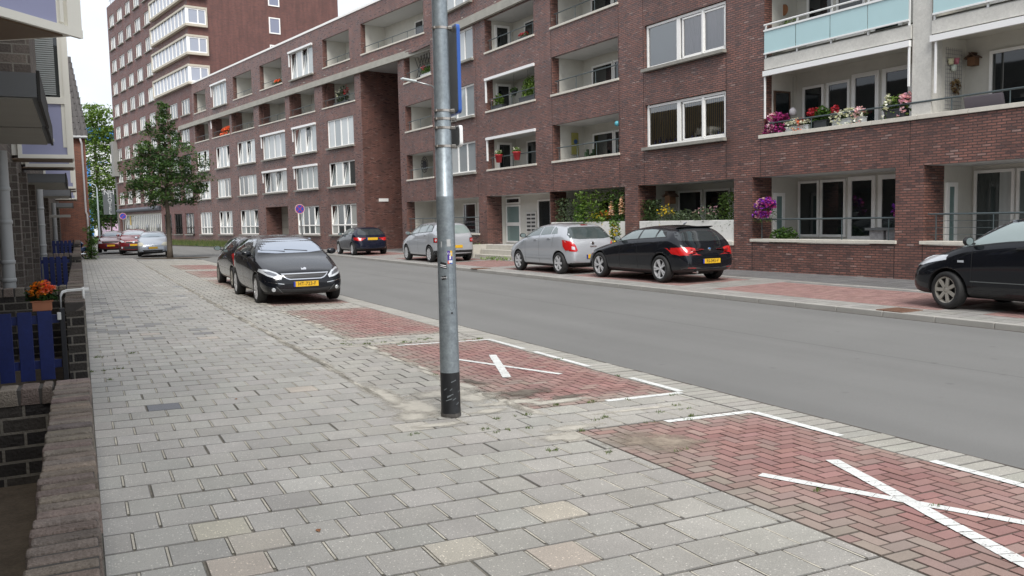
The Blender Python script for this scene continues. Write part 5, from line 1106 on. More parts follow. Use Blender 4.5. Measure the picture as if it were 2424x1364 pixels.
# angles grow counter-clockwise: to the right in the picture
def sticker(nm, lab, parts):
    t = thing(nm, lab, 'sticker', (px_, py_, zb))
    for (n2, m_, a0, a1, z0, z1, off, sk) in parts:
        b = MB(); wrap(b, a0, a1, z0, z1, off, skew=sk); b.build(n2, m_, t)
    return t
zz = lambda y: (GZY(y)-zb)
def GZY(y):   # height on the post seen at a picture row
    return {0: 3.56, 60: 3.34, 108: 3.17, 262: 2.62, 300: 2.48, 340: 2.33, 475: 1.84, 600: 1.38, 880: .34}.get(y) or (3.56-(y)*.00363)
H_ = lambda y: 3.56-y*.00366-zb
# line on the hatch in the post
b = MB(); 
for k in range(24):
    a = -math.pi*k/24; 
    p = (.42+.30*math.cos(a), .045*math.sin(a)); q = (.42+.30*math.cos(a-math.pi/24), .045*math.sin(a-math.pi/24)); zc = H_(718)
    P3 = lambda u, dz, o: ((prad(zc)+.0008)*math.cos(CD+u), (prad(zc)+.0008)*math.sin(CD+u), zc+dz+o)
    b.face([P3(p[0], p[1], -.0016), P3(q[0], q[1], -.0016), P3(q[0], q[1], .0016), P3(p[0], p[1], .0016)])
for u in (.12, .72):
    for k in range(8): z = H_(718)+k*.05; b.face([((prad(z)+.0008)*math.cos(CD+u+d), (prad(z)+.0008)*math.sin(CD+u+d), z+e) for d, e in ((-.012, 0), (.012, 0), (.012, .05), (-.012, .05))])
b.build('hatch_seam', mat('seam_dark', (.05, .055, .06), .6), po)
zc = H_(737); MB().lathe([(0, .006), (.007, .005), (.009, 0)], axis='x', n=12).build('hatch_lock', BLACKP, po).matrix_basis = Matrix.Translation(((prad(zc))*math.cos(CD+.42), prad(zc)*math.sin(CD+.42), zc)) @ Matrix.Rotation(CD+.42, 4, 'Z')
VIO = mat('sticker_violet', (.07, .03, .30), .4); YEL = mat('sticker_yellow', (.75, .45, .03), .4); ORG = mat('sticker_orange', (.70, .10, .03), .4); WHT = mat('sticker_white', (.75, .75, .76), .4); BLU = mat('sticker_blue', (.10, .32, .70), .4)
v0, v1 = H_(619), H_(588)
stv = sticker('sticker', 'square violet, yellow and orange sticker with white lettering on the lamp post', [('backing', VIO, .10, .66, v0, v1, .0012, -.004), ('yellow_corner', YEL, .40, .66, H_(601), v1, .0018, -.002), ('orange_band', ORG, .10, .30, v0, H_(612), .0018, 0), ('white_band', WHT, .22, .64, H_(617), H_(611), .0022, 0), ('blue_end', BLU, .50, .66, v0, H_(610), .0020, 0), ('white_figure', WHT, .30, .48, H_(609), H_(600), .0024, .004)])
def ptext(s, size, m, parent, da, z, off=.003, nm='lettering', sx=1):
    a = CD+da; r = prad(z)+off; o = text(nm, s, size, m, parent, (r*math.cos(a), r*math.sin(a), z), (R(90), 0, a+R(90)), .0004, sx=sx); return o
ptext('Vol', .032, WHT, stv, .27, H_(595), .004); ptext('t', .032, WHT, stv, .44, H_(595), .0055)
s2 = sticker('sticker', 'black sticker with a white rim low on the left of the lamp post', [('backing', BLACKP, -.75, -.02, H_(628), H_(614), .0012, -.012), ('white_line', WHT, -.75, -.08, H_(622), H_(620), .0018, -.010), ('white_line', WHT, -.75, -.05, H_(625.5), H_(624), .0018, -.012)])
s3 = sticker('sticker', 'small torn black sticker with white letters below the black one', [('backing', BLACKP, -.60, -.12, H_(658), H_(649), .0012, .008)]); ptext('ULTRAS', .016, WHT, s3, -.33, H_(652), .004)
s4 = sticker('sticker', 'torn pale paper remnant above the violet sticker', [('paper', mat('paper_grey', (.42, .43, .43), .7, var=.2, vscale=60), .05, .50, H_(578), H_(561), .001, 0), ('dark_edge', BLACKP, .50, .53, H_(571), H_(562), .0012, 0), ('paper_scrap', mat('paper_grey', (.4, .4, .4)), -.62, -.50, H_(580), H_(566), .001, 0)])
# steel bands with the clamps of the two signs
INOX = mat('steel_band', (.50, .46, .42), .3, metal=.85, var=.15, vscale=30)
DR = CD+R(80)    # signs stick out towards the road
def band(root, y, lab=None):
    z = H_(y); r = prad(z); b = MB(); b.lathe([(r+.0015, -.010), (r+.004, -.010), (r+.004, .010), (r+.0015, .010)], c=(0, 0, z), n=36, closed=True); b.build('steel_band', INOX, root, smooth=False)
    a = DR+R(180+10); c = Vector((math.cos(CD-.9), math.sin(CD-.9), 0)); q = MB(); q.obox((c.x*(r+.007), c.y*(r+.007), z), (c.x*.006, c.y*.006, 0), (-c.y*.017, c.x*.017, 0), (0, 0, .009)); q.build('band_lock', INOX, root, bevel=.002)
    d = Vector((math.cos(DR), math.sin(DR), 0)); q = MB(); q.obox((d.x*(r+.02), d.y*(r+.02), z), (d.x*.018, d.y*.018, 0), (-d.y*.022, d.x*.022, 0), (0, 0, .012)); q.build('clamp', mat('clamp_steel', (.3, .29, .27), .4, metal=.7), root, bevel=.003)
SB = mat('sign_back', (.15, .155, .155), .5, metal=.5, var=.06, vscale=4); SBL = mat('sign_blue', (.015, .085, .36), .35, coat=.3); SWH = mat('sign_edge_white', (.78, .79, .79), .35)
def edge_sign(nm, lab, y0, y1, ybs, width, rim, cat='sign', depth=.03):
    """a rectangular board on brackets, seen from behind and nearly edge-on"""
    t = thing(nm, lab, cat, (px_, py_, zb)); z0, z1 = H_(y1), H_(y0); zc = (z0+z1)/2; h = (z1-z0)/2
    r = prad(zc); vd = Vector((px_, py_, 0)).normalized()      # away from camera
    rt_ = Vector((vd.y, -vd.x, 0))
    nrm = (rt_*.955+vd*.30).normalized(); ax = Vector((-nrm.y, nrm.x, 0))   # board spans along ax, faces nrm
    if ax.dot(vd) < 0: ax = -ax
    c = rt_*(r+.055)+vd*.03+ax*(width/2-.05); rr = .035
    def board(e, off, nm2, m_, inset=0):
        b = MB(); pts = []
        for cx_, cz_, a0 in ((1, 1, 0), (-1, 1, 90), (-1, -1, 180), (1, -1, 270)):
            for k in range(5): a = R(a0+k*22.5); pts.append((cx_*(width/2-rr-inset)+rr*math.cos(a), cz_*(h-rr-inset)+rr*math.sin(a)))
        n = len(pts); i = 0; F = [c+ax*u+Vector((0, 0, zc+v))+nrm*(off) for u, v in pts]; B = [c+ax*u+Vector((0, 0, zc+v))+nrm*(off+e) for u, v in pts]
        b.v = [tuple(p) for p in F+B]; b.f = [tuple(range(n)), tuple(range(n, 2*n))[::-1]]+[(j, n+j, n+(j+1) % n, (j+1) % n) for j in range(n)]; b.mi = [0]*len(b.f); b.col = [None]*len(b.f)
        return fixn(b.build(nm2, m_, t))
    board(.004, .0, 'back', SB, .012); board(depth, .002, 'face', rim)
    for y in ybs: band(t, y)
    for y in (ybs[0], ybs[-1]):
        z = H_(y); p = rt_*(r+.01)+vd*.0; q = c-ax*(width/2-.09)*1; b = MB(); b.obox(((p.x+q.x)/2, (p.y+q.y)/2, z), ((q.x-p.x)/2, (q.y-p.y)/2, 0), Vector((-(q-p).y, (q-p).x, 0)).normalized()*.006, (0, 0, .016)); b.build('bracket', mat('clamp_steel', (.3, .29, .27)), t)
    return t
edge_sign('traffic_sign', 'tall blue-rimmed traffic sign seen from behind, high on the lamp post', 55, 263, (67, 258), .42, SBL)
edge_sign('traffic_sign', 'small white-rimmed sign plate seen from behind, below the blue-rimmed one', 291, 341, (277, 298, 341), .30, SWH, depth=.028)
# ================================================================ other posts and signs
def round_sign(lab, loc, h, r, face, cross=True, tilt=0, rz=0):
    t = thing('no_stopping_sign', lab, 'sign', loc, rz); MB().tube([(0, 0, 0), (tilt, 0, h+.1)], .035, 8).build('pole', STEEL, t)
    o = MB().lathe([(0, -.06), (r, -.06), (r, -.04), (0, -.04)], c=(tilt, 0, h), axis='y', n=32).build('face', mat('sign_violet_blue', (.02, .06, .36), .4), t)
    b = MB(); b.lathe([(r*.87, -.064), (r*1.0, -.064), (r*1.0, -.060), (r*.87, -.060)], c=(tilt, 0, h), axis='y', n=32, closed=True); o2 = b.build('red_ring', mat('sign_red', (.45, .03, .04), .4), t)
    b = MB()
    b.obox((tilt, -.063, h), (r*.55, 0, r*.55), (0, .002, 0), (r*.055, 0, -r*.055))
    if cross: b.obox((tilt, -.0645, h), (r*.55, 0, -r*.55), (0, .002, 0), (r*.055, 0, r*.055))
    b.build('red_bar', mat('sign_red', (.5, .04, .04)), t)
    MB().lathe([(r, -.062), (r*1.06, -.062), (r*1.06, -.045), (r, -.045)], c=(tilt, 0, h), axis='y', n=32, closed=True).build('rim', SWH, t)
    return t
def at(x, y, D):
    """ray through a photo pixel, at distance D along the street"""
    m = cam.matrix_world.to_3x3(); d = m @ Vector(((x-1212)/F_, -(y-682)/F_, -1)); return Vector((0, 0, EYE))+d*(D/d.y)
p = at(709, 495, 40); round_sign('round red and blue no-stopping sign before the ground-floor windows', (p.x+.15, 40, rz_+.05), p.z-rz_-.05, .21, 1, tilt=-.15)
p = at(291, 512, 92); round_sign('small round blue sign in front of the shop at the foot of the tower', (p.x, 92, rz_), p.z-rz_, .30, 1, cross=False)
# street lamp arm reaching from behind the galvanised post
la = thing('street_lamp', 'street lamp on the far pavement whose curved arm shows left of the galvanised post', 'street lamp', (12.62, 30.2, -.05), 0)
p0 = at(950, 187, 30)-Vector((12.62, 30.2, -.05)); p1 = at(985, 194, 30)-Vector((12.62, 30.2, -.05)); p2 = at(1022, 203, 30)-Vector((12.62, 30.2, -.05)); p3 = at(1052, 235, 30.1)-Vector((12.62, 30.2, -.05))
base = at(1058, 560, 30.2); bx = p3.x+.03
MB().tube([(bx, 0, 0), (bx, 0, p3.z-.3), p3, p2, p1], [.07, .05, .04, .03, .025], 10).build('pole', STEEL, la, smooth=True)
b = MB(); d = (p1-p0); s = Vector((0, 1, 0)); up_ = Vector((.1, 0, 1)).normalized()
b.obox((p0+p1)/2+up_*.01, d/2, s*.11, up_*.035); b.build('lamp_head', mat('lamp_pale', (.62, .68, .68), .35), la, bevel=.03)
# ================================================================ vegetation
def leafmat(name, c, v=.35):
    if name in MATS: return MATS[name]
    m = mat(name, c, .55, attr='Col', spec=.35); b = m.node_tree.nodes['Principled BSDF']; b.inputs['Transmission Weight'].default_value = 0
    n = m.node_tree; tr = n.nodes.new('ShaderNodeBsdfTranslucent'); a = [x for x in n.nodes if x.type == 'ATTRIBUTE'][0]; sc_ = n.nodes.new('ShaderNodeVectorMath'); sc_.operation = 'MULTIPLY'; sc_.inputs[1].default_value = (1.5, 1.6, .8); n.links.new(a.outputs['Color'], sc_.inputs[0]); n.links.new(sc_.outputs[0], tr.inputs[0])
    mi = n.nodes.new('ShaderNodeMixShader'); mi.inputs[0].default_value = .28; o = n.nodes['Material Output']; n.links.new(b.outputs[0], mi.inputs[1]); n.links.new(tr.outputs[0], mi.inputs[2]); n.links.new(mi.outputs[0], o.inputs[0])
    return m
LEAF = leafmat('foliage', (.05, .09, .03)); PETAL = leafmat('petals', (.5, .1, .1)); BARK = mat('bark', (.11, .09, .07), .9, var=.35, vscale=12, bump=1, bscale=40)
def leaf(mb, p, s, col, r_, nrm=None, asp=.55):
    u = Vector((r_.gauss(0, 1), r_.gauss(0, 1), r_.gauss(0, .55))).normalized(); v = u.cross(Vector((r_.gauss(0, .6), r_.gauss(0, .6), 1))).normalized()
    k = 1+r_.uniform(-.35, .35); c = tuple(max(.004, x*k) for x in col); mb.cc = c
    mb.face([p-u*s*.5, p-u*s*.1+v*s*asp*.5, p+u*s*.5, p-u*s*.1-v*s*asp*.5])
def clump(mb, c, rad, n, s, cols, r_, flat=.7):
    c = Vector(c)
    col = r_.choice(cols)
    for _ in range(n):
        d = Vector((r_.gauss(0, 1), r_.gauss(0, 1), r_.gauss(0, 1)*flat)).normalized()*rad*(r_.random()**.45); leaf(mb, c+d, s*r_.uniform(.7, 1.3), r_.choice((col, col, r_.choice(cols))), r_)
def tree(name, label, loc, trunk_h, crown, ncl, nl, ls, cols, seed, tr=.12, group=None):
    """crown: function(t in 0..1, angle) -> radius; t is height through the crown of height ch"""
    r_ = random.Random(seed); t = thing(name, label, 'tree', loc, 0, group); cb, ct, fr = crown
    b = MB(); top = ct*.93; path = [(0, 0, -.1), (.02, 0, .5), (.03, .01, cb*.7), (.0, .04, cb), (.06, 0, (cb+ct)/2), (0, 0, top)]; b.tube(path, [tr*1.35, tr, tr*.8, tr*.75, tr*.4, tr*.08], 10)
    tips = []
    for k in range(26):
        tt = r_.uniform(0, .85); a = r_.uniform(0, 6.28); z = cb+(ct-cb)*tt; rad = fr(tt, a)*r_.uniform(.55, .9)
        p = Vector((0, 0, z-.1)); q = Vector((math.cos(a)*rad, math.sin(a)*rad, z+rad*.35)); m_ = (p+q)/2+Vector((0, 0, -.06*rad)); b.tube([p, m_, q], [tr*.3*(1-tt*.6), tr*.18, .012], 5); tips.append(q)
    b.build('trunk', BARK, t, smooth=True)
    mb = MB()
    for k in range(ncl):
        while True:
            tt = r_.random(); a = r_.uniform(0, 6.28)
            if r_.random() < (fr(tt, a)/3.0)**1.3: break
        z = cb+(ct-cb)*tt; R_ = fr(tt, a); rr = R_*(r_.random()**.42)
        clump(mb, (rr*math.cos(a), rr*math.sin(a), z+r_.uniform(-.1, .1)), r_.uniform(.18, .42)*(.6+R_*.25)*(ls/.13), nl, ls, cols, r_, .42)
    mb.build('crown', LEAF, t); return t
GC1 = [(.042, .088, .026), (.056, .110, .030), (.030, .062, .020), (.085, .145, .038)]
def fr1(t, a):
    base = [(0, 1.3), (.06, 2.2), (.18, 2.6), (.32, 2.4), (.46, 1.9), (.56, 1.25), (.66, .8), (.80, .55), (.93, .34), (1, .12)]
    lob = 1+.16*math.sin(3*a+t*7)+.12*math.sin(5*a-t*11)
    if t > .45 and math.cos(a) > .3: lob += .35*max(0, 1-abs(t-.48)/.12)
    return lerpc(base, t)*lob
tree('street_tree', 'young linden on a slim trunk at the corner of the near pavement', (4.40, 50.5, -.1), 2.8, (3.0, 9.0, lambda t, a: fr1(t, a)*.84), 430, 40, .14, GC1, 11, tr=.14)
def fr2(t, a): return lerpc([(0, 1.2), (.1, 3.2), (.35, 4.4), (.6, 4.0), (.8, 2.8), (.93, 1.5), (1, .4)], t)*(1+.2*math.sin(2*a+t*9)+.12*math.sin(5*a))
GC2 = [(.10, .17, .035), (.13, .21, .045), (.075, .13, .03), (.16, .24, .055)]
p = at(236, 545, 118); tree('poplar', 'tall light green tree filling the gap between the red gable house and the tower', (p.x, 118, -.2), 4, (2.0, 17.6, fr2), 520, 26, .42, GC2, 5, tr=.3)
def fr3(t, a): return lerpc([(0, .8), (.2, 2.2), (.6, 2.0), (1, .4)], t)*(1+.2*math.sin(3*a+t*5))
p = at(270, 540, 112); tree('small_tree', 'small dark green tree on a thin trunk before the pink building', (p.x-.3, 112, -.2), 2.5, (2.6, 6.0, fr3), 130, 26, .3, [(.03, .07, .025), (.05, .1, .03)], 9, tr=.12)
# far buildings behind the trees
def far_block(name, label, x0, x1, y0, y1, D, m, depth=12, rows=None, wm=None, cat='building'):
    a, c = at(x0, y1, D), at(x1, y1, D); tp = at((x0+x1)/2, y0, D).z
    t = thing(name, label, cat, (a.x, D, -.25)); MB().box(0, c.x-a.x, 0, depth, 0, tp+.25).build('wall', m, t)
    if rows:
        for (u0, u1, v0, v1) in rows:
            p, q = at(u0, v0, D), at(u1, v1, D); o = MB().box(p.x-a.x, q.x-a.x, -.06, .02, q.z+.25, p.z+.25).build('window', wm or GD, t)
    return t
PINKM = mat('render_pink', (.50, .36, .46), .8, var=.05, vscale=.3); PINKD = mat('render_pink_dark', (.36, .31, .37), .8)  # darker, greyer tone of the render for the block's left face
far_block('pink_building', 'pink block with small square black windows far down the street', 253, 300, 448, 560, 170, PINKM, rows=[(253+i*8.5, 258.5+i*8.5, y, y+5.5) for y in (455, 464, 472.5) for i in range(2)])
far_block('pink_left_face', 'left face of the pink block in a darker, greyer tone', 236, 252.6, 460, 560, 172, PINKD, rows=[(x, x+3, y, y+5) for x, y in ((238, 473), (242.5, 470), (238, 482), (244, 479))])
far_block('white_building', 'white block with a dark window band behind the pink building', 225, 300, 385, 560, 205, mat('render_white', (.72, .73, .73), .7), rows=[(256+i*5.2, 260+i*5.2, 415, 431) for i in range(5)])
far_block('blue_roof_hall', 'bright blue and white upper storey glimpsed behind the tall tree', 198, 300, 303, 385, 230, mat('cladding_blue', (.08, .28, .70), .5), rows=[(198, 300, 335, 384)], wm=mat('render_white', (.7, .7, .7)))
b = MB(); a, c = at(205, 560, 105), at(300, 560, 105)
hd_ = MB(); r_ = random.Random(4)
for k in range(700):
    x = r_.uniform(a.x, c.x+2); clump(hd_, (x, 104+r_.uniform(-.6, .6), r_.uniform(-.1, .55)), .25, 4, .22, [(.06, .11, .03), (.09, .15, .04)], r_)
o = hd_.build('hedge', LEAF); o['kind'] = 'stuff'; o['label'] = 'low green hedge and lawn beyond the parked cars'; o['category'] = 'hedge'
# thin lamp post far left
p = at(236, 556, 95); q = at(226, 435, 95); ls = thing('street_lamp', 'slender pale street lamp rising before the tall light green tree', 'street lamp', (p.x, 95, -.15))
MB().tube([(0, 0, 0), (0, 0, q.z-.3), (-.12, 0, q.z-.0), (-.45, 0, q.z+.2), (-1.5, 0, q.z+.28)], [.10, .06, .05, .04, .035], 8).build('pole', mat('pole_pale', (.45, .52, .54), .4), ls, smooth=True)
MB().obox((-1.75, 0, q.z+.28), (.32, 0, 0), (0, .12, 0), (0, 0, .05)).build('lamp_head', mat('lamp_pale', (.6, .6, .6)), ls, bevel=.03)
# ---------------------------------------------------------------- plants in boxes and pots
TERR = mat('terracotta', (.42, .17, .09), .8, var=.08); POTD = mat('pot_anthracite', (.035, .038, .042), .5); POTW = mat('pot_pale_grey', (.50, .52, .53), .5); POTR = mat('pot_red', (.45, .02, .03), .4)
G1 = [(.07, .14, .03), (.10, .19, .04), (.05, .10, .025)]; G2 = [(.12, .19, .04), (.17, .26, .05), (.08, .14, .03)]; G3 = [(.09, .125, .07), (.13, .17, .10), (.07, .10, .055)]
PRB = {'magenta': [(.40, .04, .22), (.52, .09, .34), (.26, .02, .15)], 'pink': [(.72, .42, .55), (.80, .55, .66)], 'white': [(.75, .74, .72), (.68, .66, .62)], 'red': [(.50, .03, .05), (.40, .03, .05), (.55, .08, .12)], 'orange': [(.78, .26, .03), (.85, .33, .02)], 'coral': [(.85, .17, .07), (.75, .22, .12)], 'yellow': [(.80, .60, .04), (.70, .52, .05)], 'violet': [(.20, .03, .42), (.28, .05, .5)], 'peach': [(.75, .50, .38), (.8, .6, .5)]}
def potplant(name, label, loc, rz=0, pot=None, pm=POTD, w_=.5, d=.2, h=.2, gh=.3, gw=None, leafs=G1, fl=(), ln=260, fn=90, ls=.06, fs=.06, seed=1, trail=0, group=None, tall=False, cat='plant', droop=.3):
    r_ = random.Random(seed); t = thing(name, label, cat, loc, rz, group); gw = gw or w_
    if pot == 'box':
        b = MB(); b.prism([(-w_/2+.015, -d/2+.01), (w_/2-.015, -d/2+.01), (w_/2-.015, d/2-.01), (-w_/2+.015, d/2-.01)], 0, h*.85); b.box(-w_/2, w_/2, -d/2, d/2, h*.85, h); b.build('pot', pm, t, bevel=.004)
    elif pot == 'round': MB().lathe([(0, 0), (w_*.33, 0), (w_*.48, h*.86), (w_*.52, h*.86), (w_*.52, h), (w_*.42, h), (w_*.42, h*.9), (0, h*.88)], n=20).build('pot', pm, t, smooth=True)
    mb = MB()
    for k in range(ln):
        a = r_.uniform(0, 6.28); q = r_.random()**.5; x, y = gw/2*q*math.cos(a), max(d, gw*.45 if pot == 'round' or not pot else d)/2*1.1*q*math.sin(a)
        z = h+gh*r_.random()*(1-.5*q*q) if not tall else h+gh*r_.random()
        if r_.random() < trail: z = h-r_.random()*droop; y = -d/2-r_.uniform(0, .05) if r_.random() < .7 else y
        leaf(mb, Vector((x, y, z)), ls*r_.uniform(.7, 1.5), r_.choice(leafs), r_, asp=.5)
    if gh > .1:
        for k in range(10): mb.cc = leafs[0]; x = r_.uniform(-gw, gw)*.3; mb.tube([(x*.6, 0, h-.02), (x, r_.uniform(-.03, .03), h+gh*.8)], .005, 4)
    mb.build('foliage', LEAF, t)
    for fc in fl:
        nm, cx_, cw_ = fc if isinstance(fc, tuple) else (fc, 0, 1)
        m2 = MB()
        for k in range(int(fn*cw_)):
            a = r_.uniform(0, 6.28); q = r_.random()**.5; x = cx_*gw+gw*.5*cw_*q*math.cos(a); y = max(d, .12)*.62*q*math.sin(a)-.03; z = h+gh*(.45+.6*r_.random())*(1-.35*q*q)
            if r_.random() < trail: z = h-r_.random()*droop*.8+.08; y = -d/2-.05
            c = r_.choice(PRB[nm]); p = Vector((x, y, z))
            for j in range(3): leaf(m2, p+Vector((r_.gauss(0, .01), r_.gauss(0, .01), r_.gauss(0, .01))), fs*r_.uniform(.8, 1.2), c, r_, asp=.9)
        m2.build('blossom', PETAL, t)
    return t
AR = RW.rotation_euler[2]
def rwp(s, y, z): return tuple(RW.matrix_basis @ Vector((s, y, z)))
RF = AR+math.pi      # local -y of a pot faces the street
def lwp_(s, y, z): return tuple(LWR.matrix_basis @ Vector((s, y, z)))
LF = LWR.rotation_euler[2]+math.pi
# the flowery balcony at the near end (rail at y -.02, cap top 3.86)
FZ = 3.865
potplant('flower_pot', 'magenta petunias spilling from a dark pot at the left end of the flower balcony', rwp(4.32, -.16, FZ), RF, 'box', POTD, .40, .2, .17, .40, .80, G1, ['magenta', ('pink', -.2, .4)], 300, 230, .05, .075, 21, .25)
potplant('flower_trough', 'pale trough of small white and coral flowers, second from the left on the balcony', rwp(3.58, -.12, FZ), RF, 'box', POTW, .80, .17, .13, .20, .9, G1, ['white', ('coral', .1, .4)], 320, 190, .045, .055, 22, .15)
potplant('flower_pot', 'dark pot of spiky leaves with red geraniums on the balcony edge', rwp(2.82, -.16, FZ), RF, 'box', POTD, .44, .2, .20, .36, .62, G1, [('red', -.42, .6), ('red', .7, .25)], 460, 170, .12, .065, 23)
potplant('flower_trough', 'grey trough of white and pink flowers right of the spiky pot', rwp(1.95, -.12, FZ), RF, 'box', POTW, .95, .18, .15, .24, 1.1, G1, ['white', ('pink', .3, .3)], 420, 210, .05, .06, 24, .15)
potplant('flower_pot', 'pale pink hydrangea in a dark pot against the white column', rwp(.62, -.14, FZ), RF, 'box', POTD, .56, .24, .22, .36, .75, G2, [('pink', .36, .42), ('white', -.25, .25)], 300, 170, .09, .085, 25, .12)
potplant('hanging_basket', 'violet and magenta petunia basket hanging above the ground-floor railing', rwp(4.62, -.02, 1.52), RF, 'round', POTW, .42, .3, .12, .46, .72, G1, ['violet', ('magenta', .1, .8), ('pink', -.2, .3)], 320, 230, .05, .065, 26, .35, droop=.22)
potplant('hanging_basket', 'second violet petunia basket, half hidden by the brick pier', rwp(.95, -.9, 1.5), RF, 'round', POTW, .3, .3, .1, .36, .5, G1, ['violet', ('magenta', 0, .4)], 160, 90, .05, .065, 27, .2)
potplant('shrub', 'green leafy shrub low behind the sill below the petunia basket', rwp(4.35, -.45, .70), RF, None, None, .9, .4, .1, .52, .95, G1, [], 520, 0, .11, .06, 28)
MB()
# garden troughs
for (s0, s1, lab) in ((11.09, 15.84, 'long white planter wall under the climbing beans and hollyhocks'), (5.88, 10.29, 'long white planter wall behind the black sporty hatchback')):
    t = thing('planter', lab, 'planter', RW.location[:], AR); b = MB(); b.box(s0, s1, -.55, -.02, .84, 1.49); b.build('planter_box', mat('planter_white', (.72, .715, .68), .6, var=.05, vscale=2, var2=(.04, 15)), t, bevel=.01)
    MB().box(s0-.03, s1+.03, -.5, .05, .74, .86).build('ledge', SILLC, t, bevel=.006)
TOP = 1.46
def trough(s, nm, lab, w_, h, leafs, fl=(), ln=300, fn=60, ls=.07, seed=0, trail=.05, fs=.06): return potplant(nm, lab, rwp(s, -.28, TOP), RF, None, None, w_, .4, .0, h, w_, leafs, fl, ln, fn, ls, fs, seed, trail, tall=h > .55)
trough(15.15, 'shrub', 'feathery grey-green shrub at the left end of the bean planter', 1.2, .95, G3, [], 620, 0, .09, 31)
trough(14.1, 'shrub', 'bright green nasturtium mound in the bean planter', .9, .68, [(.08, .18, .03), (.1, .2, .04)], [], 480, 0, .10, 32, .12)
trough(13.3, 'shrub', 'green climbing beans reaching the lintel above the bean planter', 2.2, 1.15, G2, [], 1000, 0, .12, 33)
trough(12.9, 'flower_patch', 'yellow marigolds among the leaves of the bean planter', 1.3, .42, G1, ['yellow', ('coral', .3, .5)], 420, 70, .07, 34, .08)
trough(11.7, 'shrub', 'dark climbing vine at the right end of the bean planter', 1.1, 1.15, G1, [], 520, 0, .10, 35)
for k, (s, z0, h, c, lab) in enumerate(((11.95, 1.45, .75, 'peach', 'peach hollyhock spire in the bean planter'), (11.35, 1.45, .9, 'peach', 'taller peach hollyhock beside the brick pier'))):
    potplant('hollyhock', lab, rwp(s, -.12, z0), RF, None, None, .16, .14, 0, h, .16, G1, [c], 60, 70, .07, .08, 36+k, tall=True)
potplant('hollyhock', 'pale yellow hollyhock growing from the pavement against the white planter', rwp(11.05, .45, .0), RF, None, None, .55, .3, 0, 1.5, .5, G2, ['yellow', 'white'], 420, 60, .13, .075, 39, tall=True)
trough(10.0, 'shrub', 'rosemary bush at the left end of the second white planter', 1.0, .74, [(.05, .085, .03), (.075, .12, .04)], [], 700, 0, .09, 41, .10)
trough(9.1, 'flower_patch', 'yellow daisies beside the rosemary bush', .9, .55, G3, ['yellow'], 340, 60, .07, 42)
trough(8.3, 'shrub', 'grey-green lavender in the middle of the second planter', 1.1, .42, G3, [], 520, 0, .08, 43)
trough(7.2, 'flower_patch', 'pale pink flowers in grey leaves in the second planter', 1.3, .50, G3, ['pink'], 520, 26, .08, 44)
trough(6.25, 'shrub', 'dense green rosemary at the right end of the second planter', .95, .86, [(.06, .10, .025), (.09, .15, .035)], [], 820, 0, .09, 45, .12)
bh = thing('bird_house', 'brown wooden nesting box hanging in the loggia above the rosemary bush', 'nesting box', rwp(9.55, -.75, 2.05), AR)
b = MB(); b.box(-.13, .13, -.13, .13, 0, .28); b.build('box', mat('wood_brown', (.16, .08, .04), .8), bh); b = MB(); b.obox((-.08, 0, .33), (.14, 0, .09), (0, .18, 0), (-.01, 0, .015)); b.obox((.08, 0, .33), (.14, 0, -.09), (0, .18, 0), (.01, 0, .015)); b.build('roof', mat('wood_dark', (.08, .045, .03), .8), bh)
# small things on the other balconies
potplant('flower_pot', 'left one of two red pots with white flowers on the first-floor rail', rwp(19.9, .02, 4.12), RF, 'round', POTR, .34, .3, .34, .22, .4, G2, ['white'], 130, 14, .07, .05, 51, group='red pots on the first-floor rail')
potplant('flower_pot', 'right one of two red pots with white flowers on the first-floor rail', rwp(18.35, .02, 4.12), RF, 'round', POTR, .34, .3, .34, .22, .4, G2, ['white'], 130, 14, .07, .05, 52, group='red pots on the first-floor rail')
potplant('balcony_plant', 'bright green plant in a dark trough at the left of the plant-filled balcony', rwp(20.3, -.25, 6.44), RF, 'box', POTD, 1.0, .25, .2, .55, .8, G2, [('pink', -.3, .3)], 320, 30, .1, .05, 53)
potplant('balcony_plant', 'tall green plant in a long dark trough at the right of the plant-filled balcony', rwp(17.6, -.25, 6.44), RF, 'box', POTD, 1.5, .25, .25, .85, 1.3, G2, [], 520, 0, .12, .05, 54)
for k, (s, z, lab) in enumerate(((19.35, 6.95, 'small plant hanging on a cord in the plant-filled balcony'), (18.2, 7.15, 'larger bushy plant hanging by the window of the plant-filled balcony'))):
    t = potplant('hanging_plant', lab, rwp(s, -.5, z), RF, 'round', POTD, .26, .26, .2, .16, .4, G1, [], 110, 0, .09, .05, 55+k, .2); MB().tube([(0, 0, .2), (0, 0, 7.85-z)], .006, 4).build('cord', BLACKP, t)
potplant('balcony_plant', 'pink flowers on the sill of the balcony under the beam', rwp(17.9, -.2, 9.0), RF, 'box', POTD, .7, .2, .12, .18, .7, G1, ['red'], 90, 40, .06, .06, 58)
potplant('balcony_plant', 'red blooms and ferns on the balcony beside the dark lattice', rwp(27.4, -.2, 9.0), RF, 'box', POTW, 1.6, .2, .15, .45, 1.7, G1, [('red', -.3, .25)], 320, 90, .1, .09, 59)
lt = thing('lattice', 'black diamond lattice screen on the balcony above the lamp arm', 'lattice', RW.location[:], AR)
b = MB()
for k in range(9):
    for sg in (1, -1):
        s = 27.0+k*.36; a = (s, -.5, 9.0 if sg > 0 else 10.3); c = (s+.9, -.5, 10.3 if sg > 0 else 9.0)
        if s+.9 < 30.0: b.tube([a, c], .016, 4)
b.build('lattice_bars', BLACKP, lt)
ft = thing('wall_flower', 'black metal sunflower ornament on the white wall of the first-floor balcony', 'ornament', RW.location[:], AR)
b = MB(); b.lathe([(0, .03), (.21, .02), (.22, 0)], c=(29.35, -.7, 4.65), axis='y', n=20)
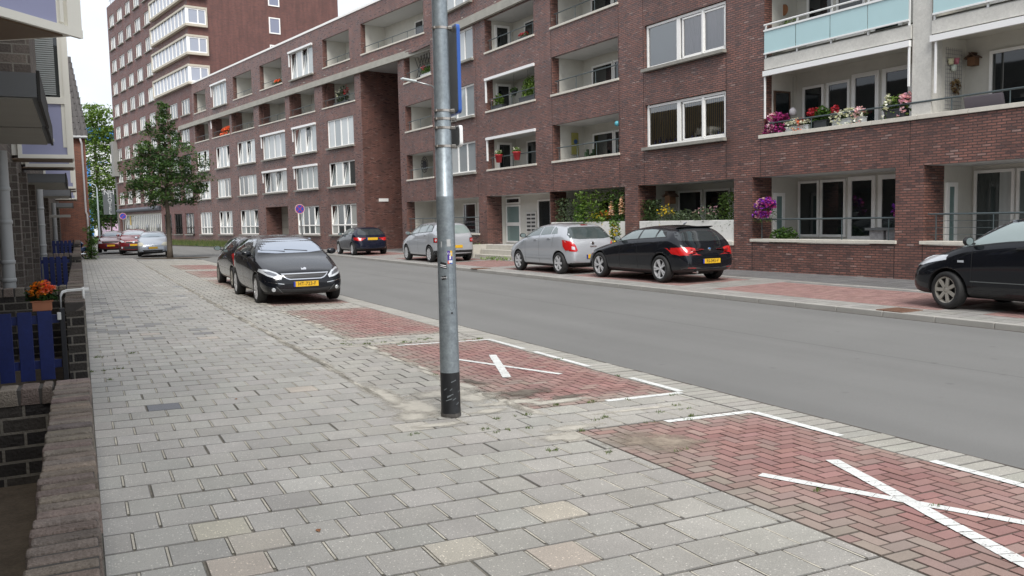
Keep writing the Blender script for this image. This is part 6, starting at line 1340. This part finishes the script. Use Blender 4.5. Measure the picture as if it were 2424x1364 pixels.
for k in range(12): a = 2*math.pi*k/12; b.lathe([(.085, -.012), (.105, -.012), (.105, .012), (.085, .012)], c=(29.35+.34*math.cos(a), -.7, 4.65+.34*math.sin(a)), axis='y', n=10, closed=True)
b.build('flower', mat('iron_dark', (.03, .03, .035), .6), ft)
ps = thing('poster', 'narrow yellow and blue painted banner on the balcony wall left of the cactus', 'poster', rwp(15.5, -1.0, 4.15), AR+math.pi/2); b = MB(); b.box(-.16, .16, -.03, .0, 0, .85); b.build('cloth', mat('banner_ochre', (.35, .33, .10), .8), ps); MB().lathe([(0, .035), (.09, .035), (.09, .04)], c=(0, 0, .5), axis='y', n=16).build('motif', mat('banner_blue', (.04, .1, .25), .8), ps)
MB()
cb_ = thing('balcony_plant', 'upright green cactus standing in the corner of the banner balcony', 'plant', rwp(14.35, -.9, 3.4)); b = MB()
for k in range(5): b.tube([((k-2)*.09, 0, 0), ((k-2)*.10, .02*k, .75+.12*math.sin(k*2))], .055, 8)
b.build('cactus', mat('cactus_green', (.04, .08, .035), .7), cb_, smooth=True)
tt_ = thing('toy_bird', 'turquoise ball ornament hanging at the upper corner of the banner balcony', 'ornament', rwp(11.5, -.05, 4.9)); b = MB(); b.lathe([(0, -.1), (.07, -.07), (.1, 0), (.07, .07), (0, .1)], n=14); b.build('ball', mat('turquoise', (.08, .35, .42), .4), tt_, smooth=True)
# left wing flowers
potplant('balcony_plant', 'orange-red geraniums on the leftmost recessed balcony of the long wing', lwp_(S_(23.7), -.2, l3[0]+.08), LF, 'box', POTD, 2.8, .2, .15, .5, 3.0, G1, ['coral'], 320, 260, .1, .12, 61, .1)
potplant('balcony_plant', 'red geraniums on an upper balcony of the long wing', lwp_(S_(12.9), -.2, l4[0]+.08), LF, 'box', POTD, 1.6, .2, .12, .3, 1.7, G1, [('coral', 0, .6)], 140, 130, .1, .1, 62)
potplant('balcony_plant', 'dark bush with red flowers on the recessed balcony nearest the passage', lwp_(S_(2.9), -.25, l3[0]+.08), LF, 'box', POTD, 2.0, .3, .15, 1.0, 1.6, [(.03, .05, .025), (.05, .07, .04)], [('red', .35, .35), ('white', -.3, .4)], 420, 60, .12, .1, 63)
# hanging things in the right-hand balcony
gl_ = thing('wall_grid', 'thin wire grid on the white side wall of the right-hand balcony', 'wall grid', RW.location[:], AR); b = MB()
for k in range(9): b.tube([(-.352, -.55-k*.075, 4.0), (-.352, -.55-k*.075, 5.4)], .004, 4)
for k in range(16): b.tube([(-.352, -.53, 4.0+k*.09), (-.352, -1.17, 4.0+k*.09)], .004, 4)
b.build('grid_wires', mat('wire_grey', (.2, .2, .22), .5), gl_)
for k, (yy, z, m_, lab) in enumerate(((-.62, 5.0, mat('pot_cream', (.62, .60, .40), .5), 'cream pot hooked on the wire grid'), (-.82, 5.02, mat('pot_rose', (.60, .20, .26), .5), 'rose-pink pot hooked on the wire grid'), (-.73, 4.86, mat('pot_mint', (.62, .68, .60), .5), 'pale mint pot hooked lowest on the wire grid'))):
    t = thing('hanging_pot', lab, 'pot', rwp(-.43, yy, z)); MB().lathe([(0, 0), (.05, 0), (.07, .13), (.065, .13), (0, .11)], n=16).build('pot', m_, t, smooth=True)
wr = thing('wreath', 'brown dried-flower wreath on the wire grid of the right-hand balcony', 'wreath', rwp(-.41, -.86, 4.52)); mb = MB(); r_ = random.Random(3)
for k in range(240):
    a = r_.uniform(0, 6.28); q = .13+r_.gauss(0, .03); leaf(mb, Vector((r_.gauss(0, .02), q*math.cos(a), q*math.sin(a))), .06, r_.choice([(.16, .08, .04), (.3, .2, .1), (.45, .35, .2)]), r_)
mb.build('dried_leaves', LEAF, wr); wr.rotation_euler = (0, 0, AR)
bb = dup(bh); bb.location = rwp(-.6, -1.2, 4.98); bb['label'] = 'small brown nesting box at the top of the wire grid'; bb.scale = (.7, .7, .7)
potplant('balcony_plant', 'yellow-green bush at the left of the turquoise glass balcony', rwp(4.1, -.35, 6.3), RF, 'box', POTD, .9, .3, .25, .42, 1.0, G2, [], 380, 0, .09, .05, 71)
wp_ = thing('wall_plate', 'round rust-brown sun ornament on the wall of the upper glass balcony', 'ornament', rwp(4.66, -.75, 7.35)); b = MB(); b.lathe([(0, -.02), (.15, -.02), (.16, 0), (0, .0)], axis='x', n=24); b.build('disc', mat('rust_disc', (.24, .10, .04), .6, var=.3, vscale=40), wp_)
lm = thing('lantern', 'white ribbed lantern hanging at the left of the flower balcony', 'lantern', rwp(4.1, -.5, 4.45)); b = MB(); b.lathe([(0, -.12), (.07, -.1), (.1, -.02), (.09, .06), (.03, .12), (0, .12)], n=16); b.build('lantern_body', mat('lantern_white', (.6, .58, .6), .5), lm, smooth=True); MB().tube([(0, 0, .12), (0, 0, .95)], .005, 4).build('cord', BLACKP, lm)
sbx = thing('garden_bench', 'grey stone-look bench on the ground-floor terrace beside the pier', 'bench', rwp(1.0, -.5, .66), AR); b = MB(); b.box(-.35, .55, -.25, .25, .52, .58); b.build('top', mat('bench_top', (.08, .085, .09), .6), sbx); b = MB(); b.box(.05, .45, -.2, .2, 0, .52); b.box(-.32, -.02, -.2, .2, 0, .52); b.build('base', mat('stone_block', (.17, .17, .18), .9, var=.3, vscale=12, bump=1.5, bscale=14), sbx)
ch = thing('balcony_chair', 'grey-mauve lounge chair back behind the right balcony rail', 'chair', rwp(-1.2, -.7, 3.4), AR); b = MB(); b.obox((0, 0, .55), (.45, 0, 0), (0, .04, .0), (0, .08, .25)); b.obox((0, .25, .32), (.45, 0, 0), (0, .28, 0), (0, 0, .04)); b.build('seat_shell', mat('chair_mauve', (.17, .15, .17), .8), ch, bevel=.03)
# shrubs and weeds at the foot of walls
potplant('weeds', 'weedy green plants at the wall beside the entrance steps', rwp(22.3, .35, .0), RF, None, None, 1.8, .5, 0, .55, 1.8, G2, [('coral', -.2, .15)], 700, 60, .12, .06, 81, tall=True)
potplant('weeds', 'low weeds in front of the entrance steps', rwp(18.2, 1.1, -.02), RF, None, None, 2.4, .3, 0, .16, 2.4, G2, [], 300, 0, .08, .06, 82)
mb = MB(); r_ = random.Random(8)
for k in range(5200):
    s = r_.uniform(17, 44)*K_; y = .15+abs(r_.gauss(0, .35)); p = Vector(lwp_(s, y, 0)); h = r_.uniform(.12, .55)*(1.2-min(y, 1)*.7)*(1 if 20 < s < 40 else .4); a = r_.gauss(0, .25); mb.cc = r_.choice([(.08, .11, .03), (.11, .14, .05), (.14, .15, .06), (.05, .09, .025)])
    q = p+Vector((a*h, r_.gauss(0, .2)*h, h)); mb.face([p+Vector((-.02, 0, -.05)), p+Vector((.02, 0, -.05)), q])
o = mb.build('rough_grass', LEAF); o['kind'] = 'stuff'; tag(o, 'rough grass and weeds along the foot of the long brick wing', 'grass')
mb = MB()
spots = [(3.68, 11.77, 9), (4.16, 11.68, 8), (3.3, 11.9, 5), (4.6, 11.9, 7), (3.09, 5.45, 4), (4.74, 5.9, 5), (2.9, 6.3, 3), (.03, 12.1, 8), (.04, 10.9, 6), (.5, 12.3, 5), (.35, 11.0, 4), (.2, 10.2, 3), (3.9, 6.85, 4), (4.3, 6.83, 5), (4.05, 6.2, 4), (3.6, 5.9, 4), (3.45, 6.6, 4), (5.35, 7.9, 3), (5.38, 9.3, 4), (5.35, 11.6, 4), (3.55, 8.9, 3), (3.4, 5.2, 3), (3.9, 5.0, 2), (4.1, 3.8, 2), (4.5, 3.3, 2), (3.2, 6.6, 3), (2.3, 6.4, 2), (4.9, 6.3, 3)]
spots += [(r_.uniform(2.8, 5.4), r_.choice((5.84, 6.15, 6.75, 11.5, 11.8, 12.1)), 2) for _ in range(26)]
for (x, y, n) in spots:
    for c in range(n):
        cx_, cy_ = x+r_.gauss(0, .035 if n < 6 else .09), y+r_.gauss(0, .02)
        for k in range(9):
            h = r_.uniform(.008, .028)*(1.0 if n < 8 else 1.4); mb.cc = r_.choice([(.07, .12, .03), (.11, .16, .04), (.13, .15, .05)]); p = Vector((cx_+r_.gauss(0, .012), cy_+r_.gauss(0, .012), zg(cx_)+.006)); q = p+Vector((r_.gauss(0, .6)*h, r_.gauss(0, .6)*h, h)); u = Vector((r_.gauss(0, 1), r_.gauss(0, 1), 0)).normalized()*.004
            mb.face([p-u, p+u, q])
o = mb.build('joint_weeds', LEAF); o['kind'] = 'stuff'; tag(o, 'small green weeds growing in the paving joints', 'weeds')
# fallen leaves
for k, (x, y) in enumerate(((1.27, 8.5), (1.08, 4.55))):
    t = MB().face([(0, -.025, .004), (.02, 0, .012), (0, .03, .003), (-.018, 0, .010)]); b = MB(); b.face([(0, -.028, .004), (.016, 0, .011), (0, .03, .003), (-.016, 0, .008)]); o = b.build('fallen_leaf', mat('leaf_brown', (.28, .12, .05), .7)); o.location = (x, y, zg(x)+.008); tag(o, ('curled brown leaf on the pavement left of the lamp post' if k == 0 else 'reddish leaf on the nearest paving tiles'), 'leaf')
# ================================================================ left side: garden walls, gates, houses
COPB = mat('coping_brick', (.14, .11, .095), .85, attr='Col', var=.3, vscale=9, var2=(.42, 110), bump=1.3, bscale=70, spec=.3)
MORT = mat('coping_mortar', (.06, .055, .05), .95, var=.2, vscale=20)
def coping(root, x0, x1, y0, y1, z, pitch=.066, h=.10, along='y'):
    """soldier bricks laid on edge across the wall, each slightly off its neighbour"""
    mb = MB(); p = y0
    while p < y1-.01:
        e = min(p+pitch-(.012 if pitch > .09 else .007), y1); c = tcol(rnd.choice(((.185, .155, .13), (.17, .14, .12), (.20, .165, .14), (.155, .13, .112))), .12, .05); mb.cc = c
        j = rnd.uniform(-.009, .009); dz = rnd.uniform(-.007, .005); tw = rnd.uniform(-.004, .004)
        X0_, X1_ = x0-.012+j, x1+.008+j
        P = [(X0_, p+tw, z-h), (X1_, p-tw, z-h), (X1_, e-tw, z-h), (X0_, e+tw, z-h), (X0_+.004, p+tw+.006, z+dz), (X1_-.004, p-tw+.006, z+dz+rnd.uniform(-.003, .003)), (X1_-.004, e-tw-.006, z+dz), (X0_+.004, e+tw-.006, z+dz)]
        if along == 'x': P = [(q[1], q[0], q[2]) for q in P]
        i = len(mb.v); mb.v += P
        for q in ((4, 5, 6, 7), (0, 1, 5, 4), (1, 2, 6, 5), (2, 3, 7, 6), (3, 0, 4, 7)): mb.f.append(tuple(i+k for k in q)); mb.mi.append(0); mb.col.append(c)
        p += pitch
    o = fixn(mb.build('coping', COPB, root, bevel=.009 if pitch > .09 else 0))
    m2 = MB(); (m2.box(x0+.002, x1-.002, y0, y1, z-h, z-.012) if along == 'y' else m2.box(y0, y1, x0+.002, x1-.002, z-h, z-.012)); m2.build('coping_mortar', MORT, root)
def gwall(lab, x0, x1, y0, y1, z, cross=None, pitch=.066):
    t = thing('garden_wall', lab, 'garden wall', (0, 0, 0)); b = MB(); b.box(x0+.006, x1-.006, y0, y1, -.3, z-.10)
    b.build('wall', BD, t); coping(t, x0, x1, y0, y1, z, pitch)
    for (cy0, cy1, cx0, cz) in (cross or ()):
        MB().box(cx0, x0+.004, cy0+.003, cy1-.003, -.3, cz-.115).build('return_wall', BD, t); coping(t, cy0, cy1, cx0, x0-.014, cz, .13, .115, 'x')
    return t
gwall('low dark block garden wall with rough brick coping in the lower left corner', -.205, 0, .6, 6.78, .605, cross=[(6.56, 6.77, -1.2, .60)], pitch=.098)
gwall('grey-brown garden wall beyond the first blue gate, white rail hooked over its end', -.185, 0, 10.42, 22.4, .87, cross=[(13.0, 13.2, -1.2, .90)], pitch=.075)
gwall('garden wall farther on, beyond the second blue gate', -.19, 0, 24.3, 36, .96, cross=[(27.0, 27.2, -1.2, .98)], pitch=.075)
gwall('last low garden wall before the red gable house', -.2, 0, 38.5, 50, 1.05, cross=[(41, 41.2, -1.2, 1.1)], pitch=.075)
BLUEP = mat('gate_blue', (.008, .02, .125), .45, var=.2, vscale=4, var2=(.2, 30)); 
def gate(lab, y, z, x0, x1, n):
    t = thing('garden_gate', lab, 'gate', (0, y, 0)); w_ = (x1-x0-.10)/n
    for k in range(n):
        b = MB(); xx = x0+.02+k*w_; b.box(xx, xx+w_*.73, -.022, 0, .06, z-rnd.uniform(0, .006)); b.build('board', BLUEP, t, bevel=.004)
    b = MB(); b.box(x0, x1-.06, .002, .04, z*.83, z*.83+.09); b.box(x0, x1-.06, .002, .04, .18, .27); b.build('rail', BLUEP, t, bevel=.004)
    MB().box(x1-.055, x1-.005, -.03, .03, -.1, z+.02).build('post', mat('post_black', (.015, .016, .02), .5), t, bevel=.004)
    return t
gt1 = gate('nearest blue board gate between the two garden walls', 10.3, .80, -1.22, -.185, 5)
MB().box(-.262, -.225, -.06, -.022, .70, .78).build('latch', mat('latch_white', (.7, .7, .68), .5), gt1, bevel=.004)
gate('second blue board gate, in the middle distance by the pavement wall', 24.1, .98, -1.15, -.2, 6); gate('farthest blue gate, tiny behind the walls', 38.3, 1.2, -1.15, -.2, 6)
# terracotta trough with orange blooms hung on the first gate
potplant('flower_pot', 'terracotta trough of orange and yellow blooms above the nearest blue gate', (-.40, 10.38, .80), 0, 'box', TERR, .215, .14, .11, .20, .30, [(.03, .07, .02), (.045, .10, .025)], [('orange', -.1, .55), ('coral', .15, .55)], 420, 130, .05, .038, 91)
bs = MB().box(-.52, -.29, .002-.14, .04, -.02, .0); 
# white bent tubes hooked over the wall end
rl = thing('tube_rail', 'white bent double tube rail hooked over the end of the garden wall', 'rail', (0, 0, 0)); b = MB()
for yy, zt in ((10.9, .985), (11.15, .955)): b.tube([(-.23, yy-.3, .55), (-.23, yy-.3, zt-.05), (-.21, yy-.25, zt-.01), (-.17, yy-.2, zt), (-.02, yy-.1, zt+.0), (.06, yy-.1, zt)], .009, 8)
b.tube([(.0, 10.9, .80), (.0, 10.9, 1.0)], .014, 8); b.build('tubes', mat('tube_white', (.75, .76, .74), .4), rl, smooth=True)
# front gardens' ground
struct(MB().box(-1.3, -.2, -3, 55, -.32, -.06).build('garden_soil', mat('soil', (.1, .08, .06))))
# houses
LIL = mat('panel_lilac', (.31, .32, .47), .5, var=.03, vscale=2); OFFW = mat('frame_cream', (.76, .74, .66), .45); CAN = mat('canopy_grey', (.14, .145, .15), .6); CANU = mat('canopy_under', (.30, .29, .26), .75, var=.06, vscale=3); PIPE = mat('downpipe_grey', (.36, .37, .37), .5, var=.06, vscale=3); DKW = mat('recess_dark', (.03, .028, .026), .8)
def house(lab, y0, y1, piers, pipes, canopies, bays, top=8.2, doors=()):
    t = thing('terraced_house', lab, 'house', (0, 0, 0))
    MB().box(-9, -1.0, y0, y1, -.3, top).build('wall', BL, t)
    for y in piers: MB().box(-.999, -.82, y, y+.42, -.2, 2.72).build('pier', BL, t)
    for y, z0 in pipes:
        b = MB(); b.lathe([(.082, z0), (.082, 2.75)], c=(-.90, y, 0), n=20)
        for z in (.95, 1.2, 1.75, 2.2): b.lathe([(.083, z), (.093, z+.01), (.093, z+.05), (.083, z+.06)], c=(-.90, y, 0), n=20)
        b.build('downpipe', PIPE, t, smooth=True)
    for y, x in doors:
        MB().box(-1.0, -.97, y, y+x, 0, 2.3).build('door', DKW, t)
    for (a, c, xe) in canopies:
        o = MB().box(-1.0, xe, a, c, 2.66, 2.84).build('canopy', CAN, t); MB().box(-1.0, xe-.04, a+.03, c-.03, 2.645, 2.657).build('underside', CANU, o); MB().box(xe-.004, xe+.02, a, c, 2.64, 2.86).build('edge_strip', DKW, o)
    for (a, c, xl, z0) in bays:
        x1 = -.01; zt = z0+3.3; e = .07; zs = z0+.98
        fr = MB(); fr.box(xl, x1, a, a+.06, z0, z0+e); fr.box(xl, xl+e, a+.002, a+.06, z0+e, zt); fr.box(x1-.10, x1, a+.002, a+.06, z0+e, zt); fr.box(xl+e, x1-.10, a-.01, a+.06, zs, zs+.12); fr.box(x1-.16, x1-.10, a+.02, a+.058, z0+.2, zt); fr.box(x1-.06, x1, a+.06, c, z0, z0+e); fr.box(x1-.06, x1, c-.08, c, z0+e, zt)
        o = fr.build('bay_window', OFFW, t); MB().box(xl+.02, x1-.10, a+.03, a+.05, z0+.03, zs+.02).build('panel', LIL, o)
        b = MB(); b.box(xl+(x1-xl)*.30, xl+(x1-xl)*.66, a+.0, a+.028, z0+.30, z0+.355); b.build('ventilation_slot', mat('vent_metal', (.55, .55, .54), .4), o, bevel=.004)
        MB().box(xl+.02, x1-.14, a+.03, a+.04, zs+.12, zt).build('pane', GD, o)
        b = MB()
        for k in range(60): b.box(xl+.1, x1-.22, a+.016, a+.026, zs+.16+k*.038, zs+.188+k*.038)
        b.build('blind', mat('blind_grey', (.30, .32, .31), .6), o)
        MB().box(-.997, x1-.07, a+.065, c-.085, z0+.055, zt+.3).build('body', OFFW, o); MB().box(-.998, x1-.025, a+.02, c-.02, z0-.02, z0-.002).build('underside', mat('soffit_wood', (.16, .11, .07), .7), o)
        MB().box(x1-.055, x1-.01, a+.1, c-.1, zs+.1, zt-.1).build('side_pane', GD, o); MB().box(x1-.02, x1-.004, a+.1, c-.1, z0+.1, zs).build('side_panel', LIL, o)
    return t
h1 = house('nearest terraced house of grey-brown blocks with grey door canopies, top left', 5.2, 14.1, [], [(13.55, .2)], [(7.36, 9.38, -.22), (9.43, 11.3, -.23)], [])
MB().box(-9, -.415, 12.0, 14.1, 2.92, 8.2).build('upper_wall', BL, h1)
# its wedge-shaped bay over the pavement edge
z0 = 2.95; A0, A1, A2, A3 = (.075, 6.53), (-1.0, 5.26), (-1.0, 7.33), None
b = MB(); b.prism([A0, A2, A1], z0+.02, 7); o = b.build('bay_window', OFFW, h1); fixn(o)
b = MB(); b.prism([(A0[0]-.1, A0[1]-.02), (A2[0], A2[1]-.12), (A1[0], A1[1]+.1)], z0+.006, z0+.018); fixn(b.build('underside', mat('soffit_wood', (.16, .11, .07)), o))
d = (Vector(A1)-Vector(A0)).normalized(); n_ = Vector((d.y, -d.x))
if n_.y > 0: n_ = -n_
def onface(u0, u1, za, zb_, th, nm, m_, off=0, parent=None):
    p, q = Vector(A0)+d*u0, Vector(A0)+d*u1; c = (p+q)/2+n_*(off+th/2)
    return MB().obox((c.x, c.y, (za+zb_)/2), (d.x*(u1-u0)/2, d.y*(u1-u0)/2, 0), (n_.x*th/2, n_.y*th/2, 0), (0, 0, (zb_-za)/2)).build(nm, m_, parent or o)
onface(0, 1.66, z0, z0+.055, .03, 'frame', OFFW); onface(.005, .13, z0+.055, 7, .028, 'frame', OFFW); onface(.155, .185, z0+.075, 7, .018, 'frame', OFFW); onface(.21, 1.66, z0+.06, 3.42, .010, 'panel', LIL); onface(.21, 1.66, 3.42, 3.5, .03, 'frame', OFFW); onface(.24, 1.66, 3.5, 7, .008, 'pane', GD)
house('second terraced house with cream-framed lilac bays and block piers', 14.1, 26.8, [15.4, 18.2, 21.4], [(26.3, .2)], [(20.6, 23.9, -.2)], [(17.62, 18.45, -.90, 2.95), (20.4, 21.3, -.92, 2.97)], doors=[(16.2, 1.5), (24, 1.6)])
house('third terraced house farther along with lilac bays', 26.8, 42.5, [30.5], [(40.5, .2)], [(29, 31.5, -.18)], [(33.9, 34.9, -1.0, 3.08), (37.0, 38.2, -1.0, 3.12)])
house('last terraced house of the row before the red gable house', 42.5, 58.9, [46], [], [(44, 46.5, -.2)], [(49.0, 51.3, -1.0, 3.15)])
wl = thing('wall_lantern', 'flat wall light sticking out before the red gable wall', 'wall light', (-.55, 37, 2.15)); MB().box(-.45, .28, -.15, .15, -.05, .05).build('shade', mat('shade_grey', (.34, .33, .3), .6), wl, bevel=.01)
# red gable house
xr, yf, ez = .64, 60.1, 7.35
gh = thing('gable_house', 'orange-red brick house with a dark tiled roof at the end of the row', 'house', (0, 0, 0))
MB().box(-9, xr, yf, yf+9, -.3, ez).build('wall', BG, gh)
RT = mat('roof_tile', (.055, .05, .048), .7, var=.3, vscale=3, var2=(.3, 14)); b = MB(); rows = 13
R0, R1 = Vector((0, yf-.25, ez)), Vector((0, yf+4.2, ez+5.6))
for k in range(rows):
    a, c = R0.lerp(R1, k/rows), R0.lerp(R1, (k+1)/rows); xe = xr+.16-k*.055; x = xe
    while x > -3:
        w_ = .30; r_ = rnd.uniform(-.01, .01); b.obox(((x-w_/2), (a.y+c.y)/2, (a.z+c.z)/2+.05+r_), (w_*.48, 0, 0), (0, (c.y-a.y)*.53, (c.z-a.z)*.53), (0, -.045, .03)); b.tube([(x-.04, a.y-.05, a.z+.08), (x-.04, c.y-.03, c.z+.06)], .055, 6); x -= w_
o = b.build('roof', RT, gh); MB().prism([(-9, yf), (-3, yf), (-3, yf+8), (-9, yf+8)], ez, ez+.2)
b = MB(); b.face([(-9, yf, ez), (xr, yf, ez), (xr-.6, R1.y, R1.z), (-9, R1.y, R1.z)]); b.face([(xr, yf, ez), (xr, yf+9, ez), (xr-.6, R1.y, R1.z)]); b.build('roof_side', RT, gh)
b = MB(); b.tube([(-9, yf-.28, ez), (xr+.15, yf-.28, ez)], .09, 8); b.build('gutter', PIPE, gh)
b = MB(); b.tube([(xr-.28, yf-.28, ez-.05), (xr-.2, yf-.12, ez-.4), (xr-.2, yf-.1, 2.7), (xr-.13, yf-.1, 2.5), (xr-.13, yf-.1, 0)], .06, 8); b.build('downpipe', mat('pipe_pale', (.52, .5, .5), .4), gh, smooth=True)
# ivy bush and scooter at the corner
mb = MB(); r_ = random.Random(77)
for k in range(90): z = r_.random()**1.1*1.75; clump(mb, (r_.gauss(0, .10), r_.gauss(0, .12), z), .2*(1.25-z*.35), 14, .11, [(.07, .14, .03), (.05, .1, .025), (.1, .18, .04)], r_)
iv = thing('ivy_bush', 'narrow leafy bush climbing beside the downpipe of the red gable house', 'bush', (.52, 50.8, -.02)); mb.build('foliage', LEAF, iv); MB().tube([(0, 0, 0), (.03, 0, 1.5)], .03, 6).build('stem', BARK, iv)
sc0 = thing('scooter', 'dark blue scooter parked by the wall end with its pale front wheel outward', 'scooter', (.18, 51.0, 0), R(8)); 
b = MB(); b.lathe([(.20, -.05), (.24, -.05), (.26, -.02), (.26, .02), (.24, .05), (.20, .05)], c=(.10, 0, .26), axis='y', n=26, closed=True); b.build('wheel', TYRE, sc0, smooth=True)
b = MB(); b.lathe([(.17, -.03), (.205, -.03), (.205, .03), (.17, .03)], c=(.10, 0, .26), axis='y', n=26, closed=True); b.lathe([(0, -.05), (.09, -.04), (.09, .04), (0, .05)], c=(.10, 0, .26), axis='y', n=16)
for k in range(5): a = 2*math.pi*k/5; b.obox((.10+.11*math.cos(a), 0, .26+.11*math.sin(a)), (.09*math.cos(a), 0, .09*math.sin(a)), (0, .015, 0), (-.02*math.sin(a), 0, .02*math.cos(a)))
b.build('rim', RIMS, sc0)
b = MB(); b.tube([(-.9, 0, .55), (-.55, 0, .72), (-.25, 0, .50), (.05, 0, .56), (.22, 0, .48)], [.10, .17, .12, .13, .04], 12); b.tube([(-.15, 0, .45), (-.10, 0, .85), (-.18, 0, .95)], [.10, .09, .05], 10); b.build('body', mat('scooter_blue', (.015, .04, .13), .25, coat=1), sc0, smooth=True)
b = MB(); b.tube([(-.16, -.3, 1.0), (-.16, .3, 1.0)], .018, 6); b.tube([(-.35, 0, .76), (-.8, 0, .80)], [.10, .12], 10); b.build('seat', BLACKP, sc0, smooth=True); MB().tube([(-.55, -.12, .28), (.02, -.12, .30)], .05, 8).build('exhaust', CHROME, sc0)
# houses behind the camera side: what the windows and the paint of the cars mirror
bk = thing('terraced_house', 'terraced house of grey-brown blocks beside the camera, out of the picture', 'house', (0, 0, 0)); MB().box(-9, -1.0, -24, 5.2, -.3, 8.2).build('wall', BL, bk)
b = MB()
for k in range(6):
    for z in (.8, 3.4, 6.0): b.box(-1.0, -.96, -22+k*4.4, -20.2+k*4.4, z, z+1.5)
b.build('window', GW, bk)
